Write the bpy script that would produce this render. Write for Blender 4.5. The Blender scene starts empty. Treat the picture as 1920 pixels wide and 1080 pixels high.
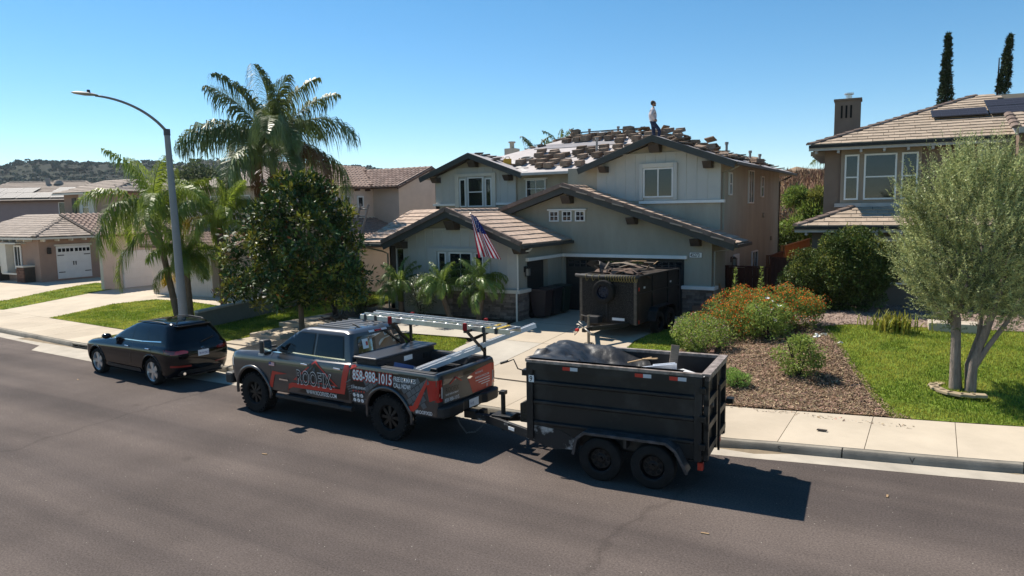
import bpy, bmesh, math, random
import numpy as np
from mathutils import Vector, Matrix, noise as mnoise
random.seed(7); rng = np.random.default_rng(7)
SC = bpy.context.scene; COL = SC.collection
PI = math.pi
# ------------------------------------------------------------------ camera
cd = bpy.data.cameras.new('camera'); cam = bpy.data.objects.new('camera', cd); COL.objects.link(cam)
cd.sensor_width = 36; cd.lens = 1331/1920*36; cd.clip_end = 6000; cd.clip_start = .1
def set_camera():
    pitch = math.atan(147/1331); roll = math.atan(.016); yaw = math.radians(30.8)
    fw = Vector((0, math.cos(pitch), -math.sin(pitch))); up = Vector((0, math.sin(pitch), math.cos(pitch))); rt = Vector((1, 0, 0))
    c, s = math.cos(roll), math.sin(roll)
    rp = c*rt - s*up; upp = s*rt + c*up
    m = Matrix((rp, upp, -fw)).transposed()
    m = Matrix.Rotation(yaw, 3, 'Z') @ m
    cam.matrix_world = Matrix.Translation((12.66, -25.30, 4.5)) @ m.to_4x4()
set_camera(); SC.camera = cam
# ------------------------------------------------------------------ sky, sun, exposure
SUN_AZ, SUN_EL = 167.0, 52.0          # direction towards the sun, counted from +X
w = bpy.data.worlds.new('World'); SC.world = w; w.use_nodes = True
nt = w.node_tree; bg = nt.nodes['Background']
sky = nt.nodes.new('ShaderNodeTexSky'); sky.sky_type = 'NISHITA'; sky.sun_disc = False
sky.sun_elevation = math.radians(SUN_EL); sky.sun_rotation = math.radians(90-SUN_AZ)
sky.air_density = 1.0; sky.dust_density = .0; sky.ozone_density = 2.2; sky.altitude = 1500
hs = nt.nodes.new('ShaderNodeHueSaturation'); hs.inputs['Hue'].default_value = .490; hs.inputs['Saturation'].default_value = 1.26; hs.inputs['Value'].default_value = 1.0
nt.links.new(sky.outputs[0], hs.inputs['Color']); nt.links.new(hs.outputs[0], bg.inputs[0]); bg.inputs[1].default_value = .095
sl = bpy.data.lights.new('sun', 'SUN'); sun = bpy.data.objects.new('sun', sl); COL.objects.link(sun)
sl.energy = 5.0; sl.angle = math.radians(.53); sl.color = (1, .925, .82)
a, e = math.radians(SUN_AZ), math.radians(SUN_EL)
sun.rotation_euler = Vector((math.cos(a)*math.cos(e), math.sin(a)*math.cos(e), math.sin(e))).to_track_quat('Z', 'Y').to_euler()
sun.location = (-20, 0, 40)
vs = SC.view_settings; vs.view_transform = 'Standard'; vs.look = 'None'; vs.exposure = 0.6; vs.gamma = 1; vs.use_curve_mapping = False
# ------------------------------------------------------------------ materials
MATS = {}
def M(name, col=(.5, .5, .5), rough=.7, metal=0, var=.12, vs=3., bump=0, bs=40., coat=0, spec=.5, rnd=0, col2=None, thr=None, trans=0, island=0, emis=None, stretch=None):
    if name in MATS: return MATS[name]
    if island and spec == .5: spec = .18
    if spec == .5 and rough >= .8: spec = .12
    m = bpy.data.materials.new(name); m.use_nodes = True; t = m.node_tree; N = t.nodes; L = t.links
    p = N['Principled BSDF']; out = N['Material Output']
    p.inputs['Roughness'].default_value = rough; p.inputs['Metallic'].default_value = metal
    p.inputs['Specular IOR Level'].default_value = spec
    if coat: p.inputs['Coat Weight'].default_value = coat; p.inputs['Coat Roughness'].default_value = .03
    tc = N.new('ShaderNodeTexCoord'); src = tc.outputs['Object']
    if stretch:
        mp = N.new('ShaderNodeMapping'); mp.inputs['Scale'].default_value = stretch; L.new(src, mp.inputs[0]); src = mp.outputs[0]
    no = N.new('ShaderNodeTexNoise'); no.inputs['Scale'].default_value = vs; no.inputs['Detail'].default_value = 6; no.inputs['Roughness'].default_value = .62
    L.new(src, no.inputs['Vector'])
    cr = N.new('ShaderNodeValToRGB'); L.new(no.outputs[0], cr.inputs[0])
    c = Vector(col); c2 = Vector(col2) if col2 else c
    lo, hi = thr if thr else (.3, .7)
    cr.color_ramp.elements[0].position = lo; cr.color_ramp.elements[1].position = hi
    cr.color_ramp.elements[0].color = (*(c*(1-var)), 1); cr.color_ramp.elements[1].color = (*[min(1, q) for q in c2*(1+var)], 1)
    o = cr.outputs[0]
    if rnd or island:
        h = N.new('ShaderNodeHueSaturation')
        if island:
            g = N.new('ShaderNodeNewGeometry'); r = g.outputs['Random Per Island']; k = island
        else:
            g = N.new('ShaderNodeObjectInfo'); r = g.outputs['Random']; k = rnd
        mr = N.new('ShaderNodeMapRange'); mr.inputs[3].default_value = 1-k; mr.inputs[4].default_value = 1+k
        L.new(r, mr.inputs[0]); L.new(mr.outputs[0], h.inputs['Value']); L.new(o, h.inputs['Color'])
        if island:
            wn = N.new('ShaderNodeTexWhiteNoise'); wn.noise_dimensions = '1D'; L.new(r, wn.inputs['W'])
            m2 = N.new('ShaderNodeMapRange'); m2.inputs[3].default_value = .5-.06*island; m2.inputs[4].default_value = .5+.04*island
            L.new(wn.outputs[0], m2.inputs[0]); L.new(m2.outputs[0], h.inputs['Hue'])
        o = h.outputs[0]
    L.new(o, p.inputs['Base Color'])
    if bump:
        n2 = N.new('ShaderNodeTexNoise'); n2.inputs['Scale'].default_value = bs; n2.inputs['Detail'].default_value = 4; L.new(src, n2.inputs['Vector'])
        b = N.new('ShaderNodeBump'); b.inputs['Strength'].default_value = bump; b.inputs['Distance'].default_value = .02
        L.new(n2.outputs[0], b.inputs['Height']); L.new(b.outputs[0], p.inputs['Normal'])
    if trans:
        tr = N.new('ShaderNodeBsdfTranslucent'); hh = N.new('ShaderNodeHueSaturation'); hh.inputs['Value'].default_value = 1.9; hh.inputs['Hue'].default_value = .48
        L.new(o, hh.inputs['Color']); L.new(hh.outputs[0], tr.inputs[0])
        mx = N.new('ShaderNodeMixShader'); mx.inputs[0].default_value = trans
        L.new(p.outputs[0], mx.inputs[1]); L.new(tr.outputs[0], mx.inputs[2]); L.new(mx.outputs[0], out.inputs[0])
    if emis: p.inputs['Emission Color'].default_value = (*emis[:3], 1); p.inputs['Emission Strength'].default_value = emis[3]
    MATS[name] = m; return m
def glass_mat(name, tint=(.02, .025, .03), mixv=.35, rough=.02, ior=1.6):
    if name in MATS: return MATS[name]
    m = bpy.data.materials.new(name); m.use_nodes = True; N = m.node_tree.nodes; L = m.node_tree.links
    N.remove(N['Principled BSDF']); out = N['Material Output']
    gl = N.new('ShaderNodeBsdfGlossy'); gl.inputs['Roughness'].default_value = rough; gl.inputs[0].default_value = (.9, .95, 1, 1)
    di = N.new('ShaderNodeBsdfDiffuse'); di.inputs[0].default_value = (*tint, 1)
    tr = N.new('ShaderNodeBsdfTransparent'); tr.inputs[0].default_value = (.55, .6, .62, 1)
    m1 = N.new('ShaderNodeMixShader'); m1.inputs[0].default_value = mixv
    L.new(di.outputs[0], m1.inputs[1]); L.new(tr.outputs[0], m1.inputs[2])
    fr = N.new('ShaderNodeFresnel'); fr.inputs[0].default_value = ior
    m2 = N.new('ShaderNodeMixShader'); L.new(fr.outputs[0], m2.inputs[0]); L.new(m1.outputs[0], m2.inputs[1]); L.new(gl.outputs[0], m2.inputs[2])
    L.new(m2.outputs[0], out.inputs[0]); MATS[name] = m; return m
# ------------------------------------------------------------------ mesh builder
class MB:
    def __init__(s): s.v = []; s.f = []
    def add(s, vs, fs):
        b = len(s.v); s.v += [tuple(x) for x in vs]; s.f += [tuple(b+i for i in f) for f in fs]
    def box(s, x0, x1, y0, y1, z0, z1, m=None):
        vs = [Vector(p) for p in ((x0, y0, z0), (x1, y0, z0), (x1, y1, z0), (x0, y1, z0), (x0, y0, z1), (x1, y0, z1), (x1, y1, z1), (x0, y1, z1))]
        if m is not None: vs = [m @ p for p in vs]
        s.add(vs, [(0, 3, 2, 1), (4, 5, 6, 7), (0, 1, 5, 4), (1, 2, 6, 5), (2, 3, 7, 6), (3, 0, 4, 7)]); return s
    def bar(s, p, q, wd, ht, up=(0, 0, 1)):
        p, q = Vector(p), Vector(q); d = (q-p); l = d.length
        if l < 1e-6: return s
        d /= l; u = Vector(up); sd = d.cross(u)
        if sd.length < 1e-4: sd = d.cross(Vector((1, 0, 0)))
        sd.normalize(); u = sd.cross(d)
        c = [p+sd*a*wd/2+u*b*ht/2 for a, b in ((-1, -1), (1, -1), (1, 1), (-1, 1))]
        vs = c+[x+d*l for x in c]
        s.add(vs, [(0, 3, 2, 1), (4, 5, 6, 7), (0, 1, 5, 4), (1, 2, 6, 5), (2, 3, 7, 6), (3, 0, 4, 7)]); return s
    def tube(s, pts, r, n=8, cap=True):
        pts = [Vector(p) for p in pts]; R = r if isinstance(r, (list, tuple)) else [r]*len(pts)
        ref = Vector((.13, .31, .94)); b = len(s.v); nn = len(pts)
        for i, p in enumerate(pts):
            d = (pts[min(i+1, nn-1)]-pts[max(i-1, 0)]).normalized()
            x = d.cross(ref)
            if x.length < .05: x = d.cross(Vector((1, 0, 0)))
            x.normalize(); y = d.cross(x)
            for k in range(n):
                a = 2*PI*k/n; s.v.append(tuple(p+(x*math.cos(a)+y*math.sin(a))*R[i]))
        for i in range(nn-1):
            for k in range(n):
                k2 = (k+1) % n; s.f.append((b+i*n+k, b+i*n+k2, b+(i+1)*n+k2, b+(i+1)*n+k))
        if cap: s.f.append(tuple(b+k for k in range(n-1, -1, -1))); s.f.append(tuple(b+(nn-1)*n+k for k in range(n)))
        return s
    def lathe(s, prof, n=24, m=None, closed=False):
        b = len(s.v); k = len(prof); m = m or Matrix()
        for i in range(n):
            a = 2*PI*i/n
            for (r, z) in prof: s.v.append(tuple(m @ Vector((r*math.cos(a), r*math.sin(a), z))))
        for i in range(n):
            j = (i+1) % n
            for q in range(k if closed else k-1):
                q2 = (q+1) % k; s.f.append((b+i*k+q, b+j*k+q, b+j*k+q2, b+i*k+q2))
        return s
    def prism(s, poly, axis, a, b):
        """poly of 2D points; axis 'y': (x,z) extruded along y from a to b; 'x': (y,z); 'z': (x,y)"""
        def P(p, t): return (p[0], t, p[1]) if axis == 'y' else ((t, p[0], p[1]) if axis == 'x' else (p[0], p[1], t))
        n = len(poly); s.add([P(p, a) for p in poly]+[P(p, b) for p in poly], [tuple(range(n)), tuple(range(2*n-1, n-1, -1))]+[(i, (i+1) % n, n+(i+1) % n, n+i) for i in range(n)]); return s
    def slab(s, quad, th):
        """planar 3D polygon with thickness th below it"""
        q = [Vector(p) for p in quad]; nrm = (q[1]-q[0]).cross(q[2]-q[0]).normalized()
        if nrm.z < 0: nrm = -nrm
        n = len(q); s.add(q+[p-nrm*th for p in q], [tuple(range(n)), tuple(range(2*n-1, n-1, -1))]+[(i, (i+1) % n, n+(i+1) % n, n+i) for i in range(n)]); return s
    def mesh(s, name, mat, smooth=False, fix=True):
        me = bpy.data.meshes.new(name); me.from_pydata(s.v, [], s.f)
        if fix:
            bm = bmesh.new(); bm.from_mesh(me); bmesh.ops.recalc_face_normals(bm, faces=bm.faces); bm.to_mesh(me); bm.free()
        if mat: me.materials.append(mat)
        if smooth:
            me.polygons.foreach_set('use_smooth', [True]*len(me.polygons))
            if smooth is not True: me.set_sharp_from_angle(angle=math.radians(smooth))
        return me
    def build(s, name, mat, parent=None, smooth=False, bevel=0, **kw):
        o = bpy.data.objects.new(name, s.mesh(name, mat, smooth)); COL.objects.link(o)
        if parent is not None: o.parent = parent
        if bevel:
            b = o.modifiers.new('b', 'BEVEL'); b.width = bevel; b.segments = 2; b.limit_method = 'ANGLE'; b.angle_limit = math.radians(40)
        for k, v in kw.items(): o[k] = v
        return o
def obj(name, me, parent=None, m=None, **kw):
    o = bpy.data.objects.new(name, me); COL.objects.link(o)
    if parent is not None: o.parent = parent
    if m is not None: o.matrix_local = m
    for k, v in kw.items(): o[k] = v
    return o
def thing(name, label, cat, loc=(0, 0, 0), rz=0, group=None, sc=1):
    o = bpy.data.objects.new(name, None); COL.objects.link(o); o.location = loc; o.rotation_euler = (0, 0, rz); o.empty_display_size = .2
    if sc != 1: o.scale = (sc, sc, sc)
    return tag(o, label, cat, group)
def tag(o, label, cat, group=None):
    o['label'] = label; o['category'] = cat
    if group: o['group'] = group
    return o
def raw_mesh(name, V, nper, mat, smooth=False):
    """fast mesh of separate n-gons: V (k*nper,3)"""
    V = np.asarray(V, np.float32).reshape(-1, 3); k = len(V)//nper
    me = bpy.data.meshes.new(name); me.vertices.add(len(V)); me.vertices.foreach_set('co', V.ravel())
    me.loops.add(len(V)); me.loops.foreach_set('vertex_index', np.arange(len(V), dtype=np.int32))
    me.polygons.add(k); me.polygons.foreach_set('loop_start', np.arange(0, len(V), nper, dtype=np.int32))
    me.materials.append(mat); me.update(calc_edges=True); me.validate()
    return me
def smoothstep(a, b, x):
    t = max(0, min(1, (x-a)/(b-a))); return t*t*(3-2*t)
# ------------------------------------------------------------------ the lie of the land (v of the kerb foot, height)
KP = [(-140, 4), (-80, -6.5), (-40, -10.9), (-19, -11.9), (-13, -12.27), (-4.4, -12.43), (3, -12.5), (7, -12.42), (9.2, -12.3), (10.3, -12.05), (12.97, -11.5), (14.1, -11.23), (18, -10.1), (30, -5.2), (60, 10), (140, 55)]
def kv(u):
    for i in range(len(KP)-1):
        if u <= KP[i+1][0] or i == len(KP)-2:
            x0, y0 = KP[i]; x1, y1 = KP[i+1]
            xa, ya = KP[max(0, i-1)]; xb, yb = KP[min(len(KP)-1, i+2)]
            m0 = (y1-ya)/(x1-xa); m1 = (yb-y0)/(xb-x0); h = x1-x0; t = max(0, (u-x0)/h)
            if t > 1: return y1
            return y0*(2*t**3-3*t*t+1)+h*m0*(t**3-2*t*t+t)+y1*(-2*t**3+3*t*t)+h*m1*(t**3-t*t)
    return KP[-1][1]
def H(u, v):
    d = v-kv(u)
    if d < -11.9: return .15
    if d < 0: return 0.
    if d < 2.35: return .15+.012*d
    pad = .5-.12*smoothstep(-16, -28, u)+.55*smoothstep(6.6, 10.5, u)
    t = (d-2.35)/6.6 if u < 7 else (d-2.35)/8.5
    t = max(0, min(1, t)); t = t*t*(3-2*t)*.5+t*.5
    z = .178+(pad-.178)*t
    return z
def sheet(name, poly, mat, dz, res=1.0, kind='structure', zf=None, parent=None):
    bm = bmesh.new(); vs = [bm.verts.new((p[0], p[1], 0)) for p in poly]; bm.faces.new(vs)
    xs = [p[0] for p in poly]; ys = [p[1] for p in poly]
    for ax, lo, hi in ((0, min(xs), max(xs)), (1, min(ys), max(ys))):
        n = int((hi-lo)/res)
        for i in range(1, n+1):
            co = [0, 0, 0]; no = [0, 0, 0]; co[ax] = lo+i*(hi-lo)/(n+1); no[ax] = 1
            bmesh.ops.bisect_plane(bm, geom=bm.verts[:]+bm.edges[:]+bm.faces[:], plane_co=co, plane_no=no)
    for v in bm.verts: v.co.z = (zf or H)(v.co.x, v.co.y)+dz
    bmesh.ops.triangulate(bm, faces=bm.faces)
    bmesh.ops.recalc_face_normals(bm, faces=bm.faces)
    if bm.faces and sum(f.normal.z for f in bm.faces) < 0: bmesh.ops.reverse_faces(bm, faces=bm.faces)
    me = bpy.data.meshes.new(name); bm.to_mesh(me); bm.free(); me.materials.append(mat)
    o = obj(name, me, parent)
    if kind: o['kind'] = kind
    return o
def inpoly(x, y, poly):
    c = False; n = len(poly); j = n-1
    for i in range(n):
        xi, yi = poly[i]; xj, yj = poly[j]
        if (yi > y) != (yj > y) and x < (xj-xi)*(y-yi)/(yj-yi)+xi: c = not c
        j = i
    return c
def scatter(poly, n):
    xs = [p[0] for p in poly]; ys = [p[1] for p in poly]; out = []
    while len(out) < n:
        x = random.uniform(min(xs), max(xs)); y = random.uniform(min(ys), max(ys))
        if inpoly(x, y, poly): out.append((x, y))
    return out
# ------------------------------------------------------------------ ground
def asphalt():
    m = M('asphalt', (.102, .085, .077), .92, var=.2, vs=.35, bump=.5, bs=90)
    t = m.node_tree; N = t.nodes; L = t.links; p = N['Principled BSDF']
    tc = [n for n in N if n.type == 'TEX_COORD'][0]
    base = p.inputs['Base Color'].links[0].from_socket
    # fine aggregate and pale grit
    n1 = N.new('ShaderNodeTexNoise'); n1.inputs['Scale'].default_value = 34; n1.inputs['Detail'].default_value = 8; n1.inputs['Roughness'].default_value = .8
    L.new(tc.outputs['Object'], n1.inputs['Vector'])
    r1 = N.new('ShaderNodeValToRGB'); r1.color_ramp.elements[0].position = .3; r1.color_ramp.elements[1].position = .72
    r1.color_ramp.elements[0].color = (.35, .35, .35, 1); r1.color_ramp.elements[1].color = (1.75, 1.72, 1.7, 1)
    L.new(n1.outputs[0], r1.inputs[0])
    mu = N.new('ShaderNodeMixRGB'); mu.blend_type = 'MULTIPLY'; mu.inputs[0].default_value = 1; L.new(base, mu.inputs[1]); L.new(r1.outputs[0], mu.inputs[2])
    vo = N.new('ShaderNodeTexVoronoi'); vo.inputs['Scale'].default_value = 5.5; L.new(tc.outputs['Object'], vo.inputs['Vector'])
    r2 = N.new('ShaderNodeValToRGB'); r2.color_ramp.elements[0].position = .028; r2.color_ramp.elements[1].position = .05
    r2.color_ramp.elements[0].color = (1, 1, 1, 1); r2.color_ramp.elements[1].color = (0, 0, 0, 1); L.new(vo.outputs['Distance'], r2.inputs[0])
    mx = N.new('ShaderNodeMixRGB'); L.new(r2.outputs[0], mx.inputs[0]); L.new(mu.outputs[0], mx.inputs[1]); mx.inputs[2].default_value = (.42, .39, .34, 1)
    # long wheel-worn bands and oil marks along the street
    mp = N.new('ShaderNodeMapping'); mp.inputs['Scale'].default_value = (.02, .55, 1); L.new(tc.outputs['Object'], mp.inputs[0])
    n3 = N.new('ShaderNodeTexNoise'); n3.inputs['Scale'].default_value = 1.6; n3.inputs['Detail'].default_value = 3; L.new(mp.outputs[0], n3.inputs['Vector'])
    r3 = N.new('ShaderNodeValToRGB'); r3.color_ramp.elements[0].position = .35; r3.color_ramp.elements[1].position = .65
    r3.color_ramp.elements[0].color = (.76, .76, .77, 1); r3.color_ramp.elements[1].color = (1.2, 1.18, 1.15, 1); L.new(n3.outputs[0], r3.inputs[0])
    m4 = N.new('ShaderNodeMixRGB'); m4.blend_type = 'MULTIPLY'; m4.inputs[0].default_value = 1; L.new(mx.outputs[0], m4.inputs[1]); L.new(r3.outputs[0], m4.inputs[2])
    # hairline cracks and dark drips
    vc = N.new('ShaderNodeTexVoronoi'); vc.feature = 'DISTANCE_TO_EDGE'; vc.inputs['Scale'].default_value = .11
    nw = N.new('ShaderNodeTexNoise'); nw.inputs['Scale'].default_value = 1.3; nw.inputs['Detail'].default_value = 5; L.new(tc.outputs['Object'], nw.inputs['Vector'])
    mxv = N.new('ShaderNodeMixRGB'); mxv.inputs[0].default_value = .45; L.new(tc.outputs['Object'], mxv.inputs[1]); L.new(nw.outputs['Color'], mxv.inputs[2]); L.new(mxv.outputs[0], vc.inputs['Vector'])
    rc_ = N.new('ShaderNodeValToRGB'); rc_.color_ramp.elements[0].position = .0; rc_.color_ramp.elements[1].position = .0035; rc_.color_ramp.elements[0].color = (.80, .80, .80, 1); L.new(vc.outputs['Distance'], rc_.inputs[0])
    m5 = N.new('ShaderNodeMixRGB'); m5.blend_type = 'MULTIPLY'; m5.inputs[0].default_value = 1; L.new(m4.outputs[0], m5.inputs[1]); L.new(rc_.outputs[0], m5.inputs[2])
    vd = N.new('ShaderNodeTexVoronoi'); vd.inputs['Scale'].default_value = .55; L.new(tc.outputs['Object'], vd.inputs['Vector'])
    rd = N.new('ShaderNodeValToRGB'); rd.color_ramp.elements[0].position = .02; rd.color_ramp.elements[1].position = .10; rd.color_ramp.elements[0].color = (.7, .7, .7, 1); L.new(vd.outputs['Distance'], rd.inputs[0])
    m6 = N.new('ShaderNodeMixRGB'); m6.blend_type = 'MULTIPLY'; m6.inputs[0].default_value = .7; L.new(m5.outputs[0], m6.inputs[1]); L.new(rd.outputs[0], m6.inputs[2])
    L.new(m6.outputs[0], p.inputs['Base Color'])
    return m
ASPH = asphalt()
CONC = M('concrete', (.46, .40, .32), .85, var=.13, vs=.9, bump=.15, bs=60)
CONC2 = M('concrete_driveway', (.44, .40, .335), .85, var=.15, vs=.7, bump=.15, bs=60)
KERB = M('kerb_concrete', (.25, .225, .185), .9, var=.25, vs=2.2, bump=.25, bs=50)
GUT = M('gutter_concrete', (.41, .365, .30), .88, var=.2, vs=1.2, bump=.2, bs=50)
JOINT = M('joint_dirt', (.13, .115, .09), .95)
SOIL = M('soil', (.13, .09, .062), .95, var=.35, vs=6, bump=.8, bs=25)
DIRT = M('dry_ground', (.24, .19, .13), .95, var=.3, vs=1.5, bump=.6, bs=12)
MULCH = M('mulch', (.16, .10, .06), .95, var=.5, vs=18, bump=1, bs=35)
GRASS = M('lawn_soil', (.13, .18, .025), .9, var=.4, vs=5, bump=.8, bs=60)
GRAVEL = M('gravel', (.28, .21, .17), .9, var=.5, vs=22, bump=1, bs=30)
# base terrain
def terrain():
    xs = sorted(set([-1200, -700, -350, -200, -140]+list(range(-100, 61, 2))+[80, 120, 200, 400, 690]))
    ys = sorted(set([-390, -250, -120, -60]+list(range(-44, -8))+list(range(-8, 60, 2))+[80, 120, 200, 400, 690, 1200]))
    V = []; F = []
    for y in ys:
        for x in xs: V.append((x, y, H(x, y)-.1 if (abs(x) < 110 and -44 < y < 60) else -.1))
    n = len(xs)
    for j in range(len(ys)-1):
        for i in range(n-1): F.append((j*n+i, j*n+i+1, (j+1)*n+i+1, (j+1)*n+i))
    b = MB(); b.v = V; b.f = F; b.build('ground', DIRT, smooth=True, kind='structure')
terrain()
def strip(name, u0, u1, d0, d1, z0, z1, mat, step=1., parent=None, kind='structure', thick=0, gap=0):
    n = max(1, int((u1-u0)/step)); b = MB(); P0 = []; P1 = []
    for i in range(n+1):
        u = u0+gap+(u1-u0-2*gap)*i/n; k = kv(u); P0.append((u, k+d0, z0)); P1.append((u, k+d1, z1))
    ring = P0+P1[::-1]
    if thick:
        m = len(P0)
        for P, z in ((P0, 0), (P1, 0)): b.v += P
        b.v += [(x, y, z-thick) for x, y, z in P0]+[(x, y, z-thick) for x, y, z in P1]
        for i in range(m-1):
            b.f += [(i, i+1, m+i+1, m+i), (2*m+i, 2*m+i+1, i+1, i), (m+i, m+i+1, 3*m+i+1, 3*m+i)]
        b.f += [(0, m, 3*m, 2*m), (m-1, 2*m+m-1, 3*m+m-1, m+m-1)]
    else:
        m = len(P0); b.v += P0+P1
        for i in range(m-1): b.f.append((i, i+1, m+i+1, m+i))
    o = b.build(name, mat, parent)
    if kind: o['kind'] = kind
    return o
strip('road', -120, 100, -11.9, -.3, 0, 0, ASPH)
gut = strip('gutter', -120, 100, -.44, 0.02, .004, .006, GUT)
# concrete apron in front of the storm drain
ap = [(-14.3, kv(-14.3)-.44), (-13.6, kv(-13.6)-1.0), (-9.6, -13.36), (-6, -13.38), (-2.6, -13.3), (-2.2, -12.9)]
sheet('apron', ap+[(u, kv(u)-.43) for u in (-3, -6, -9, -12)], GUT, .004, .8, parent=None, zf=lambda x, y: 0.004)
# far side of the street, behind the camera
strip('far_pavement', -120, 100, -14, -11.9, .16, .16, CONC)
far = sheet('far_lawn', [(-110, -75), (90, -75), (90, -8), (60, -5.5), (40, -16), (20, -23.8), (0, -26.6), (-20, -26), (-60, -23.5), (-110, -16)], GRASS, .02, 8, zf=lambda x, y: .15)
# kerb, cast in lengths
kb = strip('kerb', -60, 60, .03, .12, .10, .10, KERB)
def kerb_piece(u0, u1):
    b = MB(); n = max(1, int((u1-u0)/.5)); R = []
    for i in range(n+1):
        u = u0+.012+(u1-u0-.024)*i/n; k = kv(u)
        R.append([(u, k, -.02), (u, k+.005, .02), (u, k+.03, .125), (u, k+.055, .15), (u, k+.15, .157), (u, k+.15, -.02)])
    for r in R: b.v += r
    for i in range(n):
        for q in range(5): b.f.append((i*6+q, (i+1)*6+q, (i+1)*6+q+1, i*6+q+1))
    b.f += [tuple(range(6)), tuple(n*6+q for q in range(5, -1, -1))]
    return b.build('kerb_length', KERB, kb, smooth=35)
us = [-60, -48, -36, -27]+[-24+2.8*i for i in range(4)]+[-12.9]
for a_, b_ in zip(us[:-1], us[1:]): kerb_piece(a_, b_)
u = -10.2
while u < 24: kerb_piece(u, min(u+2.7, 24) if u+2.7 < 23 else 24); u += 2.7
kerb_piece(24, 34); kerb_piece(34, 46)
# storm drain in the kerb
sd = thing('storm_drain', 'dark storm drain opening with steel bars set in the kerb ahead of the black car', 'storm drain', (-11.55, kv(-11.55), 0))
b = MB(); b.box(-1.33, 1.33, .1, .4, -.35, .1); b.build('drain_recess', M('drain_black', (.012, .012, .012), .9), sd)
b = MB(); b.box(-1.34, 1.34, 0.02, .16, .115, .158); b.build('drain_lintel', KERB, sd, bevel=.01)
b = MB(); b.bar((-1.33, .03, .055), (1.33, .03, .055), .02, .02); b.build('steel_bar', M('steel_dark', (.12, .12, .12), .5, .8), sd)
for x in (-.9, -.45, 0, .45, .9):
    MB().box(x-.012, x+.012, .02, .045, .0, .115).build('steel_bar', MATS['steel_dark'], sd)
# sidewalk slabs
sw = strip('sidewalk', -60, 60, .14, 2.32, .145, .172, JOINT)
u = -26.6
SLABM = [M('slab_%s' % n, c, .85, var=.11, vs=.8, bump=.15, bs=60) for n, c in (('cream', (.455, .385, .295)), ('sand', (.43, .365, .28)), ('pale', (.485, .415, .32)))]
while u < 23.4:
    strip('slab', u, u+1.42, .156, 2.3, .163, .188, random.choice(SLABM), .5, sw, None, .05, .006); u += 1.42
strip('slab', -60, -26.6, .156, 2.3, .163, .188, SLABM[0], 1, sw, None, .05, .006)
strip('slab', 23.6, 50, .156, 2.3, .163, .188, SLABM[0], 1, sw, None, .05, .006)
# driveway of the main house, four bays
dw = sheet('driveway', [(-.15, -3.6), (-.35, -1.0), (-.2, -.1), (5.6, -.1), (5.25, -2.3), (4.9, -5), (5.4, -8), (6.0, kv(6)+2.33), (-.6, kv(0)+2.33), (.2, -8.5), (0.1, -6.5)], JOINT, .0, .8)
def bay(poly): sheet('slab', poly, random.choice([CONC2, SLABM[0], SLABM[1]]), .016, .8, None, parent=dw)
bay([(-.12, -3.55), (-.3, -1), (-.18, -.12), (2.38, -.12), (2.38, -3.55)]); bay([(2.4, -.12), (5.55, -.12), (5.22, -2.3), (5.05, -3.55), (2.4, -3.55)])
bay([(-.1, -3.57), (2.38, -3.57), (2.38, -6.3), (.1, -6.3)]); bay([(2.4, -3.57), (5.03, -3.57), (4.9, -5), (5.05, -6.3), (2.4, -6.3)])
bay([(.12, -6.32), (2.38, -6.32), (2.38, -10.1), (-.4, -10.1), (.2, -8.5)]); bay([(2.4, -6.32), (5.07, -6.32), (5.4, -8), (5.9, -10.1), (2.4, -10.1)])
# front path with two steps, walkway below the planting bed
pw = thing('front_path', 'stepped concrete path rising from the sidewalk beside the dark leafy street tree', 'path', (-7, -8, .2))
def pslab(poly, z, th=.14):
    b = MB(); b.prism([(x+7, y+8) for x, y in poly], 'z', z-.2-th, z-.2); b.build('step_slab', SLABM[1], pw, bevel=.012)
pslab([(-7.75, -10.1), (-6.35, -10.1), (-6.2, -9.0), (-7.7, -9.0)], .235)
pslab([(-7.75, -8.99), (-6.2, -8.99), (-6.15, -7.4), (-7.75, -7.4)], .36, .25)
pslab([(-8.1, -7.39), (-6.15, -7.39), (-5.4, -6.8), (-5.4, -5.3), (-8.1, -5.3)], .49, .3)
wk = sheet('walkway', [(-5.38, -6.75), (-.1, -6.5), (-.15, -5.2), (-5.38, -5.3)], CONC2, .03, .8)
# planting bed, lawns
sheet('planting_bed', [(-6.6, -5.32), (-.2, -5.22), (-.14, -3.55), (-5.3, -3.4), (-6.5, -2.9), (-8.1, -3.2), (-8.1, -5.3)], SOIL, .05, .7)
L1 = [(-5.35, -6.85), (-3.4, -6.85), (-.7, -6.62), (-.1, -6.75), (.12, -7.2), (.3, -8.3), (.2, -9.2), (-.3, -10.08), (-6.2, -10.1), (-6.1, -9), (-6.1, -7.4), (-5.4, -6.85)]
L2 = [(-11.0, -10.0), (-7.8, -10.05), (-7.8, -7.4), (-8.15, -7.3), (-8.15, -3), (-8.3, -1), (-9.2, 1.5), (-11.9, 1.5), (-11.75, -.3), (-10.95, -4.5), (-10.8, -8.4)]
L3 = [(-19.9, kv(-19.9)+2.34), (-16, kv(-16)+2.34), (-11.1, kv(-11.1)+2.34), (-10.95, -8.7), (-11.3, -6.3), (-12.1, -5.6), (-13.5, -5.2), (-17, -4.7), (-19.9, -4.67), (-20.9, -6.2)]
L4 = [(-28.65, -7.3), (-32, -.9), (-30.1, -.5), (-27.15, -2.6), (-24.9, -9.1), (-26.5, kv(-26.5)+2.34), (-29.5, kv(-29.5)+2.34)]
LR = [(12.5, kv(12.5)+2.34), (12.05, -9.4), (11.69, -8.44), (11.1, -6.6), (10.56, -4.8), (9.85, -2.9), (10.6, -2.45), (12.7, -2.1), (15, -1.7), (19, -1.5), (24, -3), (27, -4.5)]+[(q, kv(q)+2.34) for q in (25, 22, 19, 17, 15.5, 14, 13.2)]
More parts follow.
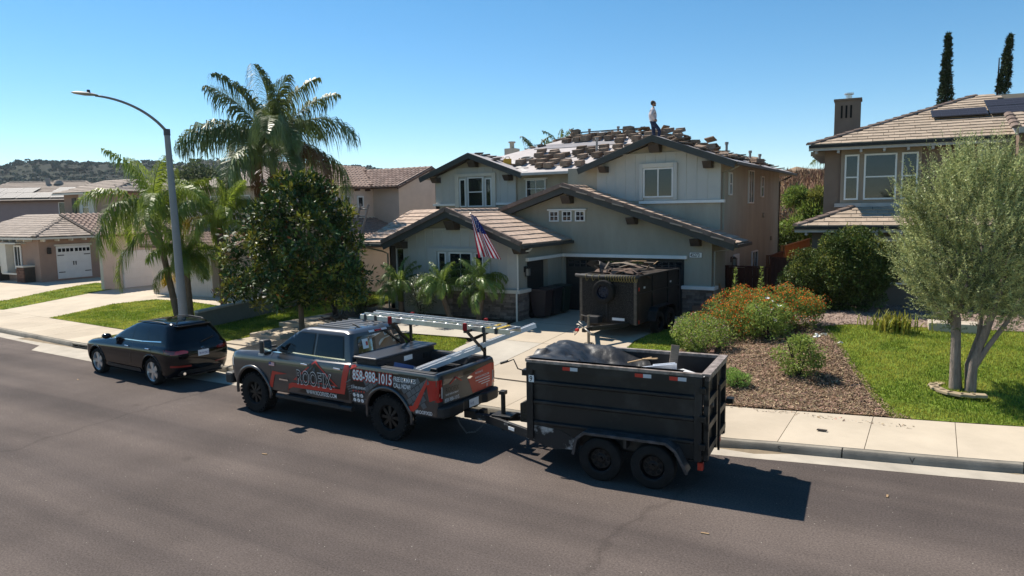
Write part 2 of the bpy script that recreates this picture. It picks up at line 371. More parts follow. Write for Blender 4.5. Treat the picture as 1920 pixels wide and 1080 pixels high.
LS = [(5.0, -6.8), (5.0, -4.2), (5.3, -2.4), (6.2, -2.3), (6.5, -5), (6.4, -7.5), (5.5, -8)]
MUL = [(6.05, kv(6)+2.34), (9, kv(9)+2.34), (10.5, kv(10.5)+2.34), (12.5, kv(12.5)+2.34), (12.05, -9.4), (11.69, -8.44), (11.1, -6.6), (10.56, -4.8), (9.85, -2.9), (9.0, -2.2), (6.3, -2.3), (6.5, -5), (6.4, -7.5), (5.55, -8.05)]
GRV = [(6.0, -2.2), (9.0, -2.15), (9.9, -2.85), (10.6, -2.4), (12.7, -2.05), (15, -1.65), (15, 3.3), (9.1, 2.7), (6.0, 1)]
for nm, P in (('lawn', L1), ('lawn', L2), ('lawn', L3), ('lawn', L4), ('lawn', LR), ('lawn', LS)): sheet(nm, P, GRASS, .012, .8)
sheet('mulch_bed', MUL, MULCH, .02, .8); sheet('gravel_bed', GRV, GRAVEL, .02, .8)
# neighbours' driveways to the left: one pale concrete court
sheet('neighbour_driveway', [(-60, kv(-60)+2.34), (-45, kv(-45)+2.34), (-30, kv(-30)+2.34), (-20, kv(-20)+2.34), (-19.9, -4.7), (-17, -4.65), (-13.5, -5.1), (-12.6, -5.0), (-13.2, -1), (-14, 4.5), (-36.3, 6), (-36.4, -2), (-60, -2)], SLABM[2], .005, 1.2)
sheet('planting_bed', [(-13.4, -5.1), (-12.2, -5.5), (-11.4, -6.2), (-11.1, -4.5), (-11.9, -.3), (-12.0, 2), (-14, 2), (-13.2, -1)], SOIL, .03, .7)
# grass blades (uncountable)
def blades(name, poly, n, h, mat, lean=.5, wd=.012):
    P = np.array(scatter(poly, n)); z = np.array([H(x, y)+.012 for x, y in P]); k = len(P)
    a = rng.uniform(0, 2*PI, k); l = rng.uniform(.1, lean, k)*h; hh = h*rng.uniform(.55, 1.25, k)
    B = np.stack([P[:, 0], P[:, 1], z], 1); S = np.stack([np.cos(a), np.sin(a), 0*a], 1)*wd; a2 = rng.uniform(0, 2*PI, k)
    T = B+np.stack([np.cos(a2)*l, np.sin(a2)*l, hh], 1)
    V = np.stack([B-S, B+S, T], 1)
    return obj(name, raw_mesh(name, V, 3, mat), kind='stuff')
BL = M('grass_blade', (.15, .25, .024), .6, var=.3, vs=.7, col2=(.28, .29, .05), thr=(.42, .68), island=.45, trans=.3, spec=.3)
blades('grass', LR, 75000, .06, BL, wd=.011); blades('grass', L1, 26000, .055, BL, wd=.012); blades('grass', L2, 30000, .06, BL, wd=.013)
blades('grass', L3, 30000, .05, BL, wd=.014); blades('grass', L4, 9000, .05, BL, wd=.016); blades('grass', LS, 6000, .05, BL)
# bark chips
def chips(name, poly, n, mat, sz, zoff=.03):
    P = np.array(scatter(poly, n)); k = len(P); z = np.array([H(x, y)+zoff for x, y in P])+rng.uniform(0, .02, k)
    a = rng.uniform(0, 2*PI, k); l = sz*rng.uniform(.4, 1.5, k); w_ = sz*.28*rng.uniform(.5, 1.3, k)
    C = np.stack([P[:, 0], P[:, 1], z], 1); t = rng.normal(0, .35, k)
    D = np.stack([np.cos(a), np.sin(a), t], 1)*l[:, None]; S = np.stack([-np.sin(a), np.cos(a), rng.normal(0, .3, k)], 1)*w_[:, None]
    V = np.stack([C-D-S, C+D-S*.6, C+D+S, C-D+S*.7], 1)
    return obj(name, raw_mesh(name, V, 4, mat), kind='stuff')
chips('bark_chips', MUL, 42000, M('bark_chip', (.27, .195, .125), .9, var=.4, vs=4, island=.75), .031)
SP = [(12.5, -9.3), (12.2, -9.1), (11.85, -8.4), (11.25, -6.6), (10.7, -4.8), (10.0, -2.9), (9.7, -2.9), (10.4, -4.8), (10.95, -6.6), (11.5, -8.44), (11.9, -9.2), (12.2, -9.35)]
chips('bark_chips', SP, 1500, MATS['bark_chip'], .03)
chips('bark_chips', [(6.2, -10.2), (12.4, -10.0), (12.5, -9.75), (9, -9.9), (6.1, -9.95)], 260, MATS['bark_chip'], .035, .0)
chips('gravel_stones', GRV, 9000, M('gravel_stone', (.30, .23, .19), .9, var=.3, vs=4, island=.5), .04)
# stamped letters on the kerb face
def text_mesh(txt, size, bold=0, cond=1., space=1.):
    cu = bpy.data.curves.new('t', 'FONT'); cu.body = txt; cu.size = size; cu.offset = bold*size; cu.space_character = space; cu.align_x = 'LEFT'; cu.resolution_u = 3
    ob = bpy.data.objects.new('t', cu); COL.objects.link(ob); dg = bpy.context.evaluated_depsgraph_get()
    me = bpy.data.meshes.new_from_object(ob.evaluated_get(dg)); bpy.data.objects.remove(ob); bpy.data.curves.remove(cu)
    for v in me.vertices: v.co.x *= cond
    return me
DARKM = M('stamp_dark', (.12, .11, .095), .95)
for ch, u in (('S', 10.35), ('V', 12.45)):
    me = text_mesh(ch, .14, .01); me.materials.append(DARKM)
    k = kv(u); sl_ = (kv(u+.1)-kv(u))/.1
    o = obj('stamped_letter', me, kb, Matrix.Translation((u, k+.0, .03)) @ Matrix.Rotation(math.atan(sl_), 4, 'Z') @ Matrix.Rotation(math.radians(90-14), 4, 'X'))
# ------------------------------------------------------------------ roofs
TILE_N = {}
def flat_tile_mb(w=.32, L=.45, t=.045):
    b = MB(); x = w/2-.004
    b.add([(-x, 0, 0), (x, 0, 0), (x, L, -.03), (-x, L, -.03), (-x, 0, t), (x, 0, t), (x, L, .012), (-x, L, .012)],
          [(0, 3, 2, 1), (4, 5, 6, 7), (0, 1, 5, 4), (1, 2, 6, 5), (2, 3, 7, 6), (3, 0, 4, 7)])
    return b
def barrel_tile_mb(w=.28, L=.42, h=.085, n=6):
    b = MB(); P = []
    for y, k in ((0, 1), (L, .86)):
        for i in range(n+1):
            a = PI*i/n; P.append((-w*.36*math.cos(a)*k, y, h*math.sin(a)*k+(.012 if y == 0 else -.01)))
        P.append((w*.36*k, y, -.02)); P.append((-w*.36*k, y, -.02))
    m = n+3
    b.add(P, [(i, i+1, m+i+1, m+i) for i in range(n)]+[tuple(range(m))])
    b.add([(w*.3, 0, .014), (w*.7, 0, .014), (w*.7, L, -.01), (w*.3, L, -.01)], [(0, 1, 2, 3)])
    return b
def tile_field(parent, O, e, s, poly, tw, ex, mat, maker=flat_tile_mb, maxn=300, name='roof_tile', jit=.012, stagger=True, near=None):
    O = Vector(O); e = Vector(e).normalized(); s = Vector(s).normalized(); n = e.cross(s)
    mb = maker(w=tw, L=ex+.07); me = mb.mesh('roof_tile', mat)
    as_ = [p[0] for p in poly]; bs_ = [p[1] for p in poly]; spots = []
    nb = int((max(bs_)-min(bs_))/ex)+1
    for j in range(nb):
        b0 = min(bs_)+j*ex; off = (tw/2 if (j % 2 and stagger) else 0)
        na = int((max(as_)-min(as_))/tw)+2
        for i in range(-1, na):
            a0 = min(as_)+off+(i+.5)*tw
            if inpoly(a0, b0+ex*.45, poly): spots.append((a0, b0))
    if near: spots.sort(key=near)
    key = (parent.name, name); used = TILE_N.get(key, 0); rest = MB()
    for q, (a0, b0) in enumerate(spots):
        R = Matrix((e, s, n)).transposed().to_4x4()
        jz = random.uniform(0, .006); m = Matrix.Translation(O+e*(a0+random.uniform(-jit, jit)*.5)+s*(b0+random.uniform(-jit, jit))+n*(.012+jz)) @ R @ Matrix.Rotation(random.uniform(-.008, .008), 4, 'Z') @ Matrix.Rotation(random.uniform(-.012, .012), 4, 'Y')
        if used < maxn:
            obj(name, me, parent, m); used += 1
        else: rest.add([m @ Vector(v) for v in mb.v], mb.f)
    TILE_N[key] = used
    if rest.v:
        o = rest.build(name.replace('tile', 'tiles')+'_beyond', mat, parent); o['kind'] = 'stuff'
def ridge_caps(parent, p, q, mat, ln=.4, w=.3, h=.10, name='ridge_tile'):
    p, q = Vector(p), Vector(q); d = q-p; n = max(1, int(d.length/ln)); l = d.length/n; d.normalize()
    x = d.cross(Vector((0, 0, 1))).normalized(); z = x.cross(d)
    b = MB(); k = 5; pts = []
    for y, sc in ((-.02, 1.), (l+.03, .86)):
        for i in range(k+1):
            a = PI*i/k; pts.append((-w*.5*math.cos(a)*sc, y, h*math.sin(a)*sc+(0.01 if y < 0 else -.012)))
    m = k+1; b.add(pts, [(i, i+1, m+i+1, m+i) for i in range(k)]+[tuple(range(m)), tuple(range(2*m-1, m-1, -1))])
    me = b.mesh(name, mat)
    R = Matrix((x, d, z)).transposed().to_4x4()
    for i in range(n): obj(name, me, parent, Matrix.Translation(p+d*(l*i)-z*.045) @ R @ Matrix.Rotation(random.uniform(-.02, .02), 4, 'Y'))
# ------------------------------------------------------------------ house fittings
WHITE = M('white_paint', (.74, .73, .70), .5, var=.05, vs=3)
CREAM = M('cream_trim', (.60, .56, .48), .6, var=.06, vs=3)
GLASS = glass_mat('window_glass', mixv=.55)
GLASSD = glass_mat('window_glass_dark', mixv=.15)
BLIND = M('blind_slat', (.24, .275, .28), .6, var=.05)
DARKIN = M('dark_room', (.012, .013, .014), .9)
def window(parent, x, y, z0, z1, w, face='front', rail='v', frame=.055, blinds=True, mat=None, sill=False, grid=None, depth=.07, label=None):
    """window lying on plane; 'front' faces -y at y; 'right' faces +x at x (x,y then swap). x = centre"""
    mat = mat or WHITE; b = MB(); h = z1-z0; hw = w/2
    b.box(-hw, hw, -depth, .0, 0, frame); b.box(-hw, hw, -depth, 0, h-frame, h); b.box(-hw, -hw+frame, -depth+.003, 0, frame, h-frame); b.box(hw-frame, hw, -depth+.003, 0, frame, h-frame)
    if rail == 'h': b.box(-hw+frame, hw-frame, -depth+.012, -.005, h/2-.022, h/2+.022)
    if rail == 'v': b.box(-.022, .022, -depth+.012, -.005, frame, h-frame)
    if grid:
        nx, nz = grid
        for i in range(1, nx): q = -hw+w*i/nx; b.box(q-.012, q+.012, -depth+.02, -.01, frame, h-frame)
        for i in range(1, nz): q = h*i/nz; b.box(-hw+frame, hw-frame, -depth+.023, -.013, q-.012, q+.012)
    m = Matrix.Translation((x, y, z0)) if face == 'front' else (Matrix.Translation((x, y, z0)) @ Matrix.Rotation(PI/2, 4, 'Z') if face == 'right' else Matrix.Translation((x, y, z0)) @ Matrix.Rotation(face, 4, 'Z'))
    o = b.build('window', mat, parent); o.matrix_local = m
    if label: o['label'] = label
    g = MB().box(-hw+frame*.6, hw-frame*.6, -depth*.5, -depth*.5+.006, frame*.6, h-frame*.6).build('pane', GLASS if blinds else GLASSD, o)
    if blinds:
        s = MB(); s.box(-hw+frame*.6, hw-frame*.6, -.012, -.004, frame*.6, h-frame*.6)
        n = int((h-.1)/.065)
        for i in range(n):
            zz = .06+i*(h-.1)/n; s.box(-hw+frame, hw-frame, -.024, -.015, zz, zz+.045)
        s.build('blind', BLIND, o)
    else: MB().box(-hw+frame*.6, hw-frame*.6, -.012, -.004, frame*.6, h-frame*.6).build('dark_backing', DARKIN, o)
    if sill: MB().box(-hw-.08, hw+.08, -depth-.05, 0.0, -.09, -.004).build('sill', mat, o)
    return o
def trim(parent, name, x0, x1, y0, y1, z0, z1, mat, bevel=.006): return MB().box(x0, x1, y0, y1, z0, z1).build(name, mat, parent, bevel=bevel)
def downspout(parent, pts, mat, r=.035, name='downspout'): return MB().tube(pts, r, 6).build(name, mat, parent, smooth=40)
def stones(parent, x0, x1, z0, z1, org, ux, un, mat, mats=None):
    """stacked ledge stones on a wall face: origin + ux*a, outward normal un"""
    O = Vector(org); ux = Vector(ux); un = Vector(un); z = z0; row = 0
    base = []
    for i in range(10):
        h = random.uniform(.06, .12); L = random.uniform(.16, .42); d = random.uniform(.03, .075); b = MB()
        jz = lambda: random.uniform(-.008, .008)
        P = [(0, 0, 0), (L, 0, 0), (L, .05, 0), (0, .05, 0), (0, 0, h), (L, 0, h), (L, .05, h), (0, .05, h)]
        P = [(p[0]+jz(), (p[1] if p[1] > .04 else -d+jz()), p[2]+jz()*.6) for p in P]
        b.add(P, [(0, 3, 2, 1), (4, 5, 6, 7), (0, 1, 5, 4), (1, 2, 6, 5), (2, 3, 7, 6), (3, 0, 4, 7)]); base.append((b.mesh('stone', mat), L, h))
    R = Matrix((ux, -un, Vector((0, 0, 1)))).transposed().to_4x4()
    while z < z1-.02:
        rh = random.choice((.075, .09, .11)); a = x0-random.uniform(0, .1)
        while a < x1-.02:
            me, L, h = random.choice(base); L2 = min(L*random.uniform(.8, 1.2), x1-max(a, x0)); aa = max(a, x0)
            if L2 > .03:
                obj('stone', me, parent, Matrix.Translation(O+ux*aa+Vector((0, 0, z))) @ R @ Matrix.Diagonal((L2/L*.985, 1, min(rh, z1-z)/h*.96, 1)))
            a = aa+L2
        z += rh
# ------------------------------------------------------------------ the main house
SAGE = M('stucco_sage', (.325, .305, .245), .9, var=.12, vs=1.6, bump=.3, bs=45, stretch=(1, 1, .3))
TAN = M('stucco_tan', (.385, .35, .28), .9, var=.13, vs=1.6, bump=.3, bs=45, stretch=(1, 1, .3))
BOARD = M('board_siding', (.47, .465, .43), .7, var=.05, vs=1.5)
BATT = M('batten_paint', (.49, .485, .45), .7, var=.05, vs=1.5)
FASC = M('fascia_charcoal', (.045, .047, .042), .6, var=.15, vs=4)
SOFF = M('soffit', (.09, .085, .07), .8, var=.1)
TILE = M('roof_tile_tan', (.45, .34, .265), .9, var=.18, vs=9, rnd=.13, bump=.3, bs=30)
RTILE = M('ridge_tile_brown', (.20, .15, .125), .9, var=.2, vs=9, rnd=.18, bump=.3, bs=30)
DTILE = M('stacked_tile', (.22, .165, .125), .9, var=.25, vs=9, rnd=.3, bump=.3, bs=30, island=0)
UNDER = M('roof_underlay', (.41, .375, .365), .75, var=.10, vs=2.2, bump=.6, bs=5)
FELT = M('roof_felt_dark', (.10, .09, .085), .9, var=.3, vs=3)
STONE = M('ledge_stone', (.165, .135, .115), .9, var=.25, vs=6, rnd=.38, bump=.5, bs=25)
BROWN = M('timber_brown', (.055, .042, .033), .65, var=.2, vs=5)
GDOOR = M('garage_door_dark', (.028, .026, .023), .5, var=.12, vs=3)
ALU = M('aluminium', (.62, .62, .61), .35, .85, var=.08, vs=5)
BLK = M('black_metal', (.012, .012, .012), .45, .3)
hs_ = thing('two_storey_house', 'sage and tan two storey house with half stripped roof and stone base, behind the driveway', 'house', (0, 0, 0))
Hh = hs_
def wall(poly, axis, a, b_, mat, name='wall'): return MB().prism(poly, axis, a, b_).build(name, mat, Hh)
# garage block
wall([(-2.5, 3.3), (-.09, 3.3), (-.09, .3), (0, .3), (0, 2.6), (4.88, 2.6), (4.88, .3), (5.87, .3), (5.87, 3.42), (.28, 5.16), (-2.5, 4.28)], 'y', 0, .28, SAGE)
wall([(.28, .3), (1.9, .3), (1.9, 3.4), (.28, 3.4)], 'x', 5.60, 5.868, SAGE)
# main block
wall([(1.65, .3), (13.1, .3), (13.1, 6.15), (1.65, 6.15)], 'x', 5.44, 5.72, TAN)
wall([(-.6, 3.2), (5.44, 3.2), (5.44, 6.2), (3.25, 7.0), (.62, 6.15), (-.6, 6.15)], 'y', 1.65, 1.9, TAN)
wall([(-8.48, 3.2), (-3.9, 3.2), (-3.9, 6.15), (-6.1, 6.95), (-8.48, 6.12)], 'y', 3.0, 3.2, TAN)
wall([(-3.92, 3.2), (-.5, 3.2), (-.5, 6.15), (-3.92, 6.15)], 'y', 3.1, 3.3, TAN)
wall([(3.0, .3), (13.1, .3), (13.1, 6.15), (3.0, 6.15)], 'x', -8.5, -8.25, TAN)
wall([(-8.5, .3), (5.44, .3), (5.44, 6.15), (-8.5, 6.15)], 'y', 12.9, 13.1, TAN)
wall([(1.9, 3.2), (3.3, 3.2), (3.3, 6.15), (1.9, 6.15)], 'x', -.6, -.4, TAN)
# wing
wall([(-5.28, .3), (-.1, .3), (-.1, 3.42), (-2.74, 4.42), (-5.28, 3.46)], 'y', -3.5, -3.28, SAGE)
wall([(-6.4, .3), (-5.28, .3), (-5.28, 3.46), (-6.4, 3.4)], 'y', -3.0, -2.8, SAGE)
wall([(-3.0, .3), (3.0, .3), (3.0, 3.4), (-3.0, 3.4)], 'x', -6.42, -6.2, SAGE)
wall([(-3.28, .3), (-2.8, .3), (-2.8, 2.6), (-1.15, 2.6), (-1.15, .3), (0, .3), (0, 3.42), (-3.28, 3.42)], 'x', -.35, -.1, SAGE)
# siding boards (wing front, two upper gables), each with its battens
def siding(poly, y, xs, name='siding', zcap=None, proud=.02):
    MB().prism(poly, 'y', y-proud, y).build(name, BOARD, Hh)
    for x in xs:
        zs = [q for q in edges_at(poly, x)]
        if len(zs) < 2: continue
        z0, z1 = min(zs), max(zs)
        if zcap and zcap[0] < x < zcap[1]:
            MB().box(x-.02, x+.02, y-proud-.018, y-proud, zcap[3]+.1, z1-.01).build('batten', BATT, Hh)
            if zcap[2] > z0: MB().box(x-.02, x+.02, y-proud-.018, y-proud, z0, zcap[2]-.1).build('batten', BATT, Hh)
        else: MB().box(x-.02, x+.02, y-proud-.018, y-proud, z0, z1-.01).build('batten', BATT, Hh)
def edges_at(poly, x):
    r = []; n = len(poly)
    for i in range(n):
        (x0, z0), (x1, z1) = poly[i], poly[(i+1) % n]
        if (x0 <= x < x1) or (x1 <= x < x0): r.append(z0+(z1-z0)*(x-x0)/(x1-x0))
    return r
siding([(-5.27, 1.64), (-.11, 1.64), (-.11, 3.40), (-1.2, 3.80), (-4.3, 3.80), (-5.27, 3.44)], -3.5, [-5.0+.41*i for i in range(12)], zcap=(-4.1, -1.1, .5, 3.05))
trim(Hh, 'belt_board', -4.35, -1.15, -3.54, -3.5, 3.80, 3.84, BATT)
siding([(.72, 4.76), (5.72, 4.76), (5.72, 6.16), (4.5, 6.57), (1.9, 6.57), (.72, 6.18)], 1.65, [1.12+.41*i for i in range(11)], zcap=(2.5, 4.0, 4.79, 6.12))
trim(Hh, 'belt_board', 1.85, 4.55, 1.608, 1.65, 6.57, 6.61, BATT)
siding([(-8.46, 4.84), (-3.92, 4.84), (-3.92, 6.12), (-5.0, 6.50), (-7.2, 6.50), (-8.46, 6.1)], 3.0, [-8.05+.41*i for i in range(10)], zcap=(-7.3, -4.95, 4.85, 6.1))
# white belts under the sidings
trim(Hh, 'belt_trim', 2.55, 5.88, 1.54, 1.63, 4.64, 4.75, WHITE); trim(Hh, 'belt_trim', 5.722, 5.88, 1.632, 1.75, 4.64, 4.75, WHITE)
trim(Hh, 'belt_trim', -8.6, -7.15, 2.9, 2.99, 4.72, 4.83, WHITE); trim(Hh, 'belt_trim', -4.95, -3.88, 2.9, 2.99, 4.72, 4.83, WHITE)
# stone base with white cap
STB = M('stone_backing', (.07, .06, .05), .95)
MB().box(-3.2, -.08, -3.535, -3.502, .3, 1.5).build('stone_backing', STB, Hh)
stones(Hh, -3.2, -.05, .38, 1.5, (0, -3.535, 0), (1, 0, 0), (0, -1, 0), STONE)
MB().box(-.098, -.07, -3.5, -2.8, .3, 1.5).build('stone_backing', STB, Hh)
stones(Hh, 0, .72, .38, 1.5, (-.07, -3.53, 0), (0, 1, 0), (1, 0, 0), STONE)
MB().box(4.86, 5.9, -.04, -.002, .3, 1.52).build('stone_backing', STB, Hh)
stones(Hh, 4.84, 5.92, .40, 1.52, (0, -.04, 0), (1, 0, 0), (0, -1, 0), STONE)
stones(Hh, 0, .35, .40, 1.52, (5.87, -.02, 0), (0, 1, 0), (1, 0, 0), STONE)
trim(Hh, 'stone_cap', -3.3, .06, -3.66, -3.502, 1.51, 1.635, CREAM); trim(Hh, 'stone_cap', -.098, .06, -3.5, -2.78, 1.51, 1.635, CREAM)
trim(Hh, 'stone_cap', 4.82, 6.02, -.16, -.002, 1.53, 1.65, WHITE); trim(Hh, 'stone_cap', 5.872, 6.02, 0, .4, 1.53, 1.65, WHITE)
# garage doors
gd = MB().box(-.02, 4.9, .2, .26, .45, 2.62).build('garage_door', GDOOR, Hh)
for r in range(4):
    for c in range(4):
        z0 = .53+r*.52
        if r == 3:
            f = MB(); X0, X1 = .12+c*1.2, 1.14+c*1.2
            f.box(X0, X1, .17, .198, z0+.08, z0+.12); f.box(X0, X1, .17, .198, z0+.38, z0+.42)
            for q in range(5): xx = X0+(X1-X0)*q/4; f.box(xx-.018, xx+.018, .172, .198, z0+.12, z0+.38)
            f.box(X0, X1, .173, .197, z0+.24, z0+.26)
            w_ = f.build('door_window', GDOOR, gd)
            MB().box(X0+.01, X1-.01, .188, .196, z0+.1, z0+.4).build('pane', GLASSD, gd)
        else: MB().box(.1+c*1.2, 1.16+c*1.2, .185, .2, z0+.03, z0+.47).build('door_panel', GDOOR, gd, bevel=.01)
trim(Hh, 'door_header', -.02, 5.0, -.12, -.002, 2.62, 2.74, WHITE)
sdr = MB().box(-.34, -.30, -2.78, -1.17, .4, 2.58).build('garage_door', GDOOR, Hh, label='single dark garage door in the side of the front wing')
for r in range(6): MB().box(-.30, -.288, -2.75, -1.2, .5+r*.34, .8+r*.34).build('door_panel', GDOOR, sdr, bevel=.01)
trim(Hh, 'door_header', -.098, .02, -2.9, -.12, 2.62, 2.74, WHITE)
# windows
window(Hh, -2.52, -3.52, 1.66, 2.95, 1.05, rail=None, grid=(2, 2)); window(Hh, -3.36, -3.52, 1.66, 2.95, .38, rail=None); window(Hh, -1.68, -3.52, 1.66, 2.95, .38, rail=None)
trim(Hh, 'window_surround', -4.02, -3.6, -3.6, -3.522, 1.64, 3.1, BATT); trim(Hh, 'window_surround', -1.44, -1.2, -3.6, -3.522, 1.64, 3.1, BATT); trim(Hh, 'window_surround', -3.6, -1.44, -3.62, -3.522, 2.965, 3.1, BATT)
trim(Hh, 'window_surround', -3.16, -3.06, -3.6, -3.522, 1.64, 2.96, BATT); trim(Hh, 'window_surround', -1.98, -1.88, -3.6, -3.522, 1.64, 2.96, BATT)
window(Hh, -5.72, -3.0, 2.0, 3.05, .62, rail=None, sill=True)
for x in (-6.14, -5.34):
    sh = MB(); sh.box(x-.13, x+.13, -3.06, -3.0, 1.98, 3.12)
    for i in range(9): sh.box(x-.1, x+.1, -3.075, -3.06, 2.05+i*.115, 2.12+i*.115)
    sh.build('shutter', BROWN, Hh)
for x in (-.4, .17, .74): window(Hh, x, -.0, 4.0, 4.42, .42, rail=None, grid=(2, 2), blinds=False, frame=.045)
trim(Hh, 'window_head', -.68, 1.02, -.1, -.002, 4.43, 4.49, WHITE)
window(Hh, 3.32, 1.63, 4.88, 6.02, 1.2, rail='v')
trim(Hh, 'window_surround', 2.56, 2.71, 1.53, 1.628, 4.78, 6.2, BATT); trim(Hh, 'window_surround', 3.93, 4.08, 1.53, 1.628, 4.78, 6.2, BATT); trim(Hh, 'window_surround', 2.71, 3.93, 1.52, 1.628, 6.03, 6.2, CREAM)
window(Hh, -6.1, 2.98, 4.66, 6.05, .88, rail='h', grid=None); window(Hh, -6.83, 2.98, 4.66, 5.98, .36, rail=None); window(Hh, -5.37, 2.98, 4.66, 5.98, .36, rail=None)
trim(Hh, 'window_surround', -7.25, -7.03, 2.88, 2.978, 4.64, 6.22, CREAM); trim(Hh, 'window_surround', -5.17, -4.96, 2.88, 2.978, 4.64, 6.22, CREAM); trim(Hh, 'window_surround', -7.03, -5.17, 2.87, 2.978, 6.08, 6.22, CREAM)
trim(Hh, 'window_surround', -6.64, -6.56, 2.89, 2.978, 4.64, 6.07, BATT); trim(Hh, 'window_surround', -5.64, -5.56, 2.89, 2.978, 4.64, 6.07, BATT)
window(Hh, -2.9, 3.08, 5.0, 5.84, 1.02, rail=None, grid=(2, 2)); trim(Hh, 'window_head', -3.5, -2.3, 3.0, 3.09, 5.85, 5.9, WHITE)
window(Hh, -.55, 3.09, 5.1, 5.92, .5, rail=None); trim(Hh, 'window_surround', -1.0, -.82, 3.0, 3.09, 5.5, 5.92, BROWN)
for v, z0, z1, w_, rl in ((3.0, 4.92, 5.80, .42, 'h'), (6.6, 4.6, 6.02, .95, 'v'), (8.9, 4.88, 5.84, .55, 'h'), (7.6, .95, 2.5, 1.1, 'v')):
    window(Hh, 5.72, v, z0, z1, w_, face='right', rail=rl, blinds=False)
# side door with lamp
trim(Hh, 'side_door', 5.722, 5.77, 3.75, 4.65, .5, 2.55, WHITE)
def lantern(x, y, z, rz=0):
    b = MB(); m = Matrix.Translation((x, y, z)) @ Matrix.Rotation(rz, 4, 'Z')
    b.box(-.06, .06, -.02, 0, -.02, .2, m); b.bar(m @ Vector((0, 0, .18)), m @ Vector((0, -.16, .2)), .02, .02)
    for sx in (-1, 1):
        for sy in (-1, 1): b.box(sx*.07-.008, sx*.07+.008, -.15+sy*.07-.008, -.15+sy*.07+.008, -.14, .12, m)
    b.box(-.085, .085, -.235, -.065, .12, .14, m); b.box(-.05, .05, -.2, -.1, .14, .18, m); b.box(-.085, .085, -.235, -.065, -.16, -.14, m)
    o = b.build('wall_lamp', BLK, Hh); MB().box(-.055, .055, -.205, -.095, -.135, .118, m).build('lamp_glass', M('lamp_glass', (.3, .29, .26), .2, var=.02), o)
lantern(-.1, -2.98, 2.25, PI/2); lantern(5.72, 3.4, 2.3, PI/2)
for v_, z_ in ((9.3, 4.05), (11.2, 2.9)): MB().box(5.722, 5.81, v_-.1, v_+.1, z_-.1, z_+.12).build('wall_vent', TAN, Hh, bevel=.03)
MB().box(5.722, 5.77, 2.0, 2.4, 1.0, 1.75).build('meter_box', SAGE, Hh, bevel=.01); MB().tube([(5.75, 2.2, 1.75), (5.75, 2.2, 3.0)], .02, 6).build('conduit', SAGE, Hh)
# number plaque
pl = MB().box(5.08, 5.52, -.025, -.002, 2.68, 2.86).build('number_plaque', WHITE, Hh)
me = text_mesh('45273', .19, .012, .72, 1.0); me.materials.append(BLK); obj('house_number', me, pl, Matrix.Translation((5.105, -.028, 2.705)) @ Matrix.Rotation(PI/2, 4, 'X'))
MB().box(5.07, 5.53, -.021, -.003, 2.67, 2.87).build('plaque_rim', BLK, pl)
# ---- roofs of the wing and the garage (tiled)
PW = .385; cw = math.sqrt(1+PW*PW)
def roofplane(quad, th=.13, mat=FASC, name='roof_deck'): return MB().slab(quad, th).build(name, mat, Hh)
zr = 4.47; roofplane([(-2.74, -4.05, zr), (.36, -4.05, zr-3.1*PW), (.36, -.0, zr-3.1*PW), (-2.74, 0, zr)], .1, SOFF)
roofplane([(-2.74, -4.05, zr), (-5.84, -4.05, zr-3.1*PW), (-5.84, -3.9, zr-3.1*PW), (-2.74, -.9, zr)], .1, SOFF)
roofplane([(-6.9, -4.0, zr-1.193), (-5.6, -4.0, zr-1.193), (-2.74, -.9, zr), (-6.9, -.9, zr)], .1, SOFF)
roofplane([(-6.9, -.9, zr), (-2.74, -.9, zr), (-2.74, 2.95, zr-.1), (-6.9, 2.95, zr-.1)], .1, SOFF)
TW, EX = .33, .385
tile_field(Hh, (-2.74, -4.02, zr+.0), (0, 1, 0), (-1/cw, 0, PW/cw), [(0, -3.1*cw-.03), (4.0, -3.1*cw-.03), (4.0, -.08), (0, -.08)], TW, EX, TILE)
tile_field(Hh, (-6.88, -4.0, zr-1.193), (1, 0, 0), (0, 1/cw, PW/cw), [(0, -.03), (1.15, -.03), (4.1, 3.3), (0, 3.3)], TW, EX, TILE)
# garage roof
PG = .327; cg = math.sqrt(1+PG*PG); zg = 5.33
roofplane([(.28, -.55, zg), (6.78, -.55, zg-6.5*PG), (6.78, 1.64, zg-6.5*PG), (.28, 1.64, zg)], .1, SOFF)
roofplane([(.28, -.55, zg), (-2.56, -.55, zg-2.84*PG), (-2.56, 3.0, zg-2.84*PG), (.28, 3.0, zg)], .1, SOFF)
tile_field(Hh, (.28, -.53, zg), (0, 1, 0), (-1/cg, 0, PG/cg), [(0, -6.5*cg-.03), (2.14, -6.5*cg-.03), (2.14, -.05), (0, -.05)], TW, EX, TILE)
ridge_caps(Hh, (-2.74, -4.05, zr+.06), (-2.74, -.3, zr+.06), TILE); ridge_caps(Hh, (.28, -.6, zg+.06), (.28, 1.62, zg+.06), TILE)
ridge_caps(Hh, (-6.9, -4.0, zr-1.16), (-6.9, -.9, zr+.04), TILE)
# rake boards: dark fascia and brown rake tiles
def rake(p, q, fm=FASC, tiles=True, dep=.26, out=.05):
    p, q = Vector(p), Vector(q); dz = Vector((0, 0, -dep/2-.02))
    sy = Vector((0, .004 if q.x > p.x else 0, 0)); MB().bar(p+dz+sy-(q-p).normalized()*.05, q+dz+sy, out, dep, up=(0, 0, 1)).build('fascia', fm, Hh, bevel=.008)
    if tiles:
        n = max(1, int((q-p).length/.41)); d = (q-p)/n
        for i in range(n):
            a = p+d*i+Vector((0, -.02, .03)); b_ = p+d*(i+1.03)+Vector((0, -.02, .03))
            MB().bar(a+Vector((0, 0, random.uniform(-.006, .006))), b_, .14, .15).build('rake_tile', RTILE, Hh)
rake((-2.74, -4.08, zr+.06), (.4, -4.08, zr-3.1*PW+.02)); rake((-2.74, -4.08, zr+.06), (-5.84, -4.08, zr-3.1*PW+.02))
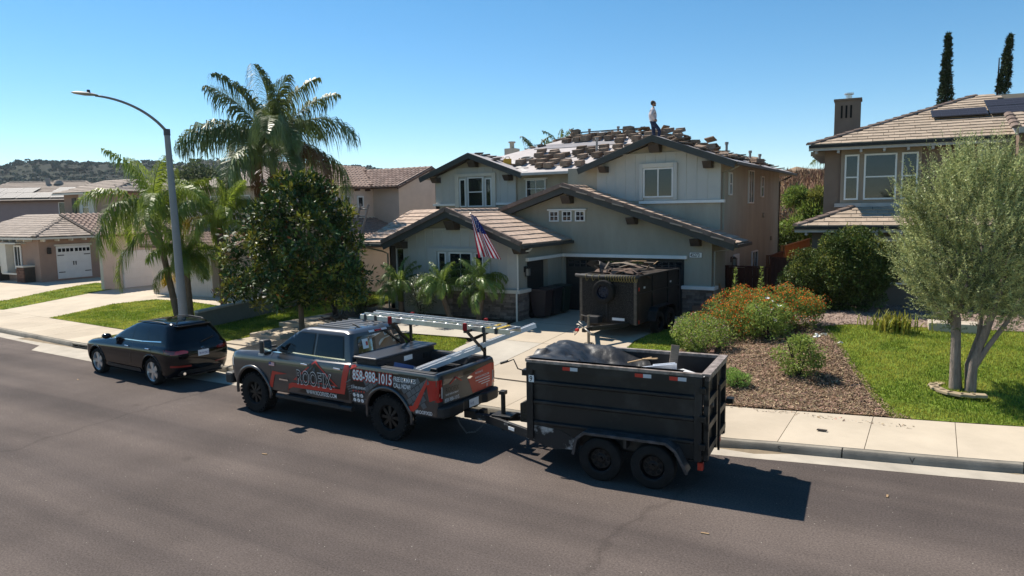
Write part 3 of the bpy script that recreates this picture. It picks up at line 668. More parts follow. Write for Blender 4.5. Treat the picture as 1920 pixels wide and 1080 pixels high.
rake((.28, -.58, zg+.06), (6.80, -.58, zg-6.5*PG+.04)); rake((.28, -.58, zg+.06), (-2.58, -.58, zg-2.84*PG+.06))
def gutter(p, q, mat=FASC): MB().bar(Vector(p), Vector(q), .11, .12).build('gutter', mat, Hh, bevel=.015)
gutter((.42, -4.06, zr-3.1*PW-.07), (.42, -.02, zr-3.1*PW-.07)); gutter((6.86, -.56, zg-6.5*PG-.07), (6.86, 1.62, zg-6.5*PG-.07)); gutter((-6.92, -4.07, zr-1.27), (-5.86, -4.07, zr-1.27))
# corbels under the rakes
def corbel(x, z, y0, y1, s=.3):
    MB().prism([(y1, z-s), (y0+.18, z-s), (y0+.05, z-s*.35), (y0, z), (y1, z)], 'x', x-s*.62, x+s*.62).build('corbel', BROWN, Hh, bevel=.01)
corbel(-2.74, 4.12, -4.0, -3.52, .34); corbel(-5.2, 3.32, -4.0, -3.02, .26); corbel(.1, 3.2, -4.0, -3.3, .26)
corbel(.28, 5.0, -.5, 0, .3); corbel(2.95, 4.14, -.5, 0, .26); corbel(5.35, 3.36, -.5, 0, .26)
corbel(3.25, 6.95, 1.15, 1.61, .34); corbel(1.1, 6.16, 1.15, 1.63, .24); corbel(5.3, 6.18, 1.15, 1.61, .26)
corbel(-6.1, 6.84, 2.5, 2.96, .32); corbel(-8.3, 6.1, 2.5, 3.0, .26); corbel(-4.2, 6.08, 2.5, 2.96, .26)
downspout(Hh, [(.42, -3.3, 3.2), (.36, -3.4, 3.05), (.1, -3.62, 3.0), (-.02, -3.62, 2.9), (-.02, -3.62, 1.64), (-.02, -3.72, 1.5), (-.02, -3.72, .4)], CREAM)
downspout(Hh, [(6.86, .1, 3.1), (6.6, .1, 3.0), (5.95, .08, 2.9), (5.95, .08, .4)], SAGE)
downspout(Hh, [(6.35, 1.9, 6.0), (6.05, 1.85, 5.85), (5.79, 1.8, 5.75), (5.79, 1.8, 3.6)], SAGE); downspout(Hh, [(6.35, 12.9, 5.95), (6.05, 12.9, 5.8), (5.79, 12.9, 5.7), (5.79, 12.9, .5)], BROWN)
downspout(Hh, [(-6.9, -3.9, 3.1), (-6.6, -3.2, 2.9), (-6.47, -3.05, 2.8), (-6.47, -3.05, .4)], SAGE)
# ---- upper roof, stripped to the underlay
PM = .36; ez = 6.12
def mz(v): return ez+PM*(v-2.4)
# front slope with the hole left by both gables handled by the gables standing in front
roofplane([(-3.25, 2.4, ez), (.14, 2.4, ez), (3.25, 5.51, ez+PM*3.11), (.71, 8.05, mz(8.05)), (-3.3, 8.05, mz(8.05)), (-6.1, 5.25, mz(5.25))], .12, UNDER)
roofplane([(6.36, 1.07, ez), (6.36, 13.7, ez), (.71, 8.05, mz(8.05)), (3.25, 5.51, ez+PM*3.11), (3.25, 1.07, ez+PM*3.11)], .12, UNDER)
roofplane([(.14, 1.07, ez), (3.25, 1.07, ez+PM*3.11), (3.25, 5.51, ez+PM*3.11), (.14, 2.4, ez)], .12, UNDER)
roofplane([(-8.95, 2.4, ez), (-3.3, 8.05, mz(8.05)), (-8.95, 13.7, ez)], .12, UNDER); roofplane([(6.36, 13.7, ez), (-8.95, 13.7, ez), (-3.3, 8.05, mz(8.05)), (.71, 8.05, mz(8.05))], .12, UNDER)
roofplane([(-6.1, 2.38, ez+PM*2.85), (-3.25, 2.38, ez), (-3.25, 2.5, ez), (-6.1, 5.25, ez+PM*2.85)], .12, UNDER)
roofplane([(-6.1, 2.38, ez+PM*2.85), (-8.95, 2.38, ez), (-8.95, 2.5, ez), (-6.1, 5.25, ez+PM*2.85)], .12, FELT)
for (px, py, pz, dx) in ((3.25, 1.05, ez+PM*3.11, 3.13), (-6.1, 2.36, ez+PM*2.85, 2.87)):
    for s in (-1, 1): rake((px, py, pz+.02), (px+s*dx, py, pz-PM*dx+.02), tiles=False, dep=.25)
gutter((6.42, 1.09, ez-.08), (6.42, 13.7, ez-.08), M('gutter_brown', (.07, .06, .045), .5)); gutter((-3.25, 2.34, ez-.07), (.12, 2.34, ez-.07), M('gutter_pale', (.45, .44, .42), .5))
MB().slab([(-.4, 2.42, ez+.03), (.13, 2.42, ez+.03), (1.6, 3.9, mz(3.9)+.03), (1.15, 3.9, mz(3.9)+.03)], .02).build('plywood_sheet', M('plywood', (.50, .34, .15), .8, var=.2, vs=6, stretch=(1, 8, 1)), Hh)
for i in range(9):   # dark batten strips left on the underlay
    x0 = -5.6+random.random()*4; v = 3.0+random.random()*4; MB().box(x0, x0+random.uniform(.8, 2.0), v, v+.03, mz(v)+.01, mz(v)+.035).build('roof_batten', M('grey_lumber', (.20, .17, .14), .9), Hh)
# pale metal valley and flashing rolls
MB().slab([(-3.25, 2.5, ez+.05), (-3.0, 2.5, ez+.05), (-5.6, 5.1, mz(5.1)+.05), (-5.9, 5.1, mz(5.1)+.05)], .02).build('valley_flashing', M('flashing', (.42, .41, .40), .5, .4), Hh)
MB().slab([(-4.6, 6.0, mz(6.0)+.03), (-.2, 6.0, mz(6.0)+.03), (-.2, 6.75, mz(6.75)+.03), (-4.8, 6.75, mz(6.75)+.03)], .02).build('felt_strip', M('felt_grey', (.27, .26, .27), .8, var=.1), Hh)
# vent pipes and chimney
chm = MB(); chm.box(-7.35, -6.75, 7.7, 8.3, 6.2, 7.75); chm.tube([(-7.05, 8, 7.7), (-7.05, 8, 8.05)], .13, 10); chm.tube([(-7.05, 8, 8.05), (-7.05, 8, 8.12)], .2, 10)
chm.build('chimney', TAN, Hh)
for x, y, z, hh_ in ((-2.6, 8.2, 8.0, .5), (-1.0, 8.1, 8.0, .5), (5.2, 4.5, 6.5, .6), (5.7, 6.5, 6.35, .5), (5.75, 8.2, 6.3, .5), (-.6, 4.6, mz(4.6), .75)):
    b = MB(); b.tube([(x, y, z), (x, y, z+hh_)], .05, 8); b.tube([(x, y, z+hh_-.1), (x, y, z+hh_)], .075, 8); b.build('vent_pipe', M('vent_grey', (.30, .28, .26), .6), Hh)
# ------------------------------------------------------------------ on the roof: stacks and heaps of lifted tiles
def rotm(ax, ay, az): return (Matrix.Rotation(az, 4, 'Z') @ Matrix.Rotation(ay, 4, 'Y') @ Matrix.Rotation(ax, 4, 'X'))
def tile_box(b, m, w=.32, L=.42, t=.04): b.box(-w/2, w/2, -L/2, L/2, 0, t, m)
stack_me = []
for k in range(6):
    b = MB(); n = random.choice((4, 5, 5, 6))
    for i in range(n):
        m = Matrix.Translation((random.uniform(-.02, .02), random.uniform(-.02, .02), i*.043)) @ Matrix.Rotation(random.uniform(-.07, .07), 4, 'Z'); tile_box(b, m)
    stack_me.append(b.mesh('tile_stack', DTILE))
slope_a = math.atan(PM)
ORD = 'first second third fourth fifth sixth seventh eighth ninth tenth eleventh twelfth thirteenth fourteenth fifteenth'.split()
ROWN = ['lowest row', 'second row up', 'third row up', 'fourth row up', 'fifth row up', 'row beside the grey strip', 'row above the grey strip', 'highest row']
def put_stack(u, v, label, rz=None):
    o = obj('tile_stack', random.choice(stack_me)); o.matrix_world = Matrix.Translation((u, v, mz(v)+.012)) @ Matrix.Rotation(slope_a*.45, 4, 'X') @ Matrix.Rotation(random.uniform(-.12, .12) if rz is None else rz, 4, 'Z') @ Matrix.Scale(random.uniform(1.0, 1.15), 4)
    tag(o, label, 'tile stack', 'tile stacks on the stripped roof')
for j, v in enumerate((3.0, 3.55, 4.15, 4.7, 5.3, 6.25, 6.95, 7.5)):
    u = -.1 if j == 5 else -4.5+.2*j+(.35 if j % 2 else 0); k = 0
    while u < min(2.7, .1+(v-2.4)):
        if not (u < -2.9 and v < 3.4) and random.random() < .9 and not (-.6 < u < .6 and v < 3.4):
            put_stack(u+random.uniform(-.1, .1), v+random.uniform(-.1, .1), '%s tile stack from the left, %s on the stripped roof' % (ORD[k], ROWN[j])); k += 1
        u += random.uniform(.54, .72)
LT = [MB() for _ in range(3)]
LT_me = []
for b in LT: tile_box(b, Matrix()); LT_me.append(b.mesh('loose_tile', DTILE))
BROKEN = MB(); BROKEN.prism([(-.16, -.2), (.16, -.2), (.14, .05), (.02, .2), (-.15, .1)], 'z', 0, .04); LT_me.append(BROKEN.mesh('loose_tile', DTILE))
HEAP = []
def loose(u, v, z, tilt=.5, label='loose dark roof tile in the heap along the ridge and hip', group='loose tiles along the ridge'):
    nb_ = sum(1 for a, b in HEAP if abs(a-u) < .2 and abs(b-v) < .24); HEAP.append((u, v)); zr0 = max(roofz(u, v), ez+PM*2.85-PM*abs(u+6.1) if u < -3.4 and v < 5.2 else 0); z = zr0+.03+min(.42, .07*nb_); tilt = min(tilt, .12+.12*nb_)
    o = obj('loose_tile', random.choice(LT_me)); o.matrix_world = Matrix.Translation((u, v, z)) @ rotm(random.uniform(-tilt, tilt), random.uniform(-tilt, tilt), random.uniform(0, PI)); tag(o, label, 'roof tile', group)
def roofz(u, v):
    a = mz(v); r = ez+PM*(6.36-u); bk = ez+PM*(13.7-v); l = ez+PM*(u+8.95)
    z = min(a, r, bk, l)
    if .14 < u < 6.36 and v < 5.5: z = max(z, min(ez+PM*(6.36-u), ez+PM*(u-.14))) if v > 1.0 else z
    return z
for i in range(60):                                     # along the main ridge
    u = random.uniform(-4.2, 2.6); loose(u, 8.0+random.uniform(-.5, .3), roofz(u, 8.0)+random.uniform(.03, .30))
for i in range(64):                                     # behind the right gable's ridge
    t = random.random(); u = 3.5+t*2.4; v = random.uniform(1.6, 4.8); loose(u, v, roofz(u, v)+random.uniform(.03, .42)*(1-.5*t))
for i in range(18):
    u = random.uniform(2.9, 3.5); v = random.uniform(3.4, 5.4); loose(u, v, roofz(u, v)+random.uniform(.05, .28))
for i in range(40):
    t = random.random(); loose(4.2+2.1*t, random.uniform(5, 11), roofz(4.2+2.1*t, 6)+random.uniform(.03, .25)*(1-.6*t))
for i in range(14):                                     # on the left gable's ridge
    u = random.uniform(-7.6, -4.0); v = random.uniform(2.7, 4.6); z = ez+PM*2.85-PM*abs(u+6.1)
    loose(u, v, max(z, roofz(u, v))+.03+random.uniform(0, .1), .35, 'loose dark roof tile lying on the left gable roof', 'loose tiles on the left gable')
for i in range(5):
    u = random.uniform(-5.3, -3.8); loose(u, 6.6+random.uniform(-.3, .3), roofz(u, 6.6)+random.uniform(.05, .3))
# big stacks standing on the skyline
for q_, (u, v, k) in enumerate(((-3.2, 7.9, 2), (-.35, 7.8, 2), (1.6, 6.9, 1), (2.3, 6.1, 1), (4.2, 3.2, 1), (4.7, 3.6, 1), (6.0, 6.4, 1))):
    o = obj('tile_stack', stack_me[k]); o.matrix_world = Matrix.Translation((u, v, roofz(u, v)+.02)) @ Matrix.Rotation(random.uniform(-.15, .15), 4, 'Y') @ Matrix.Rotation(random.uniform(0, 1), 4, 'Z') @ Matrix.Diagonal((1.25, 1.25, 1.3, 1))
    tag(o, '%s tall stack of roof tiles from the left standing on the roof skyline' % ORD[q_], 'tile stack', 'tile stacks on the skyline')
t = thing('tool_case', 'small yellow tool case standing on the left gable roof', 'tool case', (-4.7, 3.6, roofz(-4.7, 3.6)+.02), .4)
MB().box(-.18, .18, -.12, .12, 0, .3).build('case', M('yellow_plastic', (.55, .30, .02), .5), t, bevel=.03); MB().tube([(-.1, 0, .3), (-.08, 0, .38), (.08, 0, .38), (.1, 0, .3)], .018, 6).build('handle', BLK, t)
t = thing('air_hose', 'coiled pale hose lying on the left gable roof beside the yellow case', 'hose', (-4.0, 4.0, roofz(-4.0, 4.0)+.06), .2)
t.rotation_euler = (slope_a, 0, 0); b = MB()
for k in range(3): b.tube([(.28*math.cos(a*.35)+.05*k, .24*math.sin(a*.35), .03+.05*k) for a in range(19)], .03, 6)
b.build('coil', M('hose_grey', (.35, .33, .30), .6), t, smooth=True)
t = thing('roof_plank', 'long grey plank lying level along the ridge behind the vent pipes', 'plank', (-1.6, 8.0, 8.30), .03)
MB().box(-1.6, 1.9, -.05, .05, 0, .05).build('board', MATS['grey_lumber'], t)
# ------------------------------------------------------------------ person
def skin_body(name, verts, edges, radii, mat, parent, root=0, sub=2):
    me = bpy.data.meshes.new(name); me.from_pydata(verts, edges, []); o = obj(name, me, parent)
    md = o.modifiers.new('s', 'SKIN'); 
    for i, r in enumerate(radii):
        sv = me.skin_vertices[0].data[i]; sv.radius = r if isinstance(r, tuple) else (r, r)
        sv.use_root = (i == root)
    md.use_smooth_shade = True; sb = o.modifiers.new('u', 'SUBSURF'); sb.levels = sb.render_levels = sub
    dg = bpy.context.evaluated_depsgraph_get(); me2 = bpy.data.meshes.new_from_object(o.evaluated_get(dg)); o.modifiers.clear(); o.data = me2; bpy.data.meshes.remove(me)
    me2.materials.clear()
    for m in (mat if isinstance(mat, (list, tuple)) else [mat]): me2.materials.append(m)
    me2.polygons.foreach_set('use_smooth', [True]*len(me2.polygons))
    return o
SKIN = M('skin_tone', (.30, .16, .10), .55, var=.05); SHIRT = M('grey_shirt', (.50, .46, .48), .85, var=.1, vs=9, bump=.5, bs=14); JEAN = M('navy_jeans', (.022, .032, .065), .85, var=.2, vs=12); HAIR = M('dark_hair', (.02, .012, .01), .7)
PU, PV = 2.6, 3.0
ps = thing('person', 'man in grey shirt and jeans standing on the ridge, hands on hips', 'person', (PU, PV, 6.98), math.radians(22))
# local: faces +x; y is his left
V_ = [(0, 0, .98), (-.01, 0, 1.12), (-.02, 0, 1.28), (-.015, 0, 1.42), (.0, 0, 1.52), (.012, 0, 1.58),
      (0, .10, .93), (.04, .12, .52), (.0, .12, .09), (.13, .13, .035),           # left leg
      (0, -.10, .93), (.26, -.13, .62), (.20, -.14, .19), (.34, -.15, .14),       # right leg, foot up on a tile
      (-.01, .17, 1.43), (-.06, .33, 1.22), (.06, .185, 1.04),                      # left arm, hand on hip
      (-.01, -.17, 1.43), (-.09, -.32, 1.22), (.05, -.185, 1.04)]
E_ = [(0, 1), (1, 2), (2, 3), (3, 4), (4, 5), (0, 6), (6, 7), (7, 8), (8, 9), (0, 10), (10, 11), (11, 12), (12, 13), (3, 14), (14, 15), (15, 16), (3, 17), (17, 18), (18, 19)]
R_ = [(.125, .165), (.13, .17), (.14, .19), (.12, .18), .065, .06, .10, .075, .055, .045, .10, .075, .055, .045, .085, .065, .05, .085, .065, .05]
body = skin_body('body', V_, E_, R_, [SHIRT, JEAN, SKIN, BLK], ps)
for p in body.data.polygons:
    c = p.center; r = math.hypot(c.x, c.y)
    if c.z < .13 and c.x > -.2 and not (c.y < 0): p.material_index = 3
    elif c.y < -.08 and c.z < .19 and c.x > .1: p.material_index = 3
    elif c.z < .985: p.material_index = 1
    elif c.z > 1.5 and abs(c.y) < .1: p.material_index = 2
    else: p.material_index = 0
b = MB(); prof = []
for i in range(11):
    a = -PI/2+PI*i/10; prof.append((.078*math.cos(a)*(1 if a > -.3 else .92), .118*math.sin(a)))
b.lathe(prof, 16, Matrix.Translation((.02, 0, 1.70)) @ Matrix.Diagonal((1.18, 1, 1, 1)))
b.lathe([(0, -.02), (.014, -.012), (.016, 0), (0, .03)], 8, Matrix.Translation((.115, 0, 1.69)) @ Matrix.Rotation(PI/2, 4, 'Y'))
for s in (-1, 1): b.lathe([(0, -.012), (.028, -.006), (.03, .004), (0, .01)], 8, Matrix.Translation((.012, s*.08, 1.695)) @ Matrix.Rotation(PI/2, 4, 'X'))
head = b.build('head', SKIN, ps, smooth=True)
for s in (-1, 1): MB().lathe([(0, -.008), (.01, 0), (0, .008)], 8, Matrix.Translation((.105, s*.03, 1.715))).build('eye', BLK, head)
MB().box(.098, .112, -.022, .022, 1.645, 1.652).build('mouth', M('lips', (.2, .08, .06), .6), head)
hb = MB(); prof = [(.086*math.cos(-.25+(PI/2+.25)*i/7), .13*math.sin(-.25+(PI/2+.25)*i/7)) for i in range(8)]
hb.lathe(prof, 16, Matrix.Translation((.002, 0, 1.705)) @ Matrix.Diagonal((1.18, 1, 1, 1)) @ Matrix.Rotation(-.28, 4, 'Y')); hb.build('hair', HAIR, ps, smooth=True)
MB().prism([(.06, 1.60), (.115, 1.605), (.11, 1.645), (.05, 1.66)], 'y', -.06, .06).build('beard', HAIR, ps, bevel=.015)
for s in (-1, 1):                                        # hands: palm, four fingers and a thumb on the hip
    h = MB(); B0 = Vector((.055, s*.185, 1.04))
    h.box(-.03, .045, -.016, .016, -.045, .03, Matrix.Translation(B0))
    for k in range(4): h.tube([B0+Vector((.035, s*.0, .02-.018*k)), B0+Vector((.08, -s*.012, .012-.02*k)), B0+Vector((.105-.006*abs(k-1.5), -s*.035, .0-.02*k))], [.0095, .0085, .007], 6)
    h.tube([B0+Vector((-.02, 0, .02)), B0+Vector((-.055, -s*.01, .03)), B0+Vector((-.075, -s*.02, .02))], [.011, .01, .008], 6)
    h.build('hand', SKIN, ps, smooth=True)
MB().lathe([(.13, 0), (.135, .015), (.135, .03), (.13, .045)], 20, Matrix.Translation((0, 0, .975)) @ Matrix.Diagonal((.98, 1.25, 1, 1))).build('belt', BLK, ps, smooth=True)
# ------------------------------------------------------------------ right-hand house
RB = M('stucco_brown', (.215, .155, .12), .9, var=.08, vs=2, bump=.25, bs=60); RDK = M('stucco_grey_brown', (.16, .135, .11), .9, var=.08)
RTAN = M('bay_trim_taupe', (.33, .265, .205), .8, var=.05); RTL = M('roof_tile_buff', (.37, .295, .225), .9, var=.18, vs=8, rnd=.12, bump=.3, bs=30)
GREYT = M('grey_trim', (.40, .38, .36), .6)
RH = thing('brown_house', 'brown two storey house with chimney, solar panels and tripled bay window at the right', 'house', (9.12, 2.86, 1.1), math.radians(4))
def rb(name, x0, x1, y0, y1, z0, z1, mat, par=RH, **k): return MB().box(x0, x1, y0, y1, z0, z1).build(name, mat, par, **k)
rb('wall', 0, 14, 0, .25, -.6, 5.56, RB); rb('wall', 0, .25, .25, 10, -.6, 5.56, RB); rb('wall', .25, 14, 9.75, 10, -.6, 5.56, RB); rb('wall', 13.75, 14, .25, 9.75, -.6, 5.56, RB)
rb('wall', -.25, 5.2, -1.35, -.02, -.6, 2.62, RDK)
rb('wall', 5.6, 10, -1.2, -.02, -.6, 5.5, RB)
pr = .36; cr_ = math.sqrt(1+pr*pr)
def rplane(q, th=.12, mat=SOFF): return MB().slab(q, th).build('roof_deck', mat, RH)
# upper hip roof
ov = .5; e0 = 5.5
rplane([(-ov, -ov, e0), (14.5, -ov, e0), (9, 5, e0+5.5*pr), (5, 5, e0+5.5*pr)]); rplane([(-ov, -ov, e0), (5, 5, e0+5.5*pr), (-ov, 10.5, e0)]); rplane([(-ov, 10.5, e0), (5, 5, e0+5.5*pr), (9, 5, e0+5.5*pr), (14.5, 10.5, e0)]); rplane([(14.5, -ov, e0), (14.5, 10.5, e0), (9, 5, e0+5.5*pr)])
tile_field(RH, (-ov, -ov, e0), (1, 0, 0), (0, 1/cr_, pr/cr_), [(.05, -.03), (6.2, -.03), (6.2, 5.9), (5.6, 5.85)], .33, .37, RTL, maxn=200)
ridge_caps(RH, (-ov, -ov, e0+.06), (5, 5, e0+5.5*pr+.06), RTILE)
# lower skirt roof
e1 = 2.66; rplane([(-.75, -1.9, e1), (5.5, -1.9, e1), (5.5, 0, e1+1.9*pr), (1.15, 0, e1+1.9*pr)]); rplane([(-.75, -1.9, e1), (1.15, 0, e1+1.9*pr), (-.0, 0, e1+.75*pr), (-.75, 0, e1)])
tile_field(RH, (-.75, -1.9, e1), (1, 0, 0), (0, 1/cr_, pr/cr_), [(.05, -.03), (6.2, -.03), (6.2, 1.95), (1.95, 1.95)], .33, .37, RTL, maxn=290)
ridge_caps(RH, (-.75, -1.9, e1+.06), (1.15, 0, e1+1.9*pr+.06), RTILE)
# right projecting gable roof
e2 = 5.62; rplane([(5.5, -1.7, e2), (10.5, -1.7, e2), (10.5, 0, e2+1.7*pr), (5.5, 0, e2+1.7*pr)])
tile_field(RH, (5.5, -1.7, e2), (1, 0, 0), (0, 1/cr_, pr/cr_), [(0, -.03), (5, -.03), (5, 1.8), (0, 1.8)], .33, .37, RTL, maxn=300)
ridge_caps(RH, (5.45, -1.7, e2+.05), (5.45, 0, e2+1.7*pr+.05), RTILE)
MB().bar((-ov, -ov-.06, e0-.05), (5.5, -ov-.06, e0-.05), .1, .1).build('gutter', BLK, RH); MB().bar((-ov, -ov-.03, e0-.15), (5.5, -ov-.03, e0-.15), .05, .1).build('fascia', GREYT, RH)
MB().bar((-.78, -1.96, e1-.05), (5.5, -1.96, e1-.05), .1, .1).build('gutter', BLK, RH); MB().bar((-.78, -1.92, e1-.15), (5.5, -1.92, e1-.15), .05, .1).build('fascia', GREYT, RH)
MB().bar((5.5, -1.76, e2-.06), (10.5, -1.76, e2-.06), .06, .16).build('fascia', GREYT, RH); MB().bar((5.47, -1.7, e2-.1), (5.47, 0, e2-.1+1.7*pr), .06, .2).build('fascia', GREYT, RH)
for i in range(9): rb('rafter_tail', -.3+.72*i, -.22+.72*i, -.52, -.02, e0-.3, e0-.16, GREYT)
for i in range(8): rb('rafter_tail', -.45+.72*i, -.37+.72*i, -1.9, -1.37, e1-.3, e1-.16, GREYT)
for i in range(7): rb('rafter_tail', -.5, -.02, .4+.9*i, .48+.9*i, e0-.32, e0-.16, RTAN)
# bay with three windows
rb('bay_surround', .55, 3.05, -.1, -.003, 3.44, 5.35, RTAN); rb('bay_sill', .38, 3.2, -.26, -.003, 3.30, 3.435, GREYT)
for x, w_, r, bl in ((.90, .46, 'h', True), (1.80, 1.02, 'h', True), (2.70, .50, 'h', False)): window(RH, x, -.1, 3.55, 5.14, w_, rail=r, blinds=bl)
window(RH, 5.05, -.0, 3.9, 5.2, .62, rail='h', blinds=False); rb('window_head', 4.65, 5.45, -.1, -.003, 5.21, 5.29, GREYT); rb('shutter', 5.38, 5.58, -.06, -.003, 3.9, 5.2, BROWN)
window(RH, 7.2, -1.2, 3.6, 4.9, 1.0, rail='h', grid=(2, 2)); rb('ledge', 5.6, 10, -1.45, -1.202, 3.0, 3.15, GREYT)
MB().bar((5.75, -1.6, 5.45), (6.3, -1.25, 4.9), .1, .12).build('brace', GREYT, RH)
window(RH, 2.6, -1.35, .7, 2.2, 1.6, rail='v'); rb('window_head', 1.6, 3.6, -1.45, -1.352, 2.22, 2.3, GREYT)
# chimney
ch = rb('chimney', .1, 1.05, 3.8, 4.6, 5.2, 7.55, RB, bevel=.01); rb('cap', .06, 1.09, 3.76, 4.64, 7.55, 7.62, RB, ch)
for i in range(3): rb('vent_slot', .33+.17*i, .40+.17*i, 3.785, 3.80, 6.85, 7.35, M('slot_dark', (.02, .017, .015), .9), ch)
MB().tube([(.6, 4.2, 7.6), (.6, 4.2, 7.78)], .12, 12).tube([(.6, 4.2, 7.82), (.6, 4.2, 7.88)], .18, 12).tube([(.6, 4.2, 7.78), (.6, 4.2, 7.82)], .07, 8).build('flue_cap', ALU, ch)
# solar panels
PVM = M('solar_cell', (.024, .024, .034), .55, var=.1, spec=.2); PVF = M('solar_frame', (.04, .04, .045), .4, .5)
def solar(par, O, e, s, n, a, b_, w_=1.7, h_=1.0):
    e = Vector(e).normalized(); s = Vector(s).normalized(); n = e.cross(s); m = Matrix((e, s, n)).transposed().to_4x4(); m.translation = Vector(O)+e*a+s*b_+n*.14
    f = MB(); f.box(0, w_, 0, h_, 0, .035); o = f.build('solar_panel', PVF, par); o.matrix_local = m
    c = MB()
    for i in range(6):
        for j in range(3): c.box(.03+i*(w_-.06)/6+.006, .03+(i+1)*(w_-.06)/6-.006, .03+j*(h_-.06)/3+.006, .03+(j+1)*(h_-.06)/3-.006, .035, .039)
    c.build('solar_cells', PVM, o)
for a_, b_ in ((3.9, 2.35), (5.65, 2.35), (5.65, 3.4), (7.4, 2.35), (7.4, 3.4)): solar(RH, (-ov, -ov, e0), (1, 0, 0), (0, 1/cr_, pr/cr_), 0, a_, b_)
# ------------------------------------------------------------------ fences between the houses
FRED = M('fence_red_brown', (.085, .032, .022), .8, var=.25, vs=4, stretch=(6, 6, 1)); FOR = M('fence_cedar_sunlit', (.52, .21, .075), .8, var=.2, vs=4, stretch=(6, 6, 1))  # cedar tone brightened to look sunlit, as its visible face is turned from the sun
def fence(name, label, p, q, z0, h, mat, cap=True):
    p, q = Vector((*p, z0)), Vector((*q, z0)); d = q-p; L = d.length; a = math.atan2(d.y, d.x); t = thing(name, label, 'fence', p, a); n = int(L/.145)
    me = MB().box(0, L/n-.008, -.012, .012, 0, h).mesh('fence_board', mat)
    for i in range(n): obj('fence_board', me, t, Matrix.Translation((i*L/n, random.uniform(-.005, .005), random.uniform(-.015, .01))))
    MB().box(0, L, .012, .05, .25, .34).build('rail', mat, t); MB().box(0, L, .012, .05, h-.4, h-.31).build('rail', mat, t)
    for x in (0.04, L-.04): MB().box(x-.05, x+.05, .05, .15, 0, h+.05).build('post', mat, t)
    if cap: MB().box(-.03, L+.03, -.05, .06, h+.01, h+.05).build('cap_rail', mat, t)
    return t
fence('wooden_gate_fence', 'low dark red brown wooden fence meeting the side wall of the half stripped house', (5.74, 2.5), (7.35, 2.45), .55, 1.62, FRED)
fence('wooden_fence', 'taller dark red brown wooden fence beside the hedge between the two houses', (7.45, 2.35), (8.75, 2.2), .75, 1.78, FRED)
fence('wooden_fence', 'short red brown fence length running back from the taller dark fence', (7.40, 2.42), (7.40, 5.0), .85, 1.75, M('fence_redwood', (.16, .06, .03), .8, var=.25, vs=4, stretch=(6, 6, 1)))
fence('cedar_fence', 'orange cedar fence, brightened as if sunlit, running back between the two houses', (7.45, 5.05), (7.45, 11.7), .95, 1.88, FOR)
# ------------------------------------------------------------------ near left house with barrel tiles
H2S = M('stucco_sand', (.60, .49, .415), .9, var=.07, vs=1.5, bump=.2, bs=60); BT = M('barrel_tile_pink', (.36, .265, .215), .9, var=.2, vs=6, rnd=.22); FB = M('fascia_brown', (.10, .06, .045), .7)
H2 = thing('sand_house', 'sand coloured two storey house with pink barrel tile roof behind the tall palm', 'house', (-13.3, 6.0, .45))
def hb_(name, x0, x1, y0, y1, z0, z1, mat, par=None, **k): return MB().box(x0, x1, y0, y1, z0, z1).build(name, mat, par or H2, **k)
# gable block: wall facing right at x=0, ridge along x
MB().prism([(0, -.6), (5.2, -.6), (5.2, 5.55), (2.6, 6.5), (0, 5.55)], 'x', -.25, 0).build('wall', H2S, H2)
hb_('wall', -2.1, -.25, 0, .25, -.6, 5.55, H2S)
hb_('wall', -2.1, -1.9, -7, 0, -.6, 5.5, H2S)              # wall with the small windows, facing right
hb_('wall', -9, -2.1, -7, -6.8, -.6, 5.5, H2S)
hb_('wall', -9, -8.8, -6.8, 5, -.6, 5.5, H2S)
p2 = .37; c2 = math.sqrt(1+p2*p2)
def h2plane(q): return MB().slab(q, .1).build('roof_deck', FB, H2)
h2plane([(.35, -.5, 5.42), (-4.5, -.5, 5.42), (-4.5, 2.6, 5.42+3.1*p2), (.35, 2.6, 5.42+3.1*p2)]); h2plane([(.35, 5.7, 5.42), (-4.5, 5.7, 5.42), (-4.5, 2.6, 5.42+3.1*p2), (.35, 2.6, 5.42+3.1*p2)])
tile_field(H2, (.35, -.5, 5.42), (-1, 0, 0), (0, 1/c2, p2/c2), [(0, -.03), (1.9, -.03), (5.2, 3.28), (0, 3.28)], .29, .37, BT, barrel_tile_mb, 160, stagger=False) if False else tile_field(H2, (-2.4, -.5, 5.42), (1, 0, 0), (0, 1/c2, p2/c2), [(.85, -.03), (2.75, -.03), (2.75, 3.28), (-2.4, 3.28)], .29, .37, BT, barrel_tile_mb, 120, stagger=False)
h2plane([(-1.55, -7.5, 5.42), (-1.55, -.5, 5.42), (-5.3, 3.2, 5.42+3.75*p2), (-5.3, -3.8, 5.42+3.75*p2)]); h2plane([(-1.55, -7.5, 5.42), (-9.2, -7.5, 5.42), (-5.3, -3.8, 5.42+3.75*p2)])
tile_field(H2, (-1.55, -7.5, 5.42), (0, 1, 0), (-1/c2, 0, p2/c2), [(.05, -.03), (7.0, -.03), (10.5, 3.95), (3.7, 3.95)], .29, .37, BT, barrel_tile_mb, 200, stagger=False)
ridge_caps(H2, (.38, 2.6, 5.42+3.1*p2+.05), (-4.6, 2.6, 5.42+3.1*p2+.05), BT, .4, .24, .1); ridge_caps(H2, (-1.55, -7.5, 5.48), (-5.3, -3.8, 5.42+3.75*p2+.05), BT, .4, .24, .1); ridge_caps(H2, (-5.3, -3.8, 5.47+3.75*p2), (-5.3, 3.2, 5.47+3.75*p2), BT, .4, .24, .1)
for s in (-1, 1): MB().bar((.36, 2.6, 5.42+3.1*p2-.02), (.36, 2.6+s*3.15, 5.38), .08, .22).build('fascia', FB, H2)
for i in range(8): hb_('rafter_tail', -1.9, -1.55, -6.6+i*.85, -6.52+i*.85, 5.22, 5.33, FB)
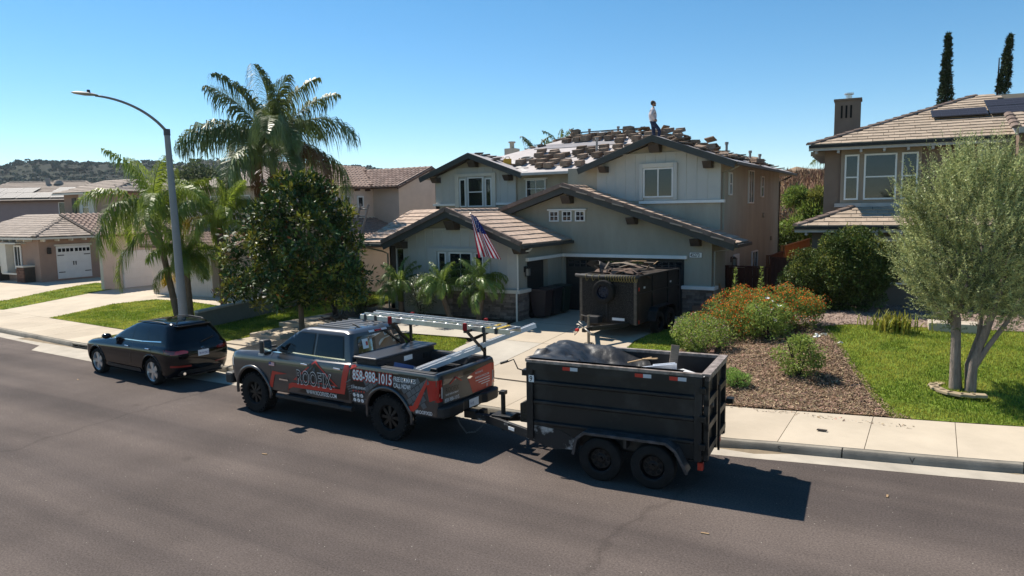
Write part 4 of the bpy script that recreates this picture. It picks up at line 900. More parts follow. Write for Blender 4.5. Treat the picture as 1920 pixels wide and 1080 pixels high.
for y in (-6.0, -4.3, -3.2, -2.15, -1.1):
    window(H2, -1.9, y, 4.3, 4.95, .52, face='right', rail=None, blinds=False, frame=.085)
hb_('belt_trim', -1.9, -1.82, -6.9, 0, 3.62, 3.78, CREAM)
# lower roof falling to the right, with its front gable-end wall
e3 = 2.35; h2plane([(1.9, -5.2, e3), (1.9, 3.5, e3), (-1.88, 3.5, e3+3.78*.35), (-1.88, -5.2, e3+3.78*.35)])
c3 = math.sqrt(1+.35*.35)
tile_field(H2, (1.9, -5.2, e3), (0, 1, 0), (-1/c3, 0, .35/c3), [(0, -.03), (6, -.03), (6, 3.95), (0, 3.95)], .29, .37, BT, barrel_tile_mb, 300, stagger=False)
MB().prism([(-1.9, -.6), (1.5, -.6), (1.5, e3-.05), (-1.9, e3+1.12)], 'y', -4.9, -4.7).build('wall', H2S, H2); hb_('wall', 1.3, 1.5, -4.7, 0, -.6, e3-.02, H2S)
MB().bar((1.95, -5.22, e3), (-1.88, -5.22, e3+3.78*.35), .08, .2).build('fascia', FB, H2)
for y, b_ in ((-3.2, 2.4), (-1.9, .9), (-2.5, .9)):
    m = Matrix.Translation((1.9-b_/c3, y, e3+b_*.35/c3+.05)); v_ = MB()
    v_.lathe([(0, .26), (.14, .24), (.26, .12), (.28, -.08)], 14, m); v_.build('roof_vent', BT, H2, smooth=True)
window(H2, -.2, -4.9, .3, 1.5, .5, rail='h', blinds=False, frame=.08)
# entry, wing and white garage door deeper on the left
hb_('wall', -9, -4.6, -9.2, -9.0, -.6, 2.6, H2S); hb_('wall', -4.6, -4.2, -9.2, -8.8, -.6, 2.5, H2S, bevel=.01); hb_('wall', -2.6, -2.2, -9.0, -7.02, -.6, 2.5, H2S)
h2plane([(-9.4, -9.6, 2.5), (-1.9, -9.6, 2.5), (-1.9, -7.02, 3.4), (-9.4, -7.02, 3.4)])
tile_field(H2, (-9.4, -9.6, 2.5), (1, 0, 0), (0, .945, .33), [(0, 0), (7.5, 0), (7.5, 2.7), (0, 2.7)], .29, .37, BT, barrel_tile_mb, 300, stagger=False)
hb_('entry_door', -3.9, -2.9, -7.06, -7.003, -.1, 2.1, BROWN)
window(H2, -4.2, -7.0, 3.9, 5.0, .9, rail='h'); window(H2, -6.4, -7.0, 3.9, 5.0, .9, rail='h')
g2 = hb_('wall', -14.2, -13.9, -9, -2, -.6, 3.1, H2S); hb_('wall', -13.9, -9, -2.2, -2, -.6, 3.1, H2S)
gdw = M('garage_door_white', (.70, .69, .66), .5, var=.04)
d2 = hb_('garage_door', -13.9, -13.83, -7.9, -5.2, -.1, 2.05, gdw)
for r in range(4): hb_('door_panel', -13.83, -13.815, -7.85, -5.25, -.06+r*.52, .42+r*.52, gdw, d2, bevel=.008)
h2plane([(-13.4, -9.5, 3.0), (-13.4, -1.5, 3.0), (-17, -1.5, 4.2), (-17, -9.5, 4.2)])
tile_field(H2, (-13.4, -9.5, 3.0), (0, 1, 0), (-.949, 0, .316), [(0, 0), (8, 0), (8, 3.7), (0, 3.7)], .29, .37, BT, barrel_tile_mb, 300, stagger=False)
# ------------------------------------------------------------------ far left house with the three side garage doors
H3S = M('stucco_clay', (.33, .23, .18), .9, var=.08, vs=1.5); FT = M('roof_tile_taupe', (.34, .285, .24), .9, var=.2, vs=6, rnd=.12)
H3 = thing('clay_house', 'clay coloured house with white carriage garage doors and low hipped roof at the left edge', 'house', (-36.0, -2.0, .4))
def h3(name, x0, x1, y0, y1, z0, z1, mat, par=None, **k): return MB().box(x0, x1, y0, y1, z0, z1).build(name, mat, par or H3, **k)
h3('wall', -.3, 0, 0, 10, -.5, 2.9, H3S); h3('wall', -9, -.3, 0, .3, -.5, 2.9, H3S); h3('wall', -9, -.3, 9.7, 10, -.5, 2.9, H3S)
def h3plane(q): return MB().slab(q, .1).build('roof_deck', FB, H3)
h3plane([(.55, -.55, 2.85), (.55, 10.5, 2.85), (-4, 6, 4.3), (-4, 4, 4.3)]); h3plane([(.55, -.55, 2.85), (-4, 4, 4.3), (-9.5, 4, 4.3), (-9.5, -.55, 2.85)]); h3plane([(.55, 10.5, 2.85), (-4, 6, 4.3), (-9.5, 6, 4.3), (-9.5, 10.5, 2.85)])
cc = math.hypot(4.55, 1.45)
tile_field(H3, (.55, -.55, 2.85), (0, 1, 0), (-4.55/cc, 0, 1.45/cc), [(.05, 0), (11, 0), (6.55, cc), (4.55, cc)], .33, .42, FT, maxn=150)
tile_field(H3, (-9.5, -.55, 2.85), (1, 0, 0), (0, 4.55/cc, 1.45/cc), [(0, 0), (10, 0), (5.5, cc), (0, cc)], .33, .42, FT, maxn=300)
ridge_caps(H3, (.55, -.55, 2.91), (-4, 4, 4.36), FT); ridge_caps(H3, (.55, 10.5, 2.91), (-4, 6, 4.36), FT)
MB().bar((.58, -.55, 2.76), (.58, 10.5, 2.76), .05, .12).build('fascia', CREAM, H3); MB().bar((-9.5, -.58, 2.76), (.58, -.58, 2.76), .05, .12).build('fascia', CREAM, H3)
for i in range(12): h3('rafter_tail', .02, .5, .1+.85*i, .18+.85*i, 2.56, 2.70, CREAM)
for i in range(9): h3('rafter_tail', -8+.9*i, -7.92+.9*i, -.5, -.02, 2.56, 2.70, CREAM)
for k, y in enumerate((1.0, 3.85, 6.7)):
    d = h3('garage_door', 0, .05, y, y+2.15, .1, 2.2, gdw); h3('door_header', 0, .1, y-.1, y+2.25, 2.21, 2.33, CREAM, d)
    for r in range(4): h3('door_panel', .05, .062, y+.04, y+2.11, .14+r*.52, .6+r*.52, gdw, d, bevel=.006)
    for q in range(8): h3('door_pane', .062, .07, y+.1+q*.25+(.05 if q > 3 else 0), y+.29+q*.25+(.05 if q > 3 else 0), 1.84, 2.06, DARKIN, d)
    for yy in (y+.04, y+1.7):
        for zz in (.5, 1.6): h3('hinge', .062, .08, yy, yy+.4, zz, zz+.05, BLK, d)
    for yy in (y+.98, y+1.13): h3('handle', .062, .1, yy, yy+.04, .95, 1.2, BLK, d)
lan = h3('wall_lamp', 0, .2, .45, .65, 1.75, 2.15, BLK, bevel=.03)
# front with the recessed window and stone piers
window(H3, -2.6, -.02, .75, 2.3, .9, rail='v', frame=.1); h3('bay_wall', -4.0, -3.15, -.5, 0, .5, 2.4, CREAM); h3('window_head', -4.2, -1.6, -.62, -.002, 2.4, 2.5, CREAM); h3('window_sill', -3.6, -1.6, -.62, -.55, .45, .55, CREAM)
SB2 = M('brick_brown', (.13, .075, .055), .9, var=.3, vs=7, rnd=.3)
for x in (-1.6, -5.0, -7.2):
    h3('pier', x, x+.9, -.62, -.003, -.5, .95, STB); h3('pier_cap', x-.06, x+.96, -.7, -.003, .95, 1.05, CREAM)
    stones(H3, x, x+.9, -.4, .93, (0, -.62, 0), (1, 0, 0), (0, -1, 0), SB2)
# upper block behind
h3('wall', -5.5, 0.6, 4.6, 11, 2.5, 5.8, H3S); h3plane([(-6, 4.1, 5.75), (1.1, 4.1, 5.75), (-.5, 7, 6.7), (-4, 7, 6.7)]); h3plane([(1.1, 4.1, 5.75), (1.1, 11.5, 5.75), (-.5, 7, 6.7)])
cd_ = math.hypot(2.9, .95); tile_field(H3, (-6, 4.1, 5.75), (1, 0, 0), (0, 2.9/cd_, .95/cd_), [(0, 0), (7.1, 0), (5.5, cd_), (2, cd_)], .33, .42, FT, maxn=300)
ce_ = math.hypot(1.6, .95); tile_field(H3, (1.1, 4.1, 5.75), (0, 1, 0), (-1.6/ce_, 0, .95/ce_), [(0, 0), (7.4, 0), (2.9, ce_)], .33, .42, FT, maxn=300)
MB().bar((-6, 4.05, 5.68), (1.1, 4.05, 5.68), .05, .12).build('fascia', CREAM, H3)
h3('bay_wall', -3.2, -1.4, 4.4, 4.6, 3.9, 5.7, CREAM); window(H3, -2.3, 4.4, 4.1, 5.4, .9, rail='h', blinds=True); h3('shutter', -4.4, -3.9, 4.54, 4.6, 3.9, 5.4, BROWN)
window(H3, .6, 6.5, 4.1, 5.3, .9, face='right', rail='h')
# ------------------------------------------------------------------ house with solar roof beyond
H4S = M('stucco_mauve_grey', (.27, .215, .215), .9, var=.06, vs=1)
H4 = thing('solar_house', 'mauve grey house with a long row of solar panels on its roof, far left', 'house', (-60, 12.4, .3), math.radians(30))
def h4(name, x0, x1, y0, y1, z0, z1, mat, par=None, **k): return MB().box(x0, x1, y0, y1, z0, z1).build(name, mat, par or H4, **k)
h4('wall', -12, 4, 0, .3, -.5, 5.9, H4S); h4('wall', 3.7, 4, .3, 9, -.5, 5.9, H4S)
def h4plane(q): return MB().slab(q, .12).build('roof_deck', FB, H4)
h4plane([(-12.5, -.5, 5.8), (4.5, -.5, 5.8), (-1, 5, 7.8), (-9, 5, 7.8)]); h4plane([(4.5, -.5, 5.8), (4.5, 10, 5.8), (-1, 5, 7.8)]); h4plane([(-9, 5, 7.8), (-1, 5, 7.8), (4.5, 10, 5.8), (-12.5, 10, 5.8)])
cf = math.hypot(5.5, 2.0); tile_field(H4, (-12.5, -.5, 5.8), (1, 0, 0), (0, 5.5/cf, 2/cf), [(0, 0), (17, 0), (11.5, cf), (3.5, cf)], .4, .45, FT, maxn=0)
ridge_caps(H4, (4.5, -.5, 5.86), (-1, 5, 7.86), FT, .5); ridge_caps(H4, (-9, 5, 7.86), (-1, 5, 7.86), FT, .5)
for i in range(9): solar(H4, (-12.5, -.5, 5.8), (1, 0, 0), (0, 5.5/cf, 2/cf), 0, .8+i*1.68, .4, 1.6, 1.5)
for i in range(4): solar(H4, (-12.5, -.5, 5.8), (1, 0, 0), (0, 5.5/cf, 2/cf), 0, 1.6+i*1.68, 2.0, 1.6, 1.5)
solar(H4, (-12.5, -.5, 5.8), (1, 0, 0), (0, 5.5/cf, 2/cf), 0, 10.2, 2.0, 1.6, 1.5)
window(H4, .3, 0, 4.2, 5.6, 2.3, rail='v', blinds=True)
MB().tube([(-4.5, 4.2, 7.2), (-4.5, 4.2, 8.2)], .22, 10).build('flue', MATS['vent_grey'], H4); MB().lathe([(0, .5), (.35, .42), (.5, .0)], 12, Matrix.Translation((-3.4, 4.2, 7.5))).build('roof_vent', FT, H4, smooth=True)
# ------------------------------------------------------------------ hills
def hills():
    CAMX, CAMY = 12.66, -25.3; V = []; F = []; nt_ = 150; nr = 46
    for i in range(nt_+1):
        th = math.radians(100+i*(170-100)/nt_)              # bearing from +X
        for j in range(nr+1):
            r = 260+j*(1100-260)/nr; x = CAMX+r*math.cos(th); y = CAMY+r*math.sin(th)
            prof = smoothstep(420, 900, r)*(1-.35*smoothstep(900, 1100, r))
            ridge = 58+9*mnoise.noise((th*9, 1.3, 0))+6*mnoise.noise((th*27, 5, 0))
            ridge *= smoothstep(math.radians(112), math.radians(137), th)
            sp = 14*mnoise.fractal((x*.006, y*.006, 0), 1.0, 2.0, 4)*prof
            V.append((x, y, -3+ridge*prof+sp))
    for i in range(nt_):
        for j in range(nr): a = i*(nr+1)+j; F.append((a, a+1, a+nr+2, a+nr+1))
    b = MB(); b.v = V; b.f = F
    m = M('chaparral_hill', (.010, .018, .011), .95, var=.3, vs=.05, col2=(.020, .028, .017), thr=(.35, .72), bump=1, bs=.12)
    b.build('hills', m, smooth=True, kind='structure'); return V
HV = hills()
def blobs(name, pts, rad, mat, n=10, flat=.75, sz_=.55):
    """bushes far off: each a little puff of leaf-sized faces"""
    P = np.repeat(np.array(pts, float), n, 0); R = np.repeat(np.array(rad, float), n); k = len(P)
    d = rng.normal(size=(k, 3)); d /= np.linalg.norm(d, axis=1)[:, None]; d[:, 2] = np.abs(d[:, 2])*flat
    C = P+d*R[:, None]*rng.uniform(.55, 1, k)[:, None]
    t = rng.normal(size=(k, 3)); t = np.cross(d, t); t /= np.linalg.norm(t, axis=1)[:, None]+1e-9; s = np.cross(d, t)
    l = (R*sz_)[:, None]; V = np.stack([C-t*l, C+s*l*.8, C+t*l, C-s*l*.8], 1)
    return obj(name, raw_mesh(name, V, 4, mat), kind='stuff')
hp = [(v[0]+random.uniform(-9, 9), v[1]+random.uniform(-9, 9), v[2]+.5) for v in random.sample(HV, 6650)+random.sample(HV, 6650) if v[2] > -1]
blobs('chaparral', hp, [random.uniform(1.8, 4.2) for _ in hp], M('chaparral_leaf', (.056, .086, .050), .9, var=.4, vs=.02, island=.25), 9, .5, .5)
# dry hillside behind the gap at the right
def hz(x, y):
    t = smoothstep(15, 24, y)*smoothstep(-14, -4, x)
    return H(x, y)-.05+t*(5.2+.09*(y-24))+.5*t*mnoise.fractal((x*.4, y*.4, 2), 1, 2, 4)
sheet('hillside', [(-16, 13), (34, 13), (34, 48), (-16, 48)], M('dry_slope', (.30, .215, .14), .95, var=.35, vs=.7, bump=.8, bs=4), 0, .9, zf=hz)
# ------------------------------------------------------------------ vehicles: bodies lofted from stacked plan outlines
class Body:
    """levels: (z_rear, z_front, x_rear, x_front, half_width, corner_front, corner_rear, bow)"""
    NC = 7; NS = 15; NE = 7
    def __init__(s, levels): s.L = levels
    def ring(s, lv):
        zr_, zf_, x0, x1, w, rf, rr, bow = lv; P = []
        def yb(x): t = (x-(x0+x1)/2)/((x1-x0)/2); return w-bow*t*t
        # left side (y>0) from rear to front, front corner, front, ...
        half = []
        for i in range(s.NC): a = PI-(PI/2)*i/(s.NC-1); half.append((x0+rr+rr*math.cos(a), -rr+rr*math.sin(a), True))
        for i in range(1, s.NS): t = i/s.NS; half.append((x0+rr+(x1-rf-x0-rr)*t, 0, False))
        for i in range(s.NC): a = PI/2-(PI/2)*i/(s.NC-1); half.append((x1-rf+rf*math.cos(a), -rf+rf*math.sin(a), True))
        pts = []
        for x, dy, c in half: pts.append((x, max(.0, yb(x)+dy)))
        fr = []; y1 = pts[-1][1]; y0 = pts[0][1]
        for i in range(1, s.NE): fr.append((x1+.03*(1-(2*i/s.NE-1)**2), y1-2*y1*i/s.NE))
        rear = []
        for i in range(1, s.NE): rear.append((x0-.03*(1-(2*i/s.NE-1)**2), -y0+2*y0*i/s.NE))
        full = pts+fr+[(x, -y) for x, y in reversed(pts)]+rear
        return [(x, y, zr_+(zf_-zr_)*max(0, min(1, (x-x0)/(x1-x0)))) for x, y in full]
    def mb(s, capb=True, capt=True):
        b = MB(); R = [s.ring(l) for l in s.L]; n = len(R[0])
        for r in R: b.v += r
        for k in range(len(R)-1):
            for i in range(n): j = (i+1) % n; b.f.append((k*n+i, k*n+j, (k+1)*n+j, (k+1)*n+i))
        if capb: b.f.append(tuple(range(n-1, -1, -1)))
        if capt: b.f.append(tuple((len(R)-1)*n+i for i in range(n)))
        return b
    def at(s, z, x):
        """interpolated level at height z, position x"""
        def zl(l): return l[0]+(l[1]-l[0])*max(0, min(1, (x-l[2])/(l[3]-l[2])))
        for a, b in zip(s.L[:-1], s.L[1:]):
            za, zb = zl(a), zl(b)
            if zb > za and za <= z <= zb: t = (z-za)/(zb-za); return [p+(q-p)*t for p, q in zip(a, b)]
        return list(s.L[0] if z < zl(s.L[0]) else s.L[-1])
    def y(s, x, z):
        _, _, x0, x1, w, rf, rr, bow = s.at(z, x); t = (x-(x0+x1)/2)/((x1-x0)/2); y = w-bow*t*t
        if x > x1-rf: q = min(1, (x-(x1-rf))/max(rf, 1e-4)); y += -rf+rf*math.sqrt(max(0, 1-q*q))
        if x < x0+rr: q = min(1, ((x0+rr)-x)/max(rr, 1e-4)); y += -rr+rr*math.sqrt(max(0, 1-q*q))
        return y
    def xr(s, y, z):
        _, _, x0, x1, w, rf, rr, bow = s.at(z, 0); y0 = w-bow-rr; 
        x = x0-.03*(1-min(1, abs(y)/max(y0, .01))**2)
        if abs(y) > y0: q = min(1, (abs(y)-y0)/max(rr, 1e-4)); x = x0+rr-rr*math.sqrt(max(0, 1-q*q))
        return x
def cut(o, cyls):
    cs = []
    for x, z, r, y0, y1 in cyls:
        b = MB(); b.prism([(x+r*math.cos(2*PI*q/48), z+r*math.sin(2*PI*q/48)) for q in range(48)], 'y', min(y0, y1), max(y0, y1)); c = b.build('cutter', None, o.parent); cs.append(c)
        m = o.modifiers.new('c', 'BOOLEAN'); m.operation = 'DIFFERENCE'; m.object = c; m.solver = 'EXACT'
    dg = bpy.context.evaluated_depsgraph_get(); dg.update(); me = bpy.data.meshes.new_from_object(o.evaluated_get(dg)); o.modifiers.clear(); o.data = me
    for c in cs: bpy.data.objects.remove(c)
    me.materials.append(M('wheel_well', (.008, .008, .008), .9)); k = len(me.materials)-1
    for p in me.polygons:
        for x, z, r, y0, y1 in cyls:
            if math.hypot(p.center.x-x, p.center.z-z) < r*1.0005 and min(y0, y1)-.01 < p.center.y < max(y0, y1): p.material_index = k
    me.polygons.foreach_set('use_smooth', [True]*len(me.polygons)); me.set_sharp_from_angle(angle=math.radians(32))
def tess(poly, res=.08):
    bm = bmesh.new(); bm.faces.new([bm.verts.new((p[0], p[1], 0)) for p in poly])
    for ax in (0, 1):
        lo = min(p[ax] for p in poly); hi = max(p[ax] for p in poly); n = int((hi-lo)/res)
        for i in range(1, n+1):
            co = [0, 0, 0]; no = [0, 0, 0]; co[ax] = lo+i*(hi-lo)/(n+1); no[ax] = 1
            bmesh.ops.bisect_plane(bm, geom=bm.verts[:]+bm.edges[:]+bm.faces[:], plane_co=co, plane_no=no)
    bmesh.ops.triangulate(bm, faces=bm.faces); bm.verts.index_update()
    V = [tuple(v.co) for v in bm.verts]; F = [tuple(v.index for v in f.verts) for f in bm.faces]; bm.free(); return V, F
def patch(name, poly, fn, mat, parent, res=.08, smooth=True, **k):
    """2D polygon laid on a surface: fn(a,b)->point"""
    V, F = tess(poly, res); b = MB(); b.v = [tuple(fn(v[0], v[1])) for v in V]; b.f = F
    o = b.build(name, mat, parent, smooth=smooth); 
    for q, v in k.items(): o[q] = v
    return o
def text_on(name, txt, size, org, fn, mat, parent, bold=.01, cond=.7, space=1., slant=0, flip=-1):
    me = text_mesh(txt, size, bold, cond, space); me.materials.append(mat)
    for v in me.vertices:
        a = org[0]+flip*v.co.x; c = org[1]+v.co.y+slant*v.co.x; v.co = Vector(fn(a, c))
    me.update(); return obj(name, me, parent)
def wheel(parent, name, x, y, r, wd, side, rim_r, rimmat, spokes=8, kind='alloy', tread=True, label=None):
    """side +1: outer face towards +y"""
    W = bpy.data.objects.new(name, None); COL.objects.link(W); W.parent = parent; W.location = (x, y, r); W.rotation_euler = (-PI/2 if side > 0 else PI/2, random.uniform(0, 1)*0, 0); W.empty_display_size = .1
    if label: W['label'] = label
    h = wd/2; prof = [(rim_r, -h*.85), (rim_r+.02, -h*.98), (r*.88, -h), (r*.965, -h*.86), (r, -h*.6), (r, h*.6), (r*.965, h*.86), (r*.88, h), (rim_r+.02, h*.98), (rim_r, h*.85)]
    t = MB(); t.lathe(prof, 40, closed=False)
    if tread:
        for i in range(30):
            for z0, sg in ((-.72, 1), (-.24, -1), (.24, 1), (.72, -1)):
                m = Matrix.Rotation(2*PI*(i+(.5 if sg > 0 else 0))/30, 4, 'Z') @ Matrix.Translation((r+.001, 0, z0*h)) @ Matrix.Rotation(.35*sg, 4, 'X'); t.box(-.012, .012, -r*.068, r*.068, -h*.21, h*.21, m)
            m = Matrix.Rotation(2*PI*i/30, 4, 'Z') @ Matrix.Translation((r*.945, 0, h*.93)) @ Matrix.Rotation(-.5, 4, 'Y'); t.box(-.03, .03, -r*.05, r*.05, -.008, .012, m)
    t.build('tyre', M('tyre_rubber', (.018, .0175, .017), .85, var=.25, vs=8, bump=.2, bs=50), W, smooth=30)
    b = MB()
    b.lathe([(rim_r, -h*.8), (rim_r*.96, -h*.7), (rim_r*.93, h*.3), (rim_r*.98, h*.8), (rim_r*1.02, h*.86), (rim_r*1.02, h*.8)], 36)
    if kind == 'alloy':      # spokes
        for i in range(spokes):
            a = 2*PI*i/spokes; m = Matrix.Rotation(a, 4, 'Z'); sp = rim_r*PI*2/spokes
            b.add([m @ Vector(p) for p in ((rim_r*.16, -sp*.13, h*.70), (rim_r*.95, -sp*.20, h*.62), (rim_r*.95, sp*.20, h*.62), (rim_r*.16, sp*.13, h*.70), (rim_r*.16, -sp*.16, h*.4), (rim_r*.95, -sp*.24, h*.3), (rim_r*.95, sp*.24, h*.3), (rim_r*.16, sp*.16, h*.4))],
                  [(0, 1, 2, 3), (4, 7, 6, 5), (0, 4, 5, 1), (2, 6, 7, 3), (1, 5, 6, 2), (0, 3, 7, 4)])
        b.lathe([(0, h*.78), (rim_r*.2, h*.76), (rim_r*.24, h*.66), (rim_r*.24, h*.35)], 16)
    else:                    # steel disc with round holes suggested by recessed cups
        b.lathe([(0, h*.30), (rim_r*.30, h*.32), (rim_r*.42, h*.18), (rim_r*.80, h*.22), (rim_r*.94, h*.0)], 28)
        b.lathe([(0, h*.62), (rim_r*.15, h*.60), (rim_r*.17, h*.3)], 14)
        for i in range(8):
            a = 2*PI*i/8; b.lathe([(.02, h*.24), (.032, h*.26), (.04, h*.2)], 10, Matrix.Translation((rim_r*.62*math.cos(a), rim_r*.62*math.sin(a), .004)))
    for i in range(8 if kind == 'steel' else 6):
        a = 2*PI*(i+.5)/(8 if kind == 'steel' else 6); q = rim_r*.30; b.lathe([(.012, h*.3), (.012, h*.72 if kind == 'alloy' else h*.4), (0, h*.74 if kind == 'alloy' else h*.42)], 6, Matrix.Translation((q*math.cos(a), q*math.sin(a), 0)))
    b.build('rim', rimmat, W, smooth=30)
    d = MB(); d.lathe([(0, 0), (rim_r*.93, 0)], 24); d.build('brake_backing', M('hub_black', (.008, .008, .008), .8), W)
    if kind == 'steel':
        for i in range(8):
            a = 2*PI*i/8; MB().lathe([(0, h*.245), (.024, h*.245)], 10, Matrix.Translation((rim_r*.62*math.cos(a), rim_r*.62*math.sin(a), .004))).build('hand_hole', MATS['hub_black'], W)
    return W
def place(o, u, v, head): o.location = (u, v, 0); o.rotation_euler = (0, 0, math.radians(head))
CHROME = M('chrome', (.75, .75, .75), .12, 1, var=.02); RED = M('vinyl_red', (.52, .035, .02), .45, var=.05); VWHITE = M('vinyl_white', (.78, .78, .78), .45, var=.02); VBLK = M('vinyl_black', (.006, .006, .007), .3, var=.1)
VGREY = M('vinyl_grey', (.045, .046, .05), .4, var=.1); VSH = M('vinyl_shingle', (.10, .115, .125), .4, var=.25, vs=6); VBR = M('vinyl_taupe', (.10, .09, .075), .4, var=.2)
LAMP = M('tail_lamp_red', (.42, .01, .008), .12, var=.1, coat=.8); LAMPD = M('tail_lamp_dark', (.12, .004, .005), .1, var=.05, coat=.8); LENS = M('lens_clear', (.55, .55, .53), .15, coat=.6)
CGLASS = glass_mat('car_glass', (.004, .005, .006), .06, ior=1.42)
PLAST = M('black_plastic', (.014, .014, .015), .6, var=.2, vs=9)
# ------------------------------------------------------------------ pickup truck (local: x forward from rear axle, y to its left, z up)
TP = M('graphite_paint', (.050, .050, .053), .32, .35, var=.06, vs=2, coat=.9)
TR = thing('pickup_truck', 'dark grey crew cab roofing pickup with red and white lettering, towing the open black trailer', 'truck'); place(TR, 3.58, -13.88, 178.4)
A = (0, 4.06); WR = .455
CAB = Body([(.56, .56, 1.06, 4.80, .90, .25, .04, .02), (.60, .60, 1.03, 4.90, .965, .28, .04, .02), (.78, .78, 1.02, 4.97, .992, .30, .04, .025), (1.0, 1.0, 1.02, 4.99, 1.0, .30, .04, .03), (1.16, 1.16, 1.02, 4.99, .998, .30, .04, .03),
            (1.34, 1.27, 1.02, 4.96, .985, .30, .05, .035), (1.40, 1.33, 1.02, 4.92, .965, .30, .05, .04), (1.43, 1.37, 1.03, 4.82, .925, .28, .06, .045), (1.455, 1.44, 1.04, 3.62, .905, .2, .06, .03),
            (1.52, 1.52, 1.05, 3.48, .895, .18, .06, .03), (1.90, 1.90, 1.13, 2.86, .79, .14, .08, .025), (1.99, 1.99, 1.16, 2.68, .755, .13, .10, .02), (2.035, 2.03, 1.22, 2.56, .70, .13, .12, .02), (2.06, 2.05, 1.34, 2.40, .58, .13, .12, .02)])
BED = Body([(.60, .60, -1.20, 1.0, .93, .03, .06, .005), (.66, .66, -1.22, 1.0, .975, .03, .07, .01), (.85, .85, -1.235, 1.0, .996, .03, .08, .01), (1.15, 1.15, -1.24, 1.0, 1.0, .03, .08, .01), (1.36, 1.36, -1.24, 1.0, .99, .03, .08, .01),
            (1.425, 1.425, -1.23, 1.0, .975, .03, .08, .01), (1.45, 1.45, -1.21, .98, .95, .03, .07, .01), (1.45, 1.45, -1.13, .92, .82, .03, .03, 0), (1.40, 1.40, -1.12, .91, .80, .03, .03, 0), (.98, .98, -1.11, .90, .80, .03, .03, 0)])
cab = CAB.mb().build('cab_body', TP, TR, smooth=32); cut(cab, [(A[1], WR+.03, .57, .55, 1.4), (A[1], WR+.03, .57, -1.4, -.55)])
bed = BED.mb().build('bed_body', TP, TR, smooth=32); cut(bed, [(A[0], WR+.03, .565, .58, 1.4), (A[0], WR+.03, .565, -1.4, -.58)])
def cs(off=.004, sg=1): return lambda x, z: (x, sg*(CAB.y(x, z)+off), z)
def bs(off=.004, sg=1): return lambda x, z: (x, sg*(BED.y(x, z)+off), z)
MB().box(-1.1, .9, -.62, .62, .5, .62).box(.9, 4.7, -.55, .55, .45, .66).box(-1.15, 4.6, -.45, -.35, .5, .7).box(-1.15, 4.6, .35, .45, .5, .7).build('chassis', BLK, TR)
MB().box(-1.1, .9, -.8, .8, 1.02, 1.035).box(-.5, .5, .6, .8, 1.0, 1.24).box(-.5, .5, -.8, -.6, 1.0, 1.24).build('bed_liner', PLAST, TR)
